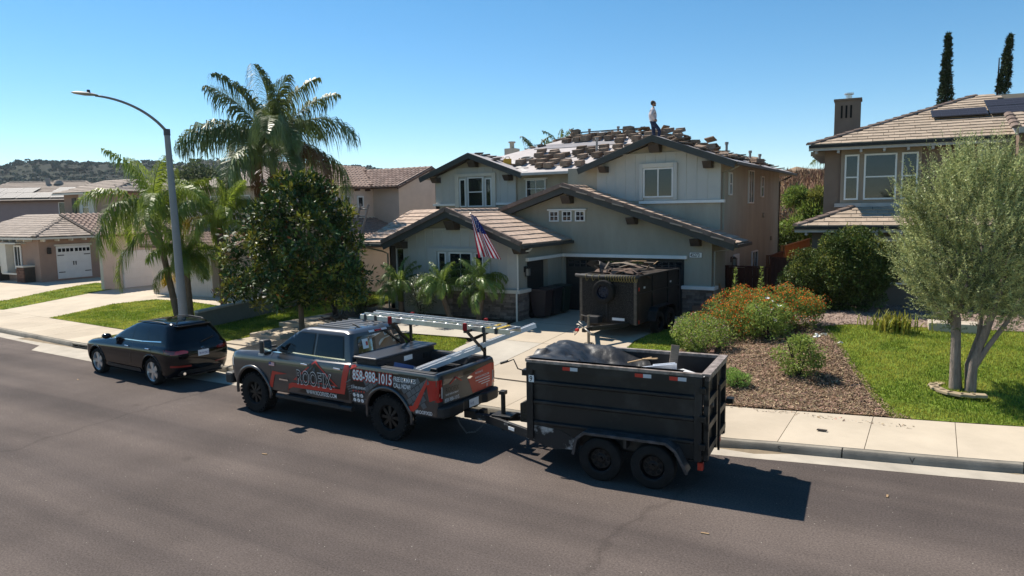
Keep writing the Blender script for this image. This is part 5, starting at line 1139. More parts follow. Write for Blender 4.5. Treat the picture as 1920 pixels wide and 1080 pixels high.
for sg in (1, -1):
    for ax, fn in ((0, BED), (A[1], CAB)):
        pts = []
        for i in range(25):
            a = math.radians(-8)+math.radians(196)*i/24; x = ax+.585*math.cos(a); z = WR+.03+.585*math.sin(a); pts.append((x, sg*(fn.y(x, max(z, .62))+.012), z))
        MB().tube(pts, .035, 8).build('wheel_arch_flare', TP if True else PLAST, TR, smooth=True)
    wheel(TR, 'wheel', A[0], sg*.83, WR, .31, sg, .245, M('matt_black_rim', (.014, .014, .014), .4, .4), 8); wheel(TR, 'wheel', A[1], sg*.83, WR, .31, sg, .245, MATS['matt_black_rim'], 8)
    # side windows, pillars, handles, step, mirror, door seams
    for poly in ([(2.17, 1.50), (3.36, 1.53), (3.22, 1.60), (2.78, 1.93), (2.17, 1.93)], [(1.27, 1.50), (2.07, 1.50), (2.07, 1.93), (1.36, 1.93)]):
        cxp = sum(p[0] for p in poly)/len(poly); czp = sum(p[1] for p in poly)/len(poly); big = [((p[0]-cxp)*1.06+cxp, (p[1]-czp)*1.09+czp) for p in poly]
        patch('window_frame', big, cs(.004, sg), BLK, TR); patch('side_window', poly, cs(.009, sg), CGLASS, TR)
    patch('window_trim', [(1.22, 1.470), (2.75, 1.478), (2.95, 1.44), (3.5, 1.44), (3.5, 1.462), (2.97, 1.466), (2.78, 1.50), (1.22, 1.492)], cs(.012, sg), CHROME, TR)
    for x in (2.12, 3.42, 1.18):
        patch('door_seam', [(x-.006, .66), (x+.006, .66), (x+.006, 1.43), (x-.006, 1.43)], cs(.002, sg), BLK, TR)
    for x in (2.32, 1.36): MB().bar((x-.1, sg*(CAB.y(x, 1.29)+.03), 1.29), (x+.1, sg*(CAB.y(x, 1.29)+.03), 1.30), .03, .035).build('door_handle', CHROME, TR, bevel=.01)
    st = MB(); st.tube([(.95, sg*.99, .50), (3.25, sg*.99, .50)], .055, 8); st.box(1.3, 1.9, sg*.93-.06, sg*.93+.12, .535, .56); st.box(2.3, 2.95, sg*.93-.06, sg*.93+.12, .535, .56); st.build('running_board', PLAST, TR, smooth=30)
    mi = MB(); mi.bar((3.28, sg*.93, 1.50), (3.32, sg*1.10, 1.52), .07, .05); mi.bar((3.28, sg*.93, 1.60), (3.32, sg*1.10, 1.60), .07, .04); mo = mi.build('mirror_arm', PLAST, TR)
    MB().box(3.24, 3.40, sg*1.19-.12, sg*1.19+.12, 1.42, 1.78).build('mirror', PLAST, TR, bevel=.05); MB().box(3.232, 3.239, sg*1.19-.1, sg*1.19+.1, 1.52, 1.75).build('mirror_glass', CHROME, TR); MB().box(3.25, 3.41, sg*1.19-.125, sg*1.19+.125, 1.44, 1.49).build('mirror_marker', LENS, TR)
    patch('headlight', [(4.72, 1.02), (4.93, 1.02), (4.95, 1.22), (4.74, 1.22)], cs(.006, sg), LENS, TR)
    # tail lamp wraps round the corner
    patch('tail_lamp', [(-1.21, .98), (-1.06, .92), (-.99, 1.32), (-1.21, 1.34)], bs(.008, sg), LAMP, TR, .05)
    rr_ = lambda y, z: (BED.xr(y, z)-.010, sg*y, z)
    patch('tail_lamp', [(.84, .92), (.985, .92), (.985, 1.34), (.84, 1.34)], rr_, LAMP, TR, .04); patch('lamp_lens', [(.85, 1.0), (.93, 1.0), (.93, 1.17), (.85, 1.17)], lambda y, z: (BED.xr(y, z)-.014, sg*y, z), LAMPD, TR, .04)
    patch('reverse_lens', [(.845, .98), (.875, .98), (.875, 1.2), (.845, 1.2)], lambda y, z: (BED.xr(y, z)-.018, sg*y, z), LENS, TR, .04)
    MB().box(-1.15, .96, sg*.885-.065, sg*.885+.065, 1.447, 1.462).build('bed_rail_cap', PLAST, TR, bevel=.006)
# rear glass and pillars, third brake lamp, front glass, roof ribs, antenna
def cr_fn(off): return lambda y, z: (CAB.xr(y, z)-off, y, z)
patch('rear_window', [(-.66, 1.50), (.66, 1.50), (.62, 1.92), (-.62, 1.92)], cr_fn(.008), CGLASS, TR)
patch('brake_lamp', [(-.28, 1.965), (.28, 1.965), (.27, 2.005), (-.27, 2.005)], cr_fn(.02), VWHITE, TR); patch('brake_lens', [(-.1, 1.968), (.12, 1.968), (.12, 2.003), (-.1, 2.003)], cr_fn(.026), LAMP, TR)
def fx(y, z):
    l = CAB.at(z, 3); return (l[3]+.03*(1-(y/l[4])**2)-.14*max(0, (abs(y)-l[4]*.72)/(l[4]*.28))**2+.008, y, z)
patch('windscreen', [(-.78, 1.53), (.78, 1.53), (.68, 1.95), (-.68, 1.95)], fx, CGLASS, TR)
for y in (-.45, -.27, -.09, .09, .27, .45):
    MB().bar((1.32, y, 2.052), (2.45, y, 2.05), .05, .035).build('roof_rib', TP, TR, bevel=.016)
stk = [(-.52, 1.66), (-.36, 1.66), (-.36, 1.86), (-.52, 1.86)]
st_ = lambda y, z: (CAB.xr(y, z)-.012, -y, z)
patch('sticker', stk, st_, VWHITE, TR); patch('sticker_mark', [(-.43, 1.72), (-.375, 1.72), (-.375, 1.80), (-.43, 1.80)], lambda y, z: (CAB.xr(y, z)-.016, -y, z), RED, TR)
MB().box(4.99, 5.03, -.62, .62, .86, 1.24).build('grille', PLAST, TR, bevel=.02); MB().box(4.86, 5.12, -.96, .96, .56, .82).build('front_bumper', PLAST, TR, bevel=.05)
# rear: bumper, plate, hitch, tailgate seam and print
bu = MB(); bu.prism([(-1.22, .98), (-1.22, .4), (-1.30, .32), (-1.30, -.32), (-1.22, -.4), (-1.22, -.98), (-1.34, -.94), (-1.40, -.80), (-1.42, -.42), (-1.36, -.30), (-1.36, .30), (-1.42, .42), (-1.40, .80), (-1.34, .94)], 'z', .62, .83); bu.build('rear_bumper', PLAST, TR, bevel=.03)
PLATE = M('plate_white', (.72, .73, .76), .5, var=.06, vs=20); NAVY = M('plate_navy', (.03, .05, .22), .5)
def plate(par, m, txt): 
    p = MB().box(-.155, .155, -.008, 0, -.078, .078, m).build('number_plate', PLATE, par)
    me = text_mesh(txt, .085, .006, .78); me.materials.append(NAVY); obj('plate_text', me, p, m @ Matrix.Translation((-.128, -.011, -.04)) @ Matrix.Rotation(PI/2, 4, 'X'))
plate(TR, Matrix.Translation((-1.375, .0, .73)) @ Matrix.Rotation(-PI/2, 4, 'Z'), '9 15')
MB().box(-1.62, -1.2, -.05, .05, .50, .58).box(-1.66, -1.54, -.07, .07, .44, .62).build('hitch', BLK, TR, bevel=.01)
tg = lambda off: (lambda y, z: (BED.xr(y, z)-off, -y, z))     # seen from behind, -y of the truck lies to the right
patch('tailgate', [(-.83, .86), (.83, .86), (.83, 1.41), (-.83, 1.41)], tg(.012), TP, TR)
patch('tailgate_print', [(-.82, .87), (.10, .87), (.02, 1.05), (-.08, 1.20), (.1, 1.30), (-.82, 1.22)], tg(.016), VBR, TR)
patch('tailgate_print', [(.10, .87), (.82, .87), (.82, 1.36), (.3, 1.33), (-.08, 1.24), (.02, 1.05)], tg(.017), RED, TR); patch('handle_recess', [(-.2, 1.30), (.2, 1.30), (.16, 1.36), (-.16, 1.36)], tg(.021), BLK, TR); patch('badge', [(-.1, 1.22), (0, 1.19), (.1, 1.22), (0, 1.25)], tg(.022), CHROME, TR)
tg2 = lambda a, b: tg(.022)(a, b)
text_on('tailgate_text', 'ROOFIX', .135, (-.76, 1.07), tg2, VBLK, TR, .012, .8, flip=1); text_on('tailgate_text', '858-988-1015', .105, (-.79, .885), tg2, VWHITE, TR, .010, .74, flip=1)
text_on('tailgate_text', 'ROOF REPLACEMENT', .045, (-.76, 1.01), tg2, VWHITE, TR, .006, .9, flip=1)
for i, (t_, zz, s_) in enumerate((('FREE ESTIMATES', 1.24, .05), ('WWW.ROOFIXSD.COM', 1.14, .06))): text_on('tailgate_text', t_, s_, (.18, zz), tg2, VWHITE, TR, .006, .8, flip=1)
for i in range(3): patch('tailgate_print', [(.2+.1*i, 1.09-.05*i), (.72, 1.09-.05*i), (.72, 1.105-.05*i), (.2+.1*i, 1.105-.05*i)], tg(.021), VWHITE, TR)
text_on('tailgate_text', '15', .09, (.58, .90), tg2, VWHITE, TR, .012, .8, flip=1)
patch('tail_logo', [(-.66, 1.21), (-.45, 1.33), (-.24, 1.21), (-.30, 1.21), (-.45, 1.30), (-.60, 1.21)], tg(.022), RED, TR)
# the wrap on both flanks
def sd_(x, z, off=.006): return (x, (BED.y(x, z) if x < 1.01 else CAB.y(x, z))+off, z)
def f1(x, z): return sd_(x, z, .006)
def f2(x, z): return sd_(x, z, .010)
def f3(x, z): return sd_(x, z, .014)
patch('wrap_dark', [(1.03, .66), (2.6, .66), (2.2, .86), (1.35, .90), (1.03, .92)], f1, VBLK, TR); patch('wrap_dark', [(-.62, 1.0), (.6, 1.0), (.99, .66), (.99, 1.36), (-.3, 1.36)], f1, VBLK, TR)
# grey shingles printed behind the rear wheel: separate skewed tiles
def shingle(cx, cz, w, h, a):
    c, s = math.cos(a), math.sin(a); P = [(cx+c*p-s*q, cz+s*p+c*q) for p, q in ((-w/2, -h/2), (w/2, -h/2), (w/2, h/2), (-w/2, h/2))]
    if all((x-A[0])**2+(z-WR-.03)**2 > .60**2 and .70 < z < 1.38 and x > -.98+(z-.7)*-.22 for x, z in P): patch('wrap_shingle', P, f2, VSH, TR, .2)
patch('wrap_dark', [(-.99, 1.38), (-.62, .75), (-.60, 1.0), (-.3, 1.38)], f1, VBLK, TR)
for i in range(-6, 9):
    for j in range(-5, 8):
        q = (.125*i+(.06 if j % 2 else 0), .115*j); a = math.radians(-33); shingle(-.68+q[0]*math.cos(a)-q[1]*math.sin(a), 1.08+q[0]*math.sin(a)+q[1]*math.cos(a), .115, .103, a)
for i in range(9):     # slate streaks ahead of the wheel
    x0 = .56+.05*i; z0 = .70+.045*i; patch('wrap_streak', [(x0, z0+.05), (x0+.42-.03*i, z0-.03), (x0+.42-.03*i, z0-.015), (x0+.02, z0+.075)], f2, VSH, TR, .2)
R1 = [(3.44, .66), (3.52, .68), (3.38, .98), (2.98, 1.02), (2.98, 1.03), (3.42, 1.05), (3.47, .98)]
patch('wrap_stripe', [(3.52, .66), (3.40, .66), (3.28, .97), (2.88, 1.025), (3.36, 1.045)], f2, RED, TR)
patch('wrap_stripe', [(2.90, .62), (2.90, .68), (2.72, .75), (1.18, .78), (1.02, 1.40), (1.18, 1.40), (1.30, .87), (2.74, .85), (2.84, .81)][::-1], f2, RED, TR)
patch('wrap_stripe', [(-.50, .68), (-.50, .76), (-.66, .80), (-1.02, 1.36), (-1.02, 1.24), (-.78, .78), (-.66, .68)], f3, RED, TR)
patch('wrap_stripe', [(1.02, 1.40), (.86, 1.44), (.80, 1.40), (.99, 1.33)], f2, RED, TR)
# logo: red roof triangle, dark gable, wordmark
patch('logo_roof', [(2.68, .92), (2.02, 1.40), (1.36, .92)], f2, RED, TR); patch('logo_roof', [(2.60, .94), (2.02, 1.355), (1.44, .94)], f3, VBLK, TR)
g3_ = lambda x, z: sd_(x, z, .017)
patch('logo_stripe', [(2.42, .99), (2.36, .99), (2.06, 1.26), (2.06, 1.31)], g3_, VGREY, TR); patch('logo_stripe', [(2.28, .99), (2.18, .99), (2.0, 1.20), (2.02, 1.27)], g3_, VGREY, TR); patch('logo_stripe', [(2.24, 1.26), (2.15, 1.335), (2.09, 1.29), (2.15, 1.24)], f3, VGREY, TR)
for a, b in ((0, 0), (0, 1), (1, 0), (1, 1)): patch('logo_window', [(2.0+.035*a, 1.12+.035*b), (2.03+.035*a, 1.12+.035*b), (2.03+.035*a, 1.15+.035*b), (2.0+.035*a, 1.15+.035*b)], g3_, VGREY, TR, .2)
g4_ = lambda x, z: sd_(x, z, .021); g5_ = lambda x, z: sd_(x, z, .025)
text_on('wordmark_outline', 'ROOFIX', .42, (2.57, .86), g4_, VWHITE, TR, .040, .63, 1.08); text_on('wordmark', 'ROOFIX', .42, (2.57, .86), g5_, VBLK, TR, .010, .63, 1.08)
text_on('door_text', 'INC.', .05, (1.50, .89), g4_, VWHITE, TR, .004, .8)
text_on('door_text', 'WWW.ROOFIXSD.COM', .13, (2.30, .665), g4_, VWHITE, TR, .010, .64)
text_on('phone_outline', '858-988-1015', .28, (.90, 1.145), g3_, RED, TR, .10, .66, 1.02); text_on('phone_outline', '858-988-1015', .28, (.90, 1.145), g4_, VBLK, TR, .045, .66, 1.02); text_on('phone_text', '858-988-1015', .28, (.90, 1.145), g5_, VWHITE, TR, .020, .66, 1.02)
text_on('bed_text', 'FREE ESTIMATES', .125, (-.20, 1.235), g5_, VWHITE, TR, .010, .62); text_on('bed_text', 'CALL NOW!', .125, (-.20, 1.11), g5_, VWHITE, TR, .010, .62)
text_on('bed_text', '5 STAR REVIEWS', .075, (.95, .955), g5_, VWHITE, TR, .008, .72); text_on('bed_text', '#ROOFIXSD', .10, (-.72, .665), g5_, VWHITE, TR, .010, .74)
for i in range(5):
    c = (.90-.075*i, .905); patch('star', [(c[0]+(.03 if q % 2 == 0 else .013)*math.sin(q*PI/5), c[1]+(.03 if q % 2 == 0 else .013)*math.cos(q*PI/5)) for q in range(10)], g4_, RED, TR, 1)
for r in range(2):
    for c in range(3):
        cc_ = (.88-.105*c, .82-.105*r); patch('badge_disc', [(cc_[0]+.04*math.cos(2*PI*q/18), cc_[1]+.04*math.sin(2*PI*q/18)) for q in range(18)], g4_, VWHITE, TR, 1)
        text_on('badge_glyph', 'fo#ybp'[r*3+c], .06, (cc_[0]+.016, cc_[1]-.02), g5_, VGREY, TR, .006, .8)
# small flag on the front wing and script badge
for i in range(7): patch('flag_stripe', [(3.46, 1.155+.012*i), (3.28, 1.155+.012*i), (3.28, 1.167+.012*i), (3.46, 1.167+.012*i)], g3_, RED if i % 2 == 0 else VWHITE, TR, 1)
patch('flag_canton', [(3.46, 1.19), (3.385, 1.19), (3.385, 1.239), (3.46, 1.239)], g4_, NAVY, TR, 1)
patch('door_badge', [(3.14, .865), (2.86, .865), (2.86, .90), (3.14, .90)], g3_, CHROME, TR, 1)
# tool box in the bed, ladder rack
tb = MB(); tb.box(.32, .88, -.92, .92, 1.10, 1.56); TBX = tb.build('tool_box', PLAST, TR, bevel=.02); MB().box(.28, .92, -.97, .97, 1.56, 1.61).build('tool_box_lid', M('tool_box_grey', (.05, .05, .053), .35, .3), TBX, bevel=.025); MB().box(.310, .318, -.16, .1, 1.40, 1.50).build('maker_plate', VWHITE, TBX)
for y in (-.6, .6): MB().box(.30, .318, y-.08, y+.08, 1.34, 1.46).build('latch', BLK, TBX, bevel=.01)
RK = M('rack_black', (.018, .017, .016), .5, .3)
rk = MB()
for x in (.95, -1.05): rk.bar((x, -.88, 1.45), (x, -.88, 2.18), .05, .05); rk.bar((x, -.98, 2.08), (x, -.18, 2.08), .05, .05); rk.bar((x, -.88, 1.55), (x, -.28, 2.06), .045, .045)
rk.build('ladder_rack', RK, TR)
for x in (.95, -1.05):
    for y in (-.95, -.2): MB().box(x-.035, x+.035, y-.035, y+.035, 2.10, 2.25).build('rack_pad', M('red_foam', (.25, .02, .02), .8), TR, bevel=.01)
MB().tube([(1.35, .3, 2.06), (1.50, .3, 2.11), (1.55, .3, 2.11)], .02, 6).build('aerial', BLK, TR)
# ladder on the rack
def ladder(name, label, L, wd, mat, rung=.30, rail=(.03, .105), group=None):
    t = thing(name, label, 'ladder', group=group)
    for s in (-1, 1):
        MB().box(0, L, s*wd/2-rail[0]/2, s*wd/2+rail[0]/2, -rail[1]/2, rail[1]/2).build('rail', mat, t, bevel=.004)
    n = int(L/rung); me = MB().tube([(0, -wd/2+.01, .02), (0, wd/2-.01, .02)], .026, 6).mesh('rung', mat, True)
    for i in range(n): obj('rung', me, t, Matrix.Translation((.2+i*rung, 0, 0)))
    return t
ld = ladder('extension_ladder', 'long silver aluminium extension ladder lying flat on the pickup rack', 3.9, .43, ALU)
ld.matrix_world = TR.matrix_basis @ Matrix.Translation((1.95, -.56, 2.165)) @ Matrix.Rotation(PI+math.radians(1.5), 4, 'Z') @ Matrix.Rotation(math.radians(1.0), 4, 'Y')
for i in range(2):
    MB().box(.1, 3.6, -.19+.38*i-.012, -.19+.38*i+.012, .065, .10).build('fly_rail', ALU, ld)
for x in (.15, .45, 3.3, 3.6): MB().box(x-.03, x+.03, -.25, -.232, -.06, .06).build('bracket', M('ladder_bracket', (.03, .03, .035), .5), ld)
for x in (3.4, 3.62): MB().box(x-.04, x+.04, -.25, .25, .045, .055).build('yellow_band', M('yellow_tape', (.45, .30, .02), .6), ld)
MB().tube([(.0, -.2, -.02), (-.06, -.1, 0), (-.02, 0, .02), (-.08, .1, 0)], .045, 7).build('blue_rope', M('rope_blue', (.03, .09, .18), .8), ld, smooth=True)
# gutter lengths sticking out of the bed over the tailgate side
def gutter_piece(name, label, p, q, wd, mat):
    p, q = Vector(p), Vector(q); d = (q-p).normalized(); t = thing(name, label, 'gutter length'); x = d.cross(Vector((0, 0, 1))).normalized(); z = x.cross(d); R = Matrix((d, x, z)).transposed().to_4x4(); L = (q-p).length
    b = MB(); b.box(0, L, -wd/2, wd/2, 0, .006); b.box(0, L, -wd/2-.004, -wd/2, .0, .09); b.box(0, L, wd/2, wd/2+.004, 0, .09); b.box(0, L, wd/2-.02, wd/2, .09, .094); b.build('channel', mat, t)
    t.matrix_world = TR.matrix_basis @ Matrix.Translation(p) @ R; return t
GW = M('gutter_white', (.66, .67, .68), .4, .2, var=.06)
gutter_piece('gutter_length', 'long white metal gutter length leaning out of the pickup bed towards the driveway', (.15, .25, 1.12), (-1.85, -1.65, 2.02), .15, GW)
gutter_piece('gutter_length', 'short white gutter length lying under the longer one in the pickup bed', (.05, .28, 1.10), (-1.05, -.75, 1.60), .12, GW)
bx = thing('carton', 'small blue and white carton lying in the pickup bed', 'box'); bx.matrix_world = TR.matrix_basis @ Matrix.Translation((-.10, .62, 1.25)) @ rotm(.3, -.2, .5)
MB().box(-.2, .2, -.14, .14, 0, .22).build('carton_body', M('carton_blue', (.09, .11, .24), .7), bx); MB().box(-.2, -.195+.4*0, -.14, .14, 0.01, .21).box(-.203, -.2, -.13, .13, .02, .2).build('carton_end', VWHITE, bx)
bx = thing('tool_bag', 'small teal and dark tool bag in the corner of the pickup bed by the tailgate', 'bag'); bx.matrix_world = TR.matrix_basis @ Matrix.Translation((-.75, .45, 1.04))
MB().box(-.16, .16, -.1, .1, 0, .28).build('bag_body', M('teal_fabric', (.02, .07, .09), .8, var=.4, vs=20), bx, bevel=.05); MB().tube([(-.1, 0, .27), (-.06, 0, .37), (.06, 0, .37), (.1, 0, .27)], .02, 6).build('handle', BLK, bx)
# ------------------------------------------------------------------ black compact SUV
CP = M('black_paint', (.003, .0035, .0055), .10, .0, var=.05, coat=.22, spec=.3)
CR = thing('black_suv', 'shiny black compact SUV with silver five spoke wheels parked ahead of the pickup', 'car'); place(CR, -5.06, -13.38, 177.2)
SUV = Body([(.24, .24, -.74, 3.52, .84, .35, .25, .02), (.30, .30, -.82, 3.62, .885, .42, .32, .03), (.46, .46, -.90, 3.70, .925, .45, .36, .035), (.66, .66, -.93, 3.72, .942, .46, .36, .04), (.84, .80, -.93, 3.70, .945, .46, .34, .045),
            (.97, .87, -.90, 3.64, .935, .45, .32, .05), (1.04, .92, -.865, 3.52, .91, .44, .30, .06), (1.075, .955, -.84, 3.30, .87, .42, .28, .07), (1.095, 1.07, -.815, 2.32, .845, .36, .26, .05),
            (1.14, 1.14, -.79, 2.20, .83, .34, .26, .05), (1.36, 1.36, -.66, 1.72, .745, .28, .24, .05), (1.53, 1.53, -.53, 1.30, .65, .26, .22, .05), (1.595, 1.595, -.50, 1.08, .58, .26, .2, .05), (1.635, 1.635, -.38, .90, .48, .26, .2, .05), (1.655, 1.655, -.1, .70, .30, .2, .15, .03)])
sb = SUV.mb().build('body', CP, CR, smooth=40); WS = .365
cut(sb, [(0, WS+.01, .435, .55, 1.3), (0, WS+.01, .435, -1.3, -.55), (2.82, WS+.01, .435, .55, 1.3), (2.82, WS+.01, .435, -1.3, -.55)])
SILV = M('silver_rim', (.58, .57, .56), .3, .8, var=.04)
for sg in (1, -1):
    ss = lambda off: (lambda x, z: (x, sg*(SUV.y(x, z)+off), z))
    for x in (0, 2.82):
        wheel(CR, 'wheel', x, sg*.80, WS, .24, sg, .26, SILV, 5, tread=False)
    patch('side_window', [(.98, 1.15), (2.02, 1.13), (1.55, 1.40), (1.22, 1.50), (1.02, 1.515)], ss(.005), CGLASS, CR); patch('side_window', [(.22, 1.16), (.92, 1.15), (.95, 1.515), (.35, 1.49)], ss(.005), CGLASS, CR); patch('side_window', [(-.30, 1.19), (.16, 1.165), (.28, 1.475), (-.02, 1.41)], ss(.005), CGLASS, CR)
    patch('window_trim', [(-.36, 1.165), (.5, 1.125), (2.1, 1.10), (2.1, 1.118), (.5, 1.145), (-.34, 1.19)], ss(.007), CHROME, CR)
    for x in (.95, -.02): patch('door_seam', [(x-.005, .42), (x+.005, .42), (x+.005, 1.1), (x-.005, 1.1)], ss(.002), BLK, CR)
    for x in (1.12, .12): MB().bar((x-.09, sg*(SUV.y(x, .97)+.025), .97), (x+.09, sg*(SUV.y(x, .97)+.025), .975), .03, .03).build('door_handle', CHROME if sg > 0 else CP, CR, bevel=.01)
    patch('sill_trim', [(.55, .30), (2.25, .30), (2.25, .40), (.55, .40)], ss(.02), PLAST, CR)
    MB().lathe([(0, -.1), (.06, -.09), (.1, -.02), (.085, .07), (0, .09)], 14, Matrix.Translation((2.02, sg*1.0, 1.17)) @ Matrix.Rotation(PI/2, 4, 'Y') @ Matrix.Diagonal((.8, 1.25, 1, 1))).build('mirror', CP, CR, smooth=True); MB().bar((2.02, sg*.86, 1.12), (2.02, sg*.95, 1.14), .07, .04).build('mirror_arm', BLK, CR)
    MB().tube([(-.30, sg*.54, 1.59), (-.1, sg*.56, 1.63), (.5, sg*.575, 1.645), (1.0, sg*.56, 1.61), (1.12, sg*.56, 1.585)], .016, 6).build('roof_rail', BLK, CR, smooth=True)
    for ax in (0, 2.82):
        pts = []
        for i in range(25):
            a = PI*i/24; x = ax+.445*math.cos(a); z = WS+.01+.445*math.sin(a); pts.append((x, sg*(SUV.y(x, max(z, .3))+.004), z))
        MB().tube(pts, .018, 6).build('wheel_arch', CP, CR, smooth=True)
    patch('tail_lamp', [(-.60, .91), (-.86, .87), (-.86, .97), (-.66, 1.00)], ss(.006), LAMPD, CR, .04)
    rf = lambda off: (lambda y, z: (SUV.xr(y, z)-off, sg*y, z))
    patch('tail_lamp', [(.42, .875), (.9, .86), (.9, .99), (.6, .985), (.42, .93)], rf(.008), LAMP if sg > 0 else LAMPD, CR, .04); patch('reflector', [(.35, .50), (.84, .53), (.84, .585), (.35, .545)], rf(.010), LAMPD if sg < 0 else M('reflector_red', (.25, .015, .012), .2), CR, .05)
    MB().tube([(-.85, sg*.55, .34), (-.93, sg*.55, .34)], .04, 8).build('exhaust', CHROME, CR)
rg = lambda off: (lambda y, z: (SUV.xr(y, z)-off, y, z))
patch('rear_window', [(-.70, 1.14), (.70, 1.14), (.55, 1.50), (-.55, 1.50)], rg(.008), CGLASS, CR); patch('bumper_insert', [(-.68, .30), (.68, .30), (.62, .42), (-.62, .42)], rg(.012), PLAST, CR)
patch('chrome_strip', [(-.40, .995), (.40, .995), (.40, 1.003), (-.40, 1.003)], rg(.010), CHROME, CR)
MB().bar((-.86, 0, 1.10), (-.80, -.42, 1.20), .025, .02).build('wiper', BLK, CR); MB().prism([(-.25, 1.655), (-.05, 1.655), (-.2, 1.72)], 'y', -.015, .015).build('aerial_fin', CP, CR)
MB().box(-.66, -.44, -.50, .50, 1.545, 1.575).build('spoiler', CP, CR, bevel=.012)
plate(CR, Matrix.Translation((-.965, 0, .83)) @ Matrix.Rotation(-PI/2, 4, 'Z'), '9HWZ823')
MB().box(-.7, 3.4, -.7, .7, .2, .3).build('underbody', BLK, CR)
MB().lathe([(.035, -.005), (.042, 0), (.035, .005)], 14, Matrix.Translation((-.955, 0, .95)) @ Matrix.Rotation(PI/2, 4, 'Y')).build('badge', CHROME, CR)
# ------------------------------------------------------------------ open dump trailer hitched to the pickup (local x forward)
TB = M('trailer_black', (.010, .0105, .012), .5, .1, var=.3, vs=2.2, bump=.12, bs=9, col2=(.034, .033, .032), thr=(.5, .8)); TRIM_ = M('trailer_edge_worn', (.16, .125, .10), .6, .3, var=.4, vs=9, col2=(.30, .25, .22)); SCUF = M('trailer_scuffed', (.02, .02, .022), .6, .1, var=.4, vs=3.5, col2=(.30, .29, .28), thr=(.56, .66))
TL = thing('dump_trailer', 'open black dump trailer with ribbed sides and tarp, hitched behind the pickup', 'trailer'); place(TL, 8.41, -13.80, 184.6)
bx0, bx1, hw, zt, zb = -1.18, 1.84, .755, 1.91, .62
def tb_(name, x0, x1, y0, y1, z0, z1, mat=TB, par=TL, **k): return MB().box(x0, x1, y0, y1, z0, z1).build(name, mat, par, **k)
for s in (1, -1):
    sd = tb_('side_panel', bx0, bx1, s*hw-.02, s*hw+.02, zb-.1, zt-.05)
    for x in (bx0+.06, bx1-.06): tb_('corner_post', x-.06, x+.06, s*(hw+.045)-.03, s*(hw+.045)+.03, zb-.12, zt-.06, TB, TL, bevel=.008)
    for z in (1.52, 1.17, .80):
        b = MB(); b.prism([(s*(hw+.02), z-.045), (s*(hw+.065), z-.02), (s*(hw+.065), z+.02), (s*(hw+.02), z+.045)], 'x', bx0+.125, bx1-.125); b.build('side_rib', TB, TL, bevel=.004)
    tb_('top_rail', bx0, bx1, s*(hw+.02)-.045, s*(hw+.02)+.045, zt-.055, zt, TRIM_, TL, bevel=.006); tb_('top_rail_face', bx0, bx1, s*(hw+.07)-.006, s*(hw+.07)+.002, zt-.18, zt-.056)
    if s > 0:
        for x in (1.02, -.24, -.80):
            tb_('reflector_tape', x, x+.135, hw+.0735, hw+.0765, zt-.135, zt-.075, M('tape_red', (.50, .03, .02), .35)); tb_('reflector_tape', x-.135, x-.002, hw+.0735, hw+.0765, zt-.135, zt-.075, M('tape_white', (.55, .58, .62), .35))
        n = tb_('number_plaque', bx1-.15, bx1-.05, hw+.0765, hw+.079, 1.52, 1.64, VWHITE); me = text_mesh('9', .13, .014, .9); me.materials.append(BLK); obj('plaque_number', me, n, Matrix.Translation((bx1-.065, hw+.081, 1.535)) @ Matrix.Rotation(PI, 4, 'Z') @ Matrix.Rotation(PI/2, 4, 'X'))
    b = MB(); b.prism([(1.83, .76), (1.83, .46), (1.35, .36), (.95, .40), (.9, .56), (1.2, .70)], 'y', s*hw-.019, s*hw+.028); b.build('frame_skirt', SCUF, TL)
    b = MB(); b.prism([(-.95, zb-.12), (-1.25, zb-.12), (-1.25, .50), (-1.0, .48)], 'y', s*hw-.02, s*hw+.03); b.build('frame_skirt', TB, TL)
    # fender over both wheels
    prof = [(.90, .42), (.84, .70), (.70, .81), (-.66, .81), (-.82, .70), (-1.0, .36)]; f = MB()
    for p, q in zip(prof[:-1], prof[1:]): f.bar((p[0], s*(hw+.15), p[1]), (q[0], s*(hw+.15), q[1]), .27, .018)
    for p, q in zip(prof[:-1], prof[1:]): f.bar((p[0], s*(hw+.285), p[1]-.015), (q[0], s*(hw+.285), q[1]-.015), .012, .05)
    f.build('fender', M('fender_worn', (.02, .02, .022), .4, .3, var=.5, vs=6, col2=(.07, .07, .075)), TL, bevel=.006)
    tb_('fender_brace', -.02, .03, s*(hw+.14)-.12, s*(hw+.14)+.12, .62, .80)
    for x in (.44, -.44): wheel(TL, 'wheel', x, s*(hw+.15), .365, .22, s, .205, M('steel_rim_black', (.012, .012, .013), .4, .4), kind='steel', tread=False)
tb_('front_wall', bx1-.02, bx1+.02, -hw, hw, zb-.1, zt-.05); tb_('top_rail', bx1-.03, bx1+.05, -hw, hw, zt-.055, zt-.002, TRIM_); tb_('floor', bx0, bx1, -hw, hw, zb, zb+.04)
tb_('chassis', -1.2, 1.8, -.6, .6, .42, .55); tb_('axle', .41, .47, -.85, .85, .34, .40); tb_('axle', -.47, -.41, -.85, .85, .34, .40)
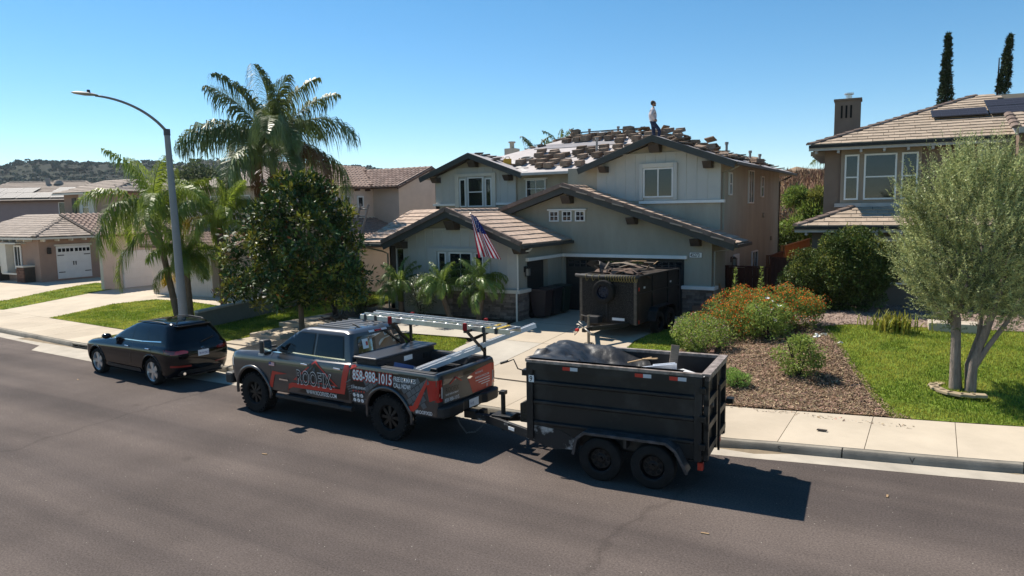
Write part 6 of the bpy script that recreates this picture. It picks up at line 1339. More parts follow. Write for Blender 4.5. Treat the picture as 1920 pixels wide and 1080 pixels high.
# barn doors at the back
for s in (1, -1):
    d = tb_('rear_door', bx0-.03, bx0-.01, s*.01 if s > 0 else -hw, hw if s > 0 else -.01, zb-.05, zt-.06)
    y0, y1 = (.01, hw+.04) if s > 0 else (-hw-.04, -.01)
    for z in (zt-.06, 1.45, 1.05, .66): tb_('door_rail', bx0-.10, bx0-.03, y0, y1, z-.05, z+.05, TRIM_ if z > 1.8 else TB, d)
    for y in (y0+.04, y1-.04): tb_('door_stile', bx0-.095, bx0-.03, y-.04, y+.04, zb-.1, zt-.0, TB, d)
    for z in (.75, 1.2, 1.65): tb_('hinge', bx0-.06, bx0+.04, s*(hw+.06)-.04, s*(hw+.06)+.05, z-.05, z+.05, BLK, d, bevel=.008)
tb_('top_rail', bx0-.12, bx0+.02, -hw-.05, hw+.05, zt-.03, zt+.004, TRIM_)
MB().tube([(bx0-.14, .12, .5), (bx0-.14, .12, 1.6)], .022, 6).build('lock_rod', BLK, TL); tb_('latch_hook', bx0-.22, bx0-.1, -.95, -.78, 1.05, 1.14, BLK)
tb_('tail_light', bx0-.02, bx0+.06, hw-.04, hw+.06, .36, .48, M('tail_red', (.5, .03, .015), .3)); tb_('tail_light', bx0-.02, bx0+.06, -hw-.06, -hw+.04, .36, .48, MATS['tail_red'])
# drawbar, jack, front box, tarp crank
db = MB()
for s in (1, -1): db.bar((1.84, s*.62, .50), (3.05, s*.06, .50), .07, .16)
db.bar((2.9, 0, .50), (3.40, 0, .50), .12, .12); db.build('drawbar', SCUF, TL, bevel=.006)
tb_('label_plate', 2.25, 2.42, .455, .465, .47, .53, VWHITE).matrix_local = Matrix.Translation((2.30, .47, .50)) @ Matrix.Rotation(math.radians(-25), 4, 'Z') @ Matrix.Translation((-2.30, -.46, -.50))
MB().box(3.30, 3.56, -.07, .07, .46, .62).build('coupler', BLK, TL, bevel=.02)
jk = MB(); jk.tube([(2.72, 0, .30), (2.72, 0, 1.02)], .045, 10); jk.box(2.66, 2.78, -.07, .07, 1.0, 1.07); jk.tube([(2.78, -.05, 1.03), (2.86, -.05, 1.03)], .012, 6); jk.box(2.5, 2.9, -.16, .16, .58, .62); jk.build('jack', TB, TL, bevel=.006)
fb = MB(); fb.prism([(1.88, .60), (2.22, .60), (2.22, .95), (1.88, 1.12)], 'y', -.45, .30); fb.build('front_box', M('diamond_plate', (.03, .028, .024), .4, .5, var=.3, vs=30, bump=.6, bs=30), TL, bevel=.01)
ck = MB(); ck.box(bx1+.0, bx1+.12, .55, .75, 1.60, 1.70); ck.tube([(bx1+.1, .66, 1.66), (bx1+.22, .70, 1.70), (bx1+.30, .70, 1.86), (bx1+.44, .70, 1.80)], .012, 6); ck.tube([(bx1+.42, .70, 1.82), (bx1+.56, .70, 1.77)], .025, 8); ck.build('tarp_crank', BLK, TL, smooth=40)
# chains
ch = MB(); P = [Vector((3.05, .12, .44)), Vector((3.25, .16, .24)), Vector((3.45, .17, .20)), Vector((3.62, .12, .34)), Vector((3.72, .06, .46))]
for k in range(26):
    t = k/26*4; i = int(t); p = P[i].lerp(P[i+1], t-i); q = P[min(i+1, 4)]-P[i]; m = Matrix.Translation(p) @ q.to_track_quat('X', 'Z').to_matrix().to_4x4() @ Matrix.Rotation(PI/2*(k % 2), 4, 'X')
    ch.tube([m @ Vector((.026*math.cos(a), .014*math.sin(a), 0)) for a in [2*PI*j/8 for j in range(9)]], .0055, 5, False)
ch.build('safety_chain', M('chain_steel', (.16, .15, .14), .5, .7), TL, smooth=True)
# tarp: black mesh sheet slumped over the load at the front
tp = thing('tarpaulin', 'crumpled black mesh tarpaulin slumped over the front half of the open trailer', 'tarp'); tp.matrix_world = TL.matrix_basis
V = []; F = []; nx, ny = 60, 34
for i in range(nx+1):
    for j in range(ny+1):
        a = i/nx; c = j/ny; x = bx1+.03-a*(1.75+1.05*c); y = -hw-.01+c*(2*hw+.02)
        side = min(c, 1-c)
        z = zt+.03+.055*math.exp(-((a-.10)/.12)**2)*math.exp(-((c-.12)/.35)**2)
        sag = .30*smoothstep(.10, .55, a)*smoothstep(0, .28, side)+.16*smoothstep(.55, 1, a)*smoothstep(.02, .5, 1-c)
        z -= sag*(.75+.25*c)
        if a > .60: z -= .22*(a-.6)*smoothstep(.1, 1, 1-c)
        cr = mnoise.fractal((x*2.6, y*3.4, 1.7), 1.0, 2.2, 5); z += .06*cr*smoothstep(0, .12, side)+.05*abs(math.sin(7*(x*.6+y)+2*cr))*smoothstep(.02, .3, side)*math.exp(-((a-.25)/.25)**2)
        V.append((x, y, z))
for i in range(nx):
    for j in range(ny): k = i*(ny+1)+j; F.append((k, k+1, k+ny+2, k+ny+1))
b = MB(); b.v = V; b.f = F; o = b.build('sheet', M('tarp_black', (.016, .016, .0165), .45, var=.3, vs=5, bump=.25, bs=16), tp, smooth=True)
# load
def rubbish(name, label, cat, m, make, mat, group=None):
    o = thing(name, label, cat, group=group); o.matrix_world = TL.matrix_basis @ m; b = MB(); make(b); b.build('piece', mat, o, bevel=.004); return o
WOOD = M('old_plank', (.20, .16, .125), .85, var=.3, vs=6, stretch=(1, 8, 8)); FOAM = M('white_foam', (.62, .65, .70), .6, var=.06); RAW = M('raw_pine', (.34, .23, .13), .8, var=.25, vs=5, stretch=(1, 8, 8))
rubbish('plank_offcut', 'weathered grey plank standing upright out of the open trailer load', 'plank', Matrix.Translation((-.42, -.32, 1.55)) @ rotm(.12, -.14, .3), lambda b: b.box(-.07, .07, -.02, .02, 0, .56), WOOD)
rubbish('foam_sheet', 'white folded panel leaning beside the upright plank in the open trailer', 'panel', Matrix.Translation((-.22, -.30, 1.40)) @ rotm(.9, .1, .35), lambda b: (b.box(-.30, .30, 0, .52, 0, .02), b.box(-.28, .1, -.0, .5, .05, .065)), FOAM)
rubbish('foam_sheet', 'flat white bent panel lying towards the rear of the open trailer', 'panel', Matrix.Translation((-.72, .02, 1.62)) @ rotm(.1, .18, -.3), lambda b: (b.box(-.34, .34, -.2, .2, 0, .015), b.prism([(-.34, .015), (.34, .015), (.1, .16)], 'y', -.18, .18)), M('white_sheet', (.70, .69, .67), .6, var=.06))
rubbish('foam_sheet', 'crumpled pale paper wad under the tarpaulin hem at the near side of the open trailer', 'paper', Matrix.Translation((-.78, .52, 1.66)) @ rotm(.6, .3, .2), lambda b: (b.box(-.18, .18, -.12, .12, 0, .02), b.prism([(-.15, 0), (.15, 0), (.05, .16), (-.06, .12)], 'y', -.1, .1)), MATS['white_sheet'])
rubbish('lath', 'pale split lath lying across the tarpaulin edge in the open trailer', 'lath', Matrix.Translation((.16, -.38, 1.78)) @ rotm(0, .25, .25), lambda b: (b.box(-.22, .22, -.03, .03, 0, .02), b.bar((-.05, 0, .02), (-.32, .16, .0), .05, .02)), RAW)
for i in range(16):
    rubbish('tile_rubble', 'broken roof tile in the dark load of the open trailer', 'rubble', Matrix.Translation((random.uniform(-1.15, .6), random.uniform(-.62, .6), random.uniform(1.18, 1.32))) @ rotm(random.uniform(-.5, .5), random.uniform(-.5, .5), random.random()*3), lambda b: b.box(-.17, .17, -.14, .14, 0, .045), DTILE, 'broken tiles inside the open trailer')
tb_('load_bed', bx0+.03, bx1-.03, -hw+.03, hw-.03, .7, 1.2, M('load_rubble', (.05, .042, .036), .95, var=.4, vs=8, bump=1, bs=12))
# ------------------------------------------------------------------ second trailer standing in the driveway, drawbar towards the street
T2 = thing('loaded_trailer', 'black dump trailer heaped with torn roofing, parked in front of the garage door', 'trailer', (4.05, -2.95, .46), math.radians(-94), sc=1.05)
SPK = M('trailer_chipped', (.013, .0128, .0125), .7, spec=.18, var=.4, vs=45, col2=(.045, .042, .04), thr=(.45, .7))
def t2(name, x0, x1, y0, y1, z0, z1, mat=TB, par=T2, **k): return MB().box(x0, x1, y0, y1, z0, z1).build(name, mat, par, **k)
X0, X1, HW, ZB, ZT = -1.55, 1.75, .90, .42, 1.86
fw_ = t2('front_wall', X1-.03, X1, -HW, HW, ZB, ZT, SPK)
for s in (1, -1):
    t2('side_panel', X0, X1-.03, s*HW-.02, s*HW+.02, ZB, ZT-.42 if False else ZT, TB)
    t2('side_rail', X0, X1, s*(HW+.03)-.02, s*(HW+.03)+.02, 1.28, 1.33, TRIM_ if s < 0 else TB); t2('side_rail', X0, X1, s*(HW+.03)-.02, s*(HW+.03)+.02, ZT-.05, ZT, TB)
    for x in (X0+.05, -.6, .6, X1-.06): t2('side_post', x-.04, x+.04, s*(HW+.03)-.02, s*(HW+.03)+.025, ZB, ZT)
    t2('edge_strip', X1-.04, X1+.012, s*HW-.05, s*HW+.04, ZB, ZT, M('edge_strip_worn', (.09, .075, .06), .6, .2, var=.4, vs=8))
    for x in (1.3, -.7): t2('reflector_tape', x-.12, x, s*(HW+.045)+(.004 if s > 0 else -.008), s*(HW+.045)+(.008 if s > 0 else -.004), 1.46, 1.52, MATS['tape_white'])
    t2('marker_light', X1-.15, X1-.08, s*(HW+.05)-.012, s*(HW+.05)+.014, 1.42, 1.52, MATS['tail_red']); t2('marker_light', X1-.15, X1-.08, s*(HW+.05)-.012, s*(HW+.05)+.014, .45, .55, MATS['tail_red'])
    prof = [(.98, .46), (.90, .72), (.72, .84), (-.42, .84), (-.62, .72), (-.72, .42)]; f = MB()
    for p, q in zip(prof[:-1], prof[1:]): f.bar((p[0], s*(HW+.16), p[1]), (q[0], s*(HW+.16), q[1]), .28, .018)
    f.build('fender', TB, T2)
    for x in (.56, -.30): wheel(T2, 'wheel', x, s*(HW+.16), .36, .21, s, .2, MATS['steel_rim_black'], kind='steel', tread=False)
t2('tailgate', X0, X0+.03, -HW, HW, ZB, ZT); t2('floor', X0, X1, -HW, HW, ZB, ZB+.04); t2('chassis', X0, X1, -.6, .6, .34, .43)
t2('centre_post', X1, X1+.025, -.06, .0, ZB+.05, ZT-.2)
MB().box(X1, X1+.012, .15, .55, .52, .60).build('label_plate', VWHITE, T2)
sw_ = wheel(T2, 'spare_wheel', 0, 0, .35, .2, 1, .2, M('steel_rim_blue_black', (.02, .025, .045), .4, .5), kind='steel', tread=False); sw_.location = (X1+.16, -.05, 1.38); sw_.rotation_euler = (0, PI/2, 0)
d2 = MB()
for s in (1, -1): d2.bar((X1-.02, s*.66, .42), (2.9, s*.05, .42), .07, .13)
d2.bar((2.7, 0, .42), (3.25, 0, .42), .11, .11); d2.build('drawbar', TB, T2, bevel=.006)
RUSTY = M('jack_steel', (.22, .19, .15), .5, .6, var=.3, vs=9)
j2 = MB(); j2.tube([(2.95, 0, .02), (2.95, 0, .40)], .04, 10); j2.tube([(2.95, 0, .36), (2.95, 0, .82)], .032, 10); j2.lathe([(0, 0), (.13, 0), (.13, .015), (.03, .03)], 14, Matrix.Translation((2.95, 0, 0))); j2.tube([(2.95, 0, .78), (2.98, -.12, .8), (3.0, -.22, .82)], .014, 6); j2.build('jack', RUSTY, T2, smooth=35)
c2_ = MB(); c2_.tube([(3.2, .0, .48), (3.3, .14, .44), (3.28, .25, .36), (3.15, .28, .34)], .022, 7); c2_.tube([(3.2, .0, .5), (3.26, -.15, .58), (3.1, -.3, .55), (2.8, -.4, .52)], .018, 6); c2_.tube([(3.1, -.1, .55), (2.9, -.35, .6), (2.6, -.45, .56)], .014, 6); c2_.build('coupler', M('pale_steel', (.40, .38, .34), .5, .6), T2, smooth=True)
MB().box(3.12, 3.22, -.30, -.20, .36, .44).build('breakaway_switch', M('switch_red', (.55, .015, .01), .4), T2, bevel=.02)
MB().tube([(3.1, -.25, .36), (3.05, -.4, .22), (2.85, -.5, .3), (2.7, -.45, .42)], .01, 5).build('cable', BLK, T2)
t2('battery_box', 1.9, 2.2, -.55, -.1, .45, .66, PLAST, T2, bevel=.02)
# rolled tarp tied with yellow cord along the front rim
rt = MB(); rt.tube([(X1+.06, -HW-.16, ZT-.03), (X1+.07, -.4, ZT-.06), (X1+.07, .2, ZT-.04), (X1+.06, HW+.14, ZT-.02)], .055, 8); rt.build('rolled_tarp', M('rolled_tarp', (.03, .03, .03), .7, var=.3, vs=12), T2, smooth=True)
rc = MB(); 
for i in range(15):
    y = HW+.02-.085*i if i < 12 else -.25-.22*(i-12); rc.tube([(X1+.07+.066*math.cos(a), y+.035*math.sin(a*.5), ZT-.05+.066*math.sin(a)-(.06 if 3.6 < a < 5.4 else 0)) for a in [2*PI*j/10 for j in range(11)]], .007, 5, False)
rc.build('yellow_cord', M('cord_yellow', (.30, .24, .09), .8), T2, kind='stuff')
t2('top_rim', X1-.06, X1+.03, -HW, HW, ZT-.02, ZT+.02, M('rim_worn', (.12, .105, .09), .6, .2, var=.4, vs=8))
# heaped torn roofing felt and laths
FELT2 = M('torn_felt', (.14, .10, .08), .85, var=.3, vs=4, bump=.4, bs=12)
def sheet_piece(name, label, cat, m, L, W, bend, mat, group=None):
    o = thing(name, label, cat, group=group); o.matrix_world = T2.matrix_basis @ m; b = MB(); n = 8; th = .012
    for k in (0, 1):
        for i in range(n+1):
            t = i/n-.5
            for s in (-1, 1): b.v.append((t*L, s*W/2*(1-.15*random.random()), bend*(.25-t*t)*4-bend+.04*math.sin(i*1.7)*bend*3-k*th))
    q = 2*(n+1)
    for i in range(n): b.f += [(2*i, 2*i+2, 2*i+3, 2*i+1), (q+2*i, q+2*i+1, q+2*i+3, q+2*i+2), (2*i, q+2*i, q+2*i+2, 2*i+2), (2*i+1, 2*i+3, q+2*i+3, q+2*i+1)]
    b.f += [(0, 1, q+1, q), (2*n, q+2*n, q+2*n+1, 2*n+1)]
    b.build('sheet', mat, o, smooth=40); return o
G2 = 'torn felt sheets heaped on the loaded trailer'
for i in range(13):
    sheet_piece('felt_sheet', 'torn brown roofing felt in the heap on the loaded trailer', 'felt sheet', Matrix.Translation((random.uniform(-1.1, 1.3), random.uniform(-.6, .7), ZT+random.uniform(-.05, .22))) @ rotm(random.uniform(-.3, .3), random.uniform(-.35, .35), random.uniform(0, 3)), random.uniform(.6, 1.0), random.uniform(.3, .6), random.uniform(.05, .2), FELT2, G2)
sheet_piece('felt_sheet', 'big curled black felt flap hanging over the far corner of the loaded trailer', 'felt sheet', Matrix.Translation((.8, -.55, ZT+.22)) @ rotm(-.5, .2, .9), 1.1, .7, .28, M('black_felt', (.03, .027, .025), .6, var=.3), None)
sheet_piece('felt_sheet', 'pale warped plank arching over the heap on the loaded trailer', 'board', Matrix.Translation((.9, .05, ZT+.32)) @ rotm(.1, .0, 1.45), .9, .22, .06, WOOD)
for i in range(12):
    o = thing('lath', 'thin broken lath sticking out of the heap on the loaded trailer', 'lath', group='laths on the loaded trailer'); L = random.uniform(.3, .7)
    o.matrix_world = T2.matrix_basis @ Matrix.Translation((random.uniform(-1.2, 1.4), random.uniform(-.85, .8), ZT+random.uniform(.1, .28))) @ rotm(random.uniform(-.4, .4), random.uniform(-.4, .4), random.uniform(0, 3)); MB().box(-L/2, L/2, -.02, .02, 0, .018).build('stick', random.choice([WOOD, RAW]), o)
t2('load_bed', X0+.04, X1-.05, -HW+.03, HW-.03, .5, ZT-.06, MATS['load_rubble'])
# ------------------------------------------------------------------ bins, boxes and small things by the garage
def bin_(name, label, x, y, col, rz):
    t = thing(name, label, 'wheelie bin', (x, y, H(x, y)+.02), rz, 'wheelie bins beside the front wing'); m = M('bin_%s' % name[:5]+str(col[1]), col, .5, var=.1)
    b = MB(); b.add([(-.25, -.27, .06), (.25, -.27, .06), (.25, .22, .06), (-.25, .22, .06), (-.30, -.35, 1.0), (.30, -.35, 1.0), (.30, .33, 1.0), (-.30, .33, 1.0)], [(0, 3, 2, 1), (4, 5, 6, 7), (0, 1, 5, 4), (1, 2, 6, 5), (2, 3, 7, 6), (3, 0, 4, 7)]); b.build('bin_body', m, t, bevel=.02)
    l = MB(); l.prism([(-.40, 1.0), (.37, 1.0), (.37, 1.05), (.1, 1.10), (-.38, 1.06)], 'x', -.33, .33); l.build('lid', m, t, bevel=.015); MB().tube([(-.26, .38, .98), (.26, .38, .98)], .018, 6).build('handle', m, t)
    for s in (-1, 1): MB().lathe([(0, -.03), (.10, -.03), (.10, .03), (0, .03)], 14, Matrix.Translation((s*.26, .26, .10)) @ Matrix.Rotation(PI/2, 4, 'Y')).build('bin_wheel', BLK, t)
bin_('wheelie_bin', 'dark brown wheelie bin nearest the street, against the front wing', .28, -2.45, (.035, .022, .022), PI/2)
bin_('wheelie_bin', 'charcoal wheelie bin in the middle of the three beside the front wing', .30, -1.72, (.02, .021, .024), PI/2)
bin_('wheelie_bin', 'dark green wheelie bin nearest the garage door, beside the front wing', .32, -.98, (.012, .03, .022), PI/2)
cb = thing('cardboard_box', 'flattened brown cardboard box leaning at the stone corner of the garage', 'box', (5.75, -.55, .52), .3); MB().box(-.4, .4, -.06, .06, 0, .5, Matrix.Rotation(-.2, 4, 'X')).build('carton', M('cardboard', (.15, .11, .085), .9, var=.1), cb)
bd = thing('timber_offcut', 'pale timber offcut leaning against the side wall near the garage corner', 'timber', (6.25, .9, .52)); MB().bar((0, 0, 0), (-.35, .1, 1.15), .08, .05).build('stick', RAW, bd)
bd = thing('timber_offcut', 'brown post leaning beside the pale timber at the garage corner', 'timber', (6.2, .8, .52)); MB().bar((0, 0, 0), (-.22, .05, .75), .09, .09).build('stick', WOOD, bd)
# ------------------------------------------------------------------ flag on the front gable
fl = thing('flag', 'american flag hanging from a slanted pole on the front gable', 'flag', (-1.45, -4.15, 3.98))
MB().tube([(0, .1, -.15), (-.0, -.28, .42)], .014, 6).build('pole', ALU, fl)
FR = M('flag_red', (.42, .018, .03), .8, trans=.12); FW = M('flag_white', (.72, .68, .70), .8, trans=.15); FBL = M('flag_blue', (.02, .03, .16), .8, trans=.1)
def flagpt(a, b):
    """a along the hoist (0..1 across), b down the fly (0..1)"""
    x = .0+a*(.22+.70*b)+b*.34; y = -.26-.05*math.sin(a*11+b*2)*(.3+b); z = .40-a*.10*(1-b)-b*1.55+.04*math.sin(a*5)*b
    return (x, y, z)
def flag_cell(name, a0, a1, b0, b1, mat, off=0, par=fl):
    b = MB(); n, m_ = 3, 12
    for i in range(n+1):
        for j in range(m_+1):
            p = flagpt(a0+(a1-a0)*i/n, b0+(b1-b0)*j/m_); b.v.append((p[0], p[1]+off, p[2]))
    for i in range(n):
        for j in range(m_): k = i*(m_+1)+j; b.f.append((k, k+1, k+m_+2, k+m_+1))
    return b.build(name, mat, par, smooth=True)
for i in range(13):
    a0, a1 = i/13, (i+1)/13; flag_cell('stripe', a0, a1, 0 if i > 99 else .0, 1, FR if i % 2 == 0 else FW)
cant = flag_cell('canton', .0, 1.0, 0, .42, FBL, -.006); flag_cell('canton_back', 0, 1, 0, .42, FBL, .006)
st = MB()
for r in range(9):
    for c in range(6 if r % 2 == 0 else 5):
        a = (c+.5)/6+(0 if r % 2 == 0 else .5/6); b_ = .03+r*.043; p = flagpt(a, b_); q = [(.020 if k % 2 == 0 else .009) for k in range(10)]
        k0 = len(st.v); st.v += [(p[0]+q[k]*math.sin(PI*k/5), p[1]-.011, p[2]+q[k]*math.cos(PI*k/5)) for k in range(10)]; st.f.append(tuple(range(k0, k0+10)))
st.build('stars', FW, cant)
# ------------------------------------------------------------------ street lamp
SL = thing('street_lamp', 'grey concrete street lamp with long curved arm behind the black SUV', 'street lamp', (-10.27, -9.75, .18), math.radians(0))
LM = M('lamp_concrete', (.25, .255, .26), .75, var=.08, vs=3); LM2 = M('lamp_arm_steel', (.20, .205, .21), .5, .5)
lp = MB(); lp.tube([(0, 0, 0), (-.01, 0, .5), (-.13, 0, 4), (-.25, 0, 7.15)], [.165, .155, .125, .095], 14); lp.build('pole', LM, SL, smooth=40); lp = MB(); lp.tube([(-.25, 0, 7.08), (-.25, 0, 7.30)], .11, 14); lp.build('collar', M('collar_dark', (.06, .06, .065), .5), SL, smooth=40)
# ------------------------------------------------------------------ vegetation
def leaf_verts(P, D, N, L, W):
    D = D/np.linalg.norm(D, axis=1)[:, None]; S = np.cross(D, N); S /= np.linalg.norm(S, axis=1)[:, None]+1e-9
    L = np.asarray(L)[:, None]; W = np.asarray(W)[:, None]; nn = np.cross(S, D)
    return np.stack([P, P+D*L*.5+S*W*.5+nn*L*.06, P+D*L, P+D*L*.5-S*W*.5+nn*L*.06], 1)
def rand_dirs(k):
    d = rng.normal(size=(k, 3)); return d/np.linalg.norm(d, axis=1)[:, None]
def crown_mesh(name, centers, radii, per, L, W, mat, up=.4, shell=.6, out=1.0, flat=1.):
    C = np.repeat(np.array(centers, float), per, 0); R = np.repeat(np.array(radii, float), per); k = len(C)
    d = rand_dirs(k); d[:, 2] *= flat; P = C+d*(R*rng.uniform(shell, 1.05, k))[:, None]
    D = d*out+rand_dirs(k)*.8; D[:, 2] += up*rng.uniform(-.3, 1, k); N = rand_dirs(k)*.9; N[:, 2] += .9
    return raw_mesh(name, leaf_verts(P, D, N, L*rng.uniform(.6, 1.2, k), W*rng.uniform(.7, 1.2, k)), 4, mat)
BARK = M('bark_grey_brown', (.17, .125, .09), .95, var=.3, vs=7, bump=.8, bs=22, stretch=(3, 3, .6)); BARKD = M('bark_dark', (.045, .035, .028), .95, var=.3, vs=7, bump=.8, bs=22); BARKO = M('bark_pale', (.24, .20, .17), .95, var=.3, vs=6, bump=.9, bs=18, stretch=(3, 3, .7))
# --- feather palms
FROND_ME = {}
def frond_mesh(kind, mat, L=3.2, leaf=.55, n=64, w=.036, plumose=.6, key=None):
    key = (kind, mat.name, L, key)
    if key in FROND_ME: return FROND_ME[key]
    # spine in local xz plane: leaves the crown along +x rising, then arching over
    rise, droop = {'young': (1.38, .95), 'mid': (1.05, 1.75), 'old': (.5, 1.95), 'hang': (-.35, 1.2)}[kind]
    pts = []; x = z = 0; N_ = 26
    for i in range(N_+1):
        t = i/N_; a = rise-droop*(t**1.25)*1.25; pts.append(Vector((x, .12*math.sin(t*2)*t, z))); x += math.cos(a)*L/N_; z += math.sin(a)*L/N_
    b = MB(); b.tube(pts, [.028*(1-.85*i/N_) for i in range(N_+1)], 5, False); nv0 = len(b.v)
    for i in range(n):
        t = .10+.90*i/n; f = t*N_; k = min(int(f), N_-1); p = pts[k].lerp(pts[k+1], f-k); tan = (pts[k+1]-pts[k]).normalized(); up = Vector((-tan.z, 0, tan.x))
        ll = leaf*(math.sin(PI*min(1, .12+.86*t))**.55)*random.uniform(.85, 1.1)
        for s in (-1, 1):
            ang = random.uniform(-.7, 1.2)*plumose; d = (tan*random.uniform(.45, .75)+Vector((0, s, 0))*math.cos(ang)+up*math.sin(ang)).normalized(); g = Vector((0, 0, -1))
            q1 = p+d*ll*.40+g*ll*.08; q2 = p+d*ll*.64+g*ll*random.uniform(.22, .6); q3 = p+d*ll*.70+g*ll*random.uniform(.5, 1.2); wv = d.cross(up).normalized()*w*.5+tan*w*.35
            b.add([p-wv*.5, p+wv*.5, q1+wv, q1-wv, q2+wv*.7, q2-wv*.7, q3], [(0, 1, 2, 3), (3, 2, 4, 5), (5, 4, 6)])
    me = b.mesh('frond', mat, fix=False); FROND_ME[key] = me; return me
PG1 = M('palm_leaf', (.095, .135, .036), .5, var=.25, vs=2, rnd=.25, trans=.22); PG2 = M('palm_leaf_bright', (.15, .215, .03), .5, var=.25, vs=2, rnd=.25, trans=.35); PYEL = M('palm_leaf_yellow', (.36, .26, .02), .5, var=.25, vs=2, rnd=.2, trans=.3); PBRN = M('palm_leaf_dead', (.16, .09, .045), .8, var=.3, vs=3, rnd=.2)
def palm(name, label, base, top, counts, L, leaf, mat, r0, r1, group=None, dead=0, yellow=0, seed=0, w=.036, n=64, sc=1, curve=.0, boots=True):
    random.seed(seed); t = thing(name, label, 'palm tree', base, group=group); tv = Vector(top)-Vector(base); m = MB(); K = 14
    P = [Vector((tv.x*(q/K)+curve*math.sin(PI*q/K), tv.y*(q/K), tv.z*q/K)) for q in range(K+1)]
    R = [r0+(r1-r0)*(q/K)+(.06*r0 if q % 2 else 0) for q in range(K+1)]; m.tube(P, R, 12); m.build('trunk', BARK, t, smooth=50)
    sh = MB(); sh.tube([tv-Vector((0, 0, .15)), tv+Vector((0, 0, .5)), tv+Vector((0, 0, .9))], [r1*1.25, r1*.9, r1*.4], 10); sh.build('crownshaft', mat, t, smooth=True)
    az = random.uniform(0, 6)
    for kind, c in counts:
        for i in range(c):
            az += 2.399+random.uniform(-.2, .2); mm = mat
            lab = None
            if kind in ('old', 'hang') and dead > 0: mm = PBRN; dead -= 1; lab = 'brown dead hanging frond'
            elif kind in ('old', 'hang') and yellow > 0: mm = PYEL; yellow -= 1; lab = 'yellowing frond'
            me = frond_mesh(kind, mm, L, leaf, n, w, key=name)
            o = obj('frond', me, t, Matrix.Translation(tv+Vector((0, 0, random.uniform(.05, .55) if kind != 'hang' else -.05))) @ Matrix.Rotation(az, 4, 'Z') @ Matrix.Rotation(random.uniform(-.16, .16), 4, 'Y') @ Matrix.Rotation(random.uniform(-.35, .35), 4, 'X') @ Matrix.Scale(random.uniform(.85, 1.1)*sc, 4))
            if lab: o['label'] = lab
    return t
palm('queen_palm', 'tallest feathery queen palm, rising behind the dark leafy street tree', (-13.3, -3.3, .4), (-13.0, -3.0, 6.7), (('young', 7), ('mid', 9), ('old', 6)), 4.7, 1.3, PG1, .20, .15, dead=2, seed=11, w=.04, n=150, curve=.15)
palm('queen_palm', 'bright green drooping palm directly behind the street lamp pole, left one', (-13.2, -8.0, .3), (-14.05, -8.1, 4.1), (('young', 5), ('mid', 7), ('old', 7), ('hang', 2)), 3.3, .8, PG2, .13, .10, seed=5, w=.03, n=110)
palm('queen_palm', 'bright palm with one yellow frond between the lamp pole and the dark tree', (-12.35, -6.5, .35), (-12.05, -6.7, 3.9), (('young', 4), ('mid', 6), ('old', 5)), 2.5, .66, PG2, .14, .11, yellow=1, seed=9, w=.027, n=100)
palm('queen_palm', 'short bright palm in front of the others, right of the lamp pole', (-13.0, -7.6, .3), (-12.85, -7.75, 2.3), (('young', 4), ('mid', 6), ('old', 6)), 1.9, .55, PG2, .14, .11, yellow=1, seed=21, w=.024, n=90)
# far palms and tree showing over roofs
for (x, y, zb_, zt_, L, sd, lb) in ((-12.2, 20, 2, 7.7, 2.0, 31, 'small palm crown showing above the stripped roof, left of the two'), (-11.3, 22, 2, 8.3, 2.2, 32, 'small palm crown above the stripped roof, nearer to the man'), (-14.8, 19, 2, 6.6, 1.8, 33, 'lowest palm crown peeping over the left end of the stripped roof')):
    palm('distant_palm', lb, (x, y, zb_), (x+.1, y, zt_), (('young', 5), ('mid', 6), ('old', 3)), L, .5, PG1, .16, .12, 'palms behind the stripped house', seed=sd, w=.05, n=40)
palm('distant_palm', 'young palm at the left wall of the brown house on the dry hillside', (7.55, 16.5, 1), (7.6, 16.5, 6.5), (('young', 4), ('mid', 5)), 1.2, .4, PG1, .12, .1, seed=36, n=36)
# pygmy date palms in the bed by the front wing
DG = M('date_palm_leaf', (.13, .20, .04), .45, var=.2, vs=2, rnd=.2, trans=.25)
for (x, y, zt_, L, sd, lb, ln) in ((-4.75, -4.35, 1.25, 1.35, 41, 'small date palm under the shuttered window, left of the white rose', 0), (-2.3, -4.5, 1.45, 1.35, 42, 'bright small date palm in front of the tripled window of the front wing', -.35), (-1.25, -4.35, 1.5, 1.25, 43, 'shaded small date palm nearest the stone corner of the front wing', .2)):
    palm('date_palm', lb, (x, y, .45), (x+ln, y-.05, zt_), (('young', 7), ('mid', 10), ('old', 8)), L, .30, DG, .11, .10, 'small date palms in the front bed', seed=sd, w=.022, n=44)
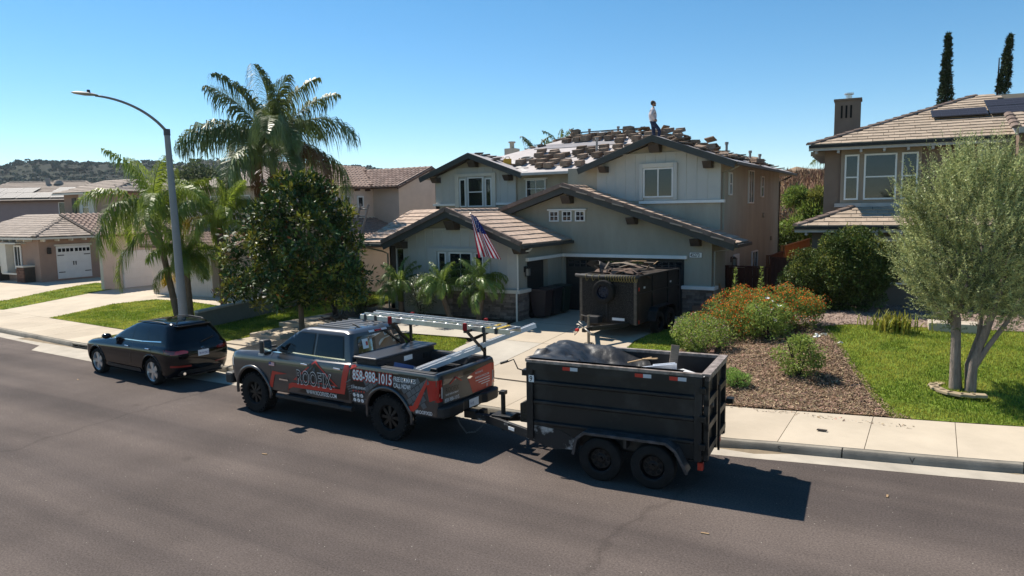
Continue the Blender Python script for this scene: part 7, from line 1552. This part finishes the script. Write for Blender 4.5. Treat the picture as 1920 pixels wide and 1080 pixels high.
# --- broadleaf trees
def branch_tree(t, base, limbs, bark, r):
    m = MB()
    for L in limbs: m.tube([Vector(p) for p in L[0]], L[1], 9)
    return m.build('trunk', bark, t, smooth=50)
random.seed(3)
MAGM = M('magnolia_leaf', (.034, .070, .015), .46, var=.35, vs=1.5, island=.5, trans=.05, spec=.25); MAGB = M('magnolia_leaf_sunlit', (.15, .17, .025), .46, var=.35, vs=1.5, island=.5, trans=.15, spec=.25); RUST = M('magnolia_leaf_rust', (.13, .055, .018), .6, var=.3, island=.4)  # the olive copy puts sunlit highlights into the leaf colour
MG = thing('magnolia_tree', 'dark glossy broad leafed street tree beside the stepped path', 'tree', (-5.95, -8.25, .3))
branch_tree(MG, None, [([(0, 0, -.05), (-.03, .02, .8), (-.05, .05, 1.6), (-.1, .1, 3.0), (-.1, .1, 4.6)], [.105, .09, .08, .06, .03])]+[([(-.05, .05, z), (-.05+math.cos(a)*l*.5, .05+math.sin(a)*l*.5, z+.35), (-.05+math.cos(a)*l, .05+math.sin(a)*l, z+h)], [.05, .035, .012]) for z, a, l, h in ((1.3, .4, 1.6, .4), (1.4, 2.6, 1.7, .5), (1.5, 4.6, 1.5, .4), (1.9, 1.3, 1.5, .7), (2.1, 3.5, 1.6, .8), (2.3, 5.6, 1.5, .8), (2.9, .2, 1.2, .9), (3.2, 2.2, 1.1, .9), (3.3, 4.2, 1.1, .9))], BARK, .1)
cen = []; rad = []
def magR(h):   # crown radius by height
    return {0: 1.15, 1: 2.05, 2: 2.2, 3: 1.95, 4: 1.35, 5: .6}[int(h)]*(1-(h % 1))+{0: 2.05, 1: 2.2, 2: 1.95, 3: 1.35, 4: .6, 5: .15}[int(h)]*(h % 1)
for i in range(400):
    h = random.uniform(.1, 4.9); a = random.uniform(0, 2*PI); q = math.sqrt(random.uniform(.25, 1)); rr = 1.0*magR(h)*q*random.uniform(.82, 1.10)*(1+.18*math.sin(3*a+h*1.3)); cen.append((1.14*rr*math.cos(a)+.1, 1.05*rr*math.sin(a), 1.32+h*.86-.22*q)); rad.append(random.uniform(.20, .34))
for a, l, z in ((-.25, 2.5, 1.8), (-.4, 2.2, 1.7), (-.15, 2.95, 1.55), (-.2, 2.7, 1.5), (-.05, 2.4, 2.2), (2.75, 2.6, 1.95), (3.3, 2.4, 1.75), (2.95, 2.9, 1.8), (3.05, 2.2, 2.5), (3.5, 2.6, 2.1), (2.6, 2.3, 2.6), (4.2, 2.2, 1.7), (5.2, 2.1, 1.8)):
    for k in range(4): cen.append((l*math.cos(a)+random.uniform(-.3, .3), l*math.sin(a)+random.uniform(-.3, .3), z+random.uniform(-.18, .3))); rad.append(.27)
cA = [c for i, c in enumerate(cen) if i % 3]; rA = [c for i, c in enumerate(rad) if i % 3]; cB = cen[::3]; rB = rad[::3]
obj('crown', crown_mesh('crown', cA, rA, 46, .21, .09, MAGM, up=.5, shell=.25), MG); obj('crown', crown_mesh('crown', cB, rB, 44, .21, .09, MAGB, up=.9, shell=.3), MG, label='olive green leaf clusters coloured lighter as if sunlit'); obj('dry_leaves', crown_mesh('dry_leaves', cen[::4], rad[::4], 7, .18, .08, RUST, up=.3, shell=.7), MG)
# --- olive tree at the right edge
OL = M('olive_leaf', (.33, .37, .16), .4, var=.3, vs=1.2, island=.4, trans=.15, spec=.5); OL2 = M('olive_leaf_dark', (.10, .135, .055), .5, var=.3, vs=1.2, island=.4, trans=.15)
OT = thing('olive_tree', 'silvery green multi trunk olive tree on the right lawn', 'tree', (13.42, -7.0, .42))
limbs = [([(-.22, .05, -.1), (-.25, .05, .6), (-.27, .08, 1.5), (-.5, .2, 2.7), (-.8, .3, 3.6)], [.135, .105, .095, .06, .03]), ([(.05, -.05, -.1), (.08, -.06, .55), (.26, -.05, 1.3), (.5, 0, 2.2), (.7, .1, 3.4)], [.12, .095, .07, .05, .03]),
         ([(.03, .1, -.1), (.0, .12, .5), (.18, .2, 1.2), (.2, .4, 2.5), (.1, .5, 3.6)], [.085, .07, .055, .04, .02]), ([(.10, -.05, .5), (.32, -.08, .95), (.62, -.1, 1.5), (1.0, -.1, 2.4)], [.075, .055, .045, .02]), ([(.12, .02, .7), (.3, .1, 1.15), (.45, .15, 1.7)], [.05, .04, .02]),
         ([(-.33, .08, 1.5), (-.1, .3, 2.2), (.1, .5, 3.0)], [.07, .05, .02]), ([(-.32, .06, 1.4), (-.8, -.1, 2.0), (-1.2, -.2, 2.7)], [.06, .045, .02])]
branch_tree(OT, None, limbs, BARKO, .15)
# stone ring round its foot
for i in range(8):
    a = PI*.85+i*PI*.75/7; r_ = .62+random.uniform(-.05, .05); o = MB(); o.prism([(-.16+random.uniform(-.03, .03), -.09), (.15, -.10+random.uniform(-.02, .03)), (.17, .08), (-.12, .10)], 'z', 0, .07)
    s_ = o.build('edging_stone', M('edging_stone', (.34, .27, .18), .9, var=.2, vs=6, rnd=.2), None, bevel=.015); s_.location = (13.42+r_*math.cos(a), -7.0+r_*math.sin(a)*.9, H(13.42, -7.0)+.01); s_.rotation_euler = (0, 0, a+PI/2); tag(s_, '%s flat tan edging stone counted from the rear of the olive tree ring' % ORD[i], 'stone', 'edging stones round the olive tree')
def shoots(n, mat, rmin, L=.088, W=.021, per=30, top=False):
    d = rand_dirs(n)
    if top: d[:, 2] = np.abs(d[:, 2])*1.2+.35; d /= np.linalg.norm(d, axis=1)[:, None]
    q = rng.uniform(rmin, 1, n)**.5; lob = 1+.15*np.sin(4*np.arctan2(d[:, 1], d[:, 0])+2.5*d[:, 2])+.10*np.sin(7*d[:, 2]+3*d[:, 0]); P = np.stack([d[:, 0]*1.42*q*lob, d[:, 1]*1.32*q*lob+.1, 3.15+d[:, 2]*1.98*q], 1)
    keep = ~((P[:, 2] < 1.75) & (np.hypot(P[:, 0]-.1, P[:, 1]) < .42)); P = P[keep]; d = d[keep]; n = len(P)
    S = d*.75+rand_dirs(n)*.35; S[:, 2] += .95; S /= np.linalg.norm(S, axis=1)[:, None]; ln = rng.uniform(.28, .62, n)*(1.35 if top else 1); out = []
    for j in range(per):
        t = (j+.5)/per; D = S*.75+rand_dirs(n)*.8; k_ = 1-.45*t; out.append(leaf_verts(P+S*(ln*t)[:, None], D, rand_dirs(n), L*k_*rng.uniform(.75, 1.2, n), W*k_*rng.uniform(.8, 1.3, n)))
    return raw_mesh('crown', np.concatenate(out), 4, mat)
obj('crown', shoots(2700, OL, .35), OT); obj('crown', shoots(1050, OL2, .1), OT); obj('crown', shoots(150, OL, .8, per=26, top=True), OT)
# --- hedges and shrubs
def shrub(name, label, cat, loc, blobs_, per, L, W, mat, trunk=True, up=.6, shell=.7, group=None, extra=None):
    t = thing(name, label, cat, (loc[0], loc[1], H(loc[0], loc[1])), group=group)
    if trunk:
        m = MB()
        for k in range(5): a = k*1.26; m.tube([(.04*math.cos(a), .04*math.sin(a), 0), (.16*math.cos(a), .16*math.sin(a), blobs_[0][2]*.6), (.3*math.cos(a), .3*math.sin(a), blobs_[0][2]*1.1)], [.025, .018, .008], 6)
        m.build('stem', BARKD, t)
    obj('foliage', crown_mesh('foliage', [b[:3] for b in blobs_], [b[3] for b in blobs_], per, L, W, mat, up=up, shell=shell), t)
    return t
HG = M('hedge_leaf', (.070, .105, .024), .45, var=.35, vs=1.5, island=.5, trans=.1); HG2 = M('hedge_leaf_yellow', (.17, .20, .045), .45, var=.3, vs=1.5, island=.4, trans=.25)
def mound(n, rx, ry, rz_, zc, rmin=.22, rmax=.38, seed=1):
    random.seed(seed); out = []
    for i in range(n):
        d = rand_dirs(1)[0]; q = random.uniform(.35, 1)**.4; out.append((d[0]*rx*q, d[1]*ry*q, max(.15, zc+d[2]*rz_*q), random.uniform(rmin, rmax)))
    return out
hA = shrub('hedge_bush', 'large rounded dark hedge bush in front of the brown house', 'hedge', (10.45, .05), mound(150, 1.15, .85, 1.25, 1.35, rmin=.2, rmax=.3, seed=2), 190, .095, .05, HG, shell=.8)
hm = [b for b in mound(70, 1.2, .9, 1.25, 1.45, seed=5) if b[2] > 1.3]; obj('foliage', crown_mesh('foliage', [b[:3] for b in hm], [.3]*len(hm), 90, .09, .045, HG2, up=1), hA, label='yellow green leaves on top, coloured lighter as if catching light')  # upper leaves coloured lighter and yellower to suggest light from above
hB = shrub('hedge_bush', 'smaller round dark hedge bush left of the large one by the fence', 'hedge', (8.95, .3), mound(80, .75, .7, .95, 1.0, rmin=.2, rmax=.28, seed=3), 180, .085, .045, HG, shell=.8)
hm = [b for b in mound(40, .78, .72, .95, 1.1, seed=7) if b[2] > 1.0]; obj('foliage', crown_mesh('foliage', [b[:3] for b in hm], [.28]*len(hm), 90, .07, .033, HG2, up=1), hB)  # same light put into the top leaf colour of the smaller bush
# upright shoots on the hedge top
sh = MB(); V = []
for x, y, z0, h in ((10.3, .1, 3.2, .55), (10.8, -.1, 3.25, .5), (9.95, 0, 3.1, .35), (11.2, .1, 3.2, .4), (9.1, .25, 2.6, .4)):
    zb_ = z0
    for j in range(26):
        P = np.array([[x, y, zb_+h*j/26]]); V.append(leaf_verts(P, rand_dirs(1)+np.array([[0, 0, .6]]), rand_dirs(1), [.07], [.035]))
o = obj('shoots', raw_mesh('shoots', np.concatenate(V), 4, HG2), hA); o.matrix_world = Matrix.Identity(4); o.matrix_parent_inverse = hA.matrix_basis.inverted()
# lantana bank with orange flowers
LG = M('lantana_leaf', (.13, .20, .04), .5, var=.3, vs=2, island=.4, trans=.25); LG2 = M('lantana_leaf_lime', (.18, .255, .055), .5, var=.3, vs=2, island=.35, trans=.3)
ORG = M('flower_orange', (.72, .21, .025), .6, var=.25, vs=8, island=.4, trans=.2); PNK = M('flower_pale_pink', (.42, .28, .24), .6, var=.3, island=.3); WFL = M('flower_white', (.80, .78, .72), .6, var=.05)
def flowers(t, blobs_, per, L, mat, name='flowers', top=.1):
    C = np.repeat(np.array([b[:3] for b in blobs_]), per, 0); R = np.repeat(np.array([b[3] for b in blobs_]), per); k = len(C); d = rand_dirs(k); d[:, 2] = np.abs(d[:, 2])*.9+top; d /= np.linalg.norm(d, axis=1)[:, None]; P = C+d*(R*1.08)[:, None]; out = []
    for j in range(5):
        D = np.cross(d, rand_dirs(k))+d*.5; out.append(leaf_verts(P, D, d, L*rng.uniform(.7, 1.2, k), L*.8*np.ones(k)))
    return obj(name, raw_mesh(name, np.concatenate(out), 4, mat), t)
def lantana(label, loc, bl, mat, fm, nf, sd):
    t = shrub('flowering_shrub', label, 'shrub', loc, bl, 120, .06, .04, mat, group=None); flowers(t, bl, nf, .027, fm); return t
lantana('pink flecked lime green shrub nearest the open trailer, beside the driveway', (6.95, -5.3), mound(46, .85, .75, .42, .42, .18, .28, 8), LG2, PNK, 9, 8)
lantana('orange flowering shrub in the middle of the bank by the garage corner', (7.35, -3.75), mound(60, 1.0, .8, .52, .55, .2, .3, 9), LG, ORG, 22, 9)
lantana('tall orange flowering shrub at the back of the bank near the red brown fence', (7.55, -2.3), mound(60, 1.0, .7, .62, .62, .2, .3, 10), LG, ORG, 25, 10)
lantana('orange flowering shrub at the right end of the bank beside the lawn', (8.95, -2.9), mound(66, .95, .8, .6, .62, .2, .3, 12), LG, ORG, 24, 12)
lantana('orange flowering shrub filling the middle of the bank behind the white rose bush', (8.15, -3.1), mound(60, .95, .8, .6, .62, .2, .3, 44), LG, ORG, 22, 44)
t = lantana('lime green rose bush with white blooms in front of the orange shrubs', (8.6, -4.1), mound(40, .6, .5, .5, .55, .18, .28, 13), LG2, PNK, 2, 13); flowers(t, mound(8, .6, .5, .45, .75, .16, .2, 14), 1, .08, WFL, 'white_blooms', .8)
t = shrub('rose_bush', 'green rose bush standing alone in the bark mulch', 'shrub', (9.95, -7.35), mound(46, .52, .46, .42, .52, .15, .24, 15), 90, .055, .038, M('rose_leaf', (.17, .24, .05), .5, var=.3, vs=2, island=.4, trans=.25), shell=.5); flowers(t, [(.42, -.05, .98, .08), (.95, -.1, .85, .06), (.55, .0, 1.0, .06)], 4, .07, WFL, 'white_blooms', .8)
shrub('mound_shrub', 'low round bright green shrub in the mulch beside the open trailer', 'shrub', (8.78, -8.55), mound(26, .25, .25, .18, .2, .1, .16, 16), 110, .045, .02, M('mound_leaf', (.16, .28, .06), .5, var=.25, island=.35, trans=.3))
random.seed(17)
# conifer-like spires behind the lantana
for i, (x, y, h, lb) in enumerate(((7.0, -1.3, 1.95, 'thin pale green spire plant behind the orange shrubs, nearer the garage'), (7.8, -1.2, 1.9, 'thin pale green spire plant behind the orange shrubs, nearer the hedge'))):
    t = thing('spire_plant', lb, 'plant', (x, y, H(x, y))); MB().tube([(0, 0, 0), (.02, 0, h)], [.02, .006], 6).build('stem', BARK, t); V = []
    for j in range(130):
        zz = random.uniform(.35, 1)**.8*h; P = np.array([[.02, 0, zz]]); a = random.uniform(0, 6.28); l = .22*(1-zz/h)+.07; V.append(leaf_verts(P, np.array([[math.cos(a), math.sin(a), .4]]), rand_dirs(1), [l], [.03]))
    obj('foliage', raw_mesh('foliage', np.concatenate(V), 4, LG2), t)
# iris clump, with some tan blades
IR = M('iris_blade', (.20, .22, .035), .5, var=.3, island=.5, trans=.3)
t = thing('iris_clump', 'yellow green strap leaved clump on the gravel before the hedge', 'plant', (11.75, -2.75, H(11.75, -2.75)))
V = []
for i in range(190):
    x, y = random.gauss(0, .28), random.gauss(0, .16); a = random.uniform(0, 6.28); h = random.uniform(.3, .62); lean = random.uniform(.05, .3); p = Vector((x, y, 0)); d = Vector((math.cos(a)*lean, math.sin(a)*lean, 0)); s = Vector((-math.sin(a), math.cos(a), 0))*.018
    q = p+d*.5+Vector((0, 0, h*.65)); r_ = p+d*1.3+Vector((0, 0, h)); V += [p-s, p+s, q+s, q-s, q-s, q+s, r_+s*.2, r_-s*.2]
obj('foliage', raw_mesh('foliage', np.array([tuple(v) for v in V]), 4, IR), t)
# round ball shrub, white rose, small dark tree by the entry
shrub('ball_shrub', 'clipped round olive green ball shrub at the left end of the front bed', 'shrub', (-6.55, -4.6), mound(50, .52, .52, .5, .55, .16, .22, 18), 110, .045, .022, M('ball_leaf', (.085, .10, .022), .5, var=.3, island=.4, trans=.2))
t = shrub('white_rose_bush', 'pale leaved bush with white flowers between the small date palms', 'shrub', (-3.65, -4.55), mound(42, .5, .42, .72, .95, .16, .26, 19), 60, .075, .045, M('rose_pale_leaf', (.15, .18, .12), .35, var=.3, island=.4, trans=.2), shell=.4); flowers(t, mound(20, .5, .42, .72, 1.05, .16, .2, 20), 2, .05, WFL, 'white_blooms', .2)
random.seed(23)
t = thing('small_entry_tree', 'small dark leaning tree at the left corner of the front wing', 'tree', (-6.9, -5.7, .48)); m = MB(); m.tube([(0, 0, 0), (-.2, .05, .7), (-.45, .1, 1.4), (-.6, .1, 2.0)], [.075, .06, .05, .03], 8).tube([(.05, 0, 0), (.0, .1, .8), (-.1, .2, 1.5)], [.05, .04, .02], 7); m.build('trunk', BARKD, t, smooth=50)
obj('crown', crown_mesh('crown', [(-.55+random.gauss(0, .35), .1+random.gauss(0, .35), 1.95+random.gauss(0, .3)) for _ in range(40)], [.26]*40, 42, .16, .07, MAGM, up=.4, shell=.3), t)
# cypresses behind the brown house
CYL = M('cypress_leaf', (.030, .050, .018), .8, var=.3, vs=2, island=.4)
for (x, y, h, lb, ln) in ((12.85, 27.0, 14.7, 'left of the two tall dark cypresses behind the brown house', .0), (15.6, 28.6, 14.6, 'right of the two tall dark cypresses behind the brown house', .5)):
    t = thing('cypress_tree', lb, 'tree', (x, y, 1.5), group='cypresses behind the brown house'); hh = h-1.5; MB().tube([(0, 0, 0), (0, 0, hh*.9)], [.2, .03], 8).build('trunk', BARKD, t); cs_ = []; rs_ = []
    for i in range(420):
        q = random.random(); rr = .74*(1-q**1.7)*min(1, .55+q*3)+.03; a = random.uniform(0, 6.28); cs_.append((rr*.75*math.cos(a)+ln*q*q, rr*.75*math.sin(a), .4+q*(hh-.4))); rs_.append(.10+.13*(1-q))
    obj('crown', crown_mesh('crown', cs_, rs_, 50, .20, .06, CYL, up=2.0, shell=.3), t)
# far tree over the clay house, shrubs on the dry hillside and in the gap
random.seed(29)
FT_ = M('far_tree_leaf', (.07, .10, .045), .6, var=.3, island=.4, trans=.2)
t = thing('far_tree', 'rounded green tree behind the clay coloured house on the left', 'tree', (-45.0, 16.0, .4)); MB().tube([(0, 0, 0), (0, 0, 6)], [.25, .1], 8).build('trunk', BARKD, t); bl = mound(70, 2.0, 2.0, 1.7, 7.0, .4, .7, 30)
obj('crown', crown_mesh('crown', [b[:3] for b in bl], [b[3] for b in bl], 55, .40, .12, FT_, up=.4, shell=.3), t)
DRY = M('dry_brush', (.17, .105, .065), .9, var=.4, island=.5); GRN = M('hillside_green', (.13, .20, .04), .6, var=.3, island=.5, trans=.25); GRY = M('hillside_grey', (.25, .22, .17), .9, var=.3, island=.4)
def dry_blades(name, n, h, mat, wd):
    P = np.array([(random.uniform(-4, 14), random.uniform(14.5, 40)) for _ in range(n)]); z = np.array([hz(x, y) for x, y in P]); k = n; a = rng.uniform(0, 6.28, k); l = rng.uniform(.1, .7, k)*h; hh = h*rng.uniform(.4, 1.3, k)
    B = np.stack([P[:, 0], P[:, 1], z-.03], 1); S = np.stack([np.cos(a), np.sin(a), 0*a], 1)*wd; a2 = rng.uniform(0, 6.28, k); T = B+np.stack([np.cos(a2)*l, np.sin(a2)*l, hh], 1)
    return obj(name, raw_mesh(name, np.stack([B-S, B+S, T], 1), 3, mat), kind='stuff')
dry_blades('dry_grass', 30000, .38, M('dry_grass_blade', (.36, .25, .14), .9, var=.4, vs=.5, island=.5), .035); dry_blades('dry_brush', 13000, .55, M('dry_brush_blade', (.19, .115, .07), .9, var=.4, vs=.4, island=.5), .05)
for i, (x, y, zc, r_, lb) in enumerate(((6.3, 14.2, 2.1, 1.0, 'dark green bush low in the gap between the two houses'), (7.3, 15.6, 3.0, .95, 'bright green bush in the gap, against the brown house'), (6.1, 15.0, 3.3, .8, 'light green bush in the middle of the gap below the dry hill'), (7.2, 16.4, 4.9, .6, 'yellow green bush high in the gap on the dry hill'), (5.7, 14.2, 2.6, .8, 'lowest dark bush behind the rear corner of the tan wall'), (6.9, 15.8, 4.1, .7, 'fresh green bush halfway up the gap beside the brown house'), (6.0, 16.4, 5.0, .6, 'small green bush high in the gap near the tan wall corner'))):
    t = thing('hillside_bush', lb, 'bush', (x, y, max(.8, zc-r_))); bl = mound(34, r_*.9, r_*.8, r_*.75, r_*.75, .25, .4, 50+i); obj('foliage', crown_mesh('foliage', [b[:3] for b in bl], [b[3] for b in bl], 70, .26, .05, [HG, GRN, GRN, HG2, HG, GRN, GRN][i], up=1, shell=.4), t)
# ------------------------------------------------------------------ last small things
# arm and head of the street lamp
am = MB(); P0 = Vector((-.25, 0, 7.2)); pts = []
for i in range(15):
    t = i/14; pts.append(P0+Vector((-.25*t, -2.25*(1-math.cos(t*PI/2)*.5-.5*(1-t)), .98*math.sin(t*PI/2))))
am.tube(pts, [.055-.02*i/14 for i in range(15)], 8); am.build('arm', LM2, SL, smooth=True); e = pts[-1]; dd = (pts[-1]-pts[-2]).normalized()
hd = MB(); hd.lathe([(0, -.05), (.13, -.02), (.16, .02), (.10, .06), (0, .075)], 16, Matrix.Translation(e+dd*.32) @ Matrix.Rotation(math.atan2(dd.y, dd.x), 4, 'Z') @ Matrix.Diagonal((2.6, 1, 1, 1))); hd.build('lamp_head', M('lamp_head_grey', (.32, .32, .32), .5, .4), SL, smooth=50); MB().lathe([(0, 0), (.05, 0), (.05, .09), (0, .1)], 10, Matrix.Translation(e+dd*.2+Vector((0, 0, .06)))).build('photocell', BLK, SL, smooth=40)
# low garden wall between the lots, with pale cap
WS_ = M('garden_wall_stucco', (.155, .165, .145), .9, var=.1, vs=3, bump=.3, bs=50); WCAP = M('wall_cap', (.36, .35, .31), .9, var=.12, vs=3)
gw = thing('garden_wall', 'low grey green garden wall with pale cap, curving back beside the dark tree lawn', 'wall', (0, 0, 0)); WP = [(-10.95, -8.75), (-10.75, -6.6), (-10.95, -4.3), (-11.55, -1.2), (-11.9, 1.4)]
for p, q in zip(WP[:-1], WP[1:]):
    d = Vector((q[0]-p[0], q[1]-p[1], 0)).normalized()*.02; zz0, zz1 = H(*p)+.30, H(*q)+.36
    MB().bar(Vector((*p, zz0-.15)), Vector((*q, zz1-.15)), .2, .95).build('wall_panel', WS_, gw); MB().bar(Vector((*p, zz0+.36))-d, Vector((*q, zz1+.36))+d, .3, .08).build('cap_stone', WCAP, gw, bevel=.012)
# stepladder on the grass and long ladder against the eave
sl2 = thing('stepladder', 'grey folding stepladder standing on the grass left of the entry tree', 'stepladder', (-8.75, -3.2, H(-8.75, -3.2)), .5); LAD = M('ladder_grey', (.16, .16, .155), .5, .6, var=.1)
for s in (-1, 1):
    MB().bar((s*.26, -.35, 0), (s*.15, 0, 1.5), .05, .03).build('rail', LAD, sl2); MB().bar((s*.26, .38, 0), (s*.15, .02, 1.5), .04, .025).build('rear_leg', LAD, sl2)
for i in range(5): y = -.35+.35*(i+.6)/5.6; z = 1.5*(i+.6)/5.6; wd_ = .26-.11*z/1.5; MB().box(-wd_, wd_, y-.04, y+.04, z-.012, z+.012).build('step', LAD, sl2)
MB().box(-.18, .18, -.08, .1, 1.5, 1.53).build('top_cap', LAD, sl2)
l2 = ladder('leaning_ladder', 'grey ladder leaning on the eave at the left end of the front wing roof', 4.6, .42, LAD)
a_ = Vector((-7.55, -4.9, .45)); b2_ = Vector((-7.25, -3.55, 4.55)); d_ = (b2_-a_).normalized(); x_ = Vector((1, 0, 0)); x_ = (x_-d_*x_.dot(d_)).normalized(); n_ = d_.cross(x_); l2.matrix_world = Matrix.Translation(a_) @ Matrix((d_, x_, n_)).transposed().to_4x4()
# concrete step on the right lawn edge, brick planter edge, leaf litter, scraps
cs2 = thing('concrete_step', 'pale concrete step block behind the olive tree at the lawn edge', 'step', (13.2, -2.05, H(13.2, -2.05)), .06); MB().box(-.6, .7, -.35, .35, -.1, .22).build('block', CONC, cs2, bevel=.015)
pe = thing('planter_edge', 'low brown brick edging between the mulch and the pink flecked shrub', 'edging', (7.45, -5.4, H(7.45, -5.4)), math.radians(100))
me = MB().box(-.1, .1, -.05, .05, 0, .2).mesh('brick', SB2)
for i in range(9): obj('brick', me, pe, Matrix.Translation((-.9+.21*i, .02*math.sin(i), random.uniform(-.01, .01))))
for i in range(5):
    u, v = [(-7.6, -14.9), (12.2, -13.3), (10.1, -15.9), (4.0, -15.2), (2.0, -16.6)][i]; o = MB().box(-.055, .055, -.014, .014, 0, .01).build('litter_scrap', random.choice([RAW, WOOD]), None); o.location = (u, v, .003); o.rotation_euler = (0, 0, random.random()*3); tag(o, 'tiny scrap of debris lying on the asphalt', 'litter', 'scraps on the road')
o = MB().prism([(-.09, -.03), (.08, -.035), (.1, .02), (-.07, .035)], 'z', 0, .02).build('litter_scrap', BROWN, None); o.location = (10.95, -10.9, .19); o.rotation_euler = (0, 0, .1); tag(o, 'small dark scrap lying on the sidewalk slab by the mulch bed', 'litter')
dbp = thing('debris_pile', 'small pile of dark roof debris on the path under the entry tree', 'debris', (-6.35, -6.15, .50)); b = MB()
for i in range(30): b.box(-.12, .12, -.05, .05, 0, .03, Matrix.Translation((random.gauss(0, .25), random.gauss(0, .2), random.uniform(0, .15))) @ rotm(random.uniform(-.6, .6), random.uniform(-.6, .6), random.random()*3))
o = b.build('rubble', DTILE, dbp); o['kind'] = 'stuff'
# ------------------------------------------------------------------ thin air that pales the far hills
HZ = MB().box(-1250, 700, -400, 1250, -14, 120).build('haze', None, None); HZ['kind'] = 'stuff'
hm_ = bpy.data.materials.new('haze_air'); hm_.use_nodes = True; N_ = hm_.node_tree; N_.nodes.remove(N_.nodes['Principled BSDF']); pv = N_.nodes.new('ShaderNodeVolumePrincipled')
pv.inputs['Color'].default_value = (.80, .88, 1, 1); pv.inputs['Density'].default_value = .00010; pv.inputs['Anisotropy'].default_value = .2; N_.links.new(pv.outputs[0], N_.nodes['Material Output'].inputs['Volume']); HZ.data.materials.append(hm_)
bpy.context.view_layer.update()
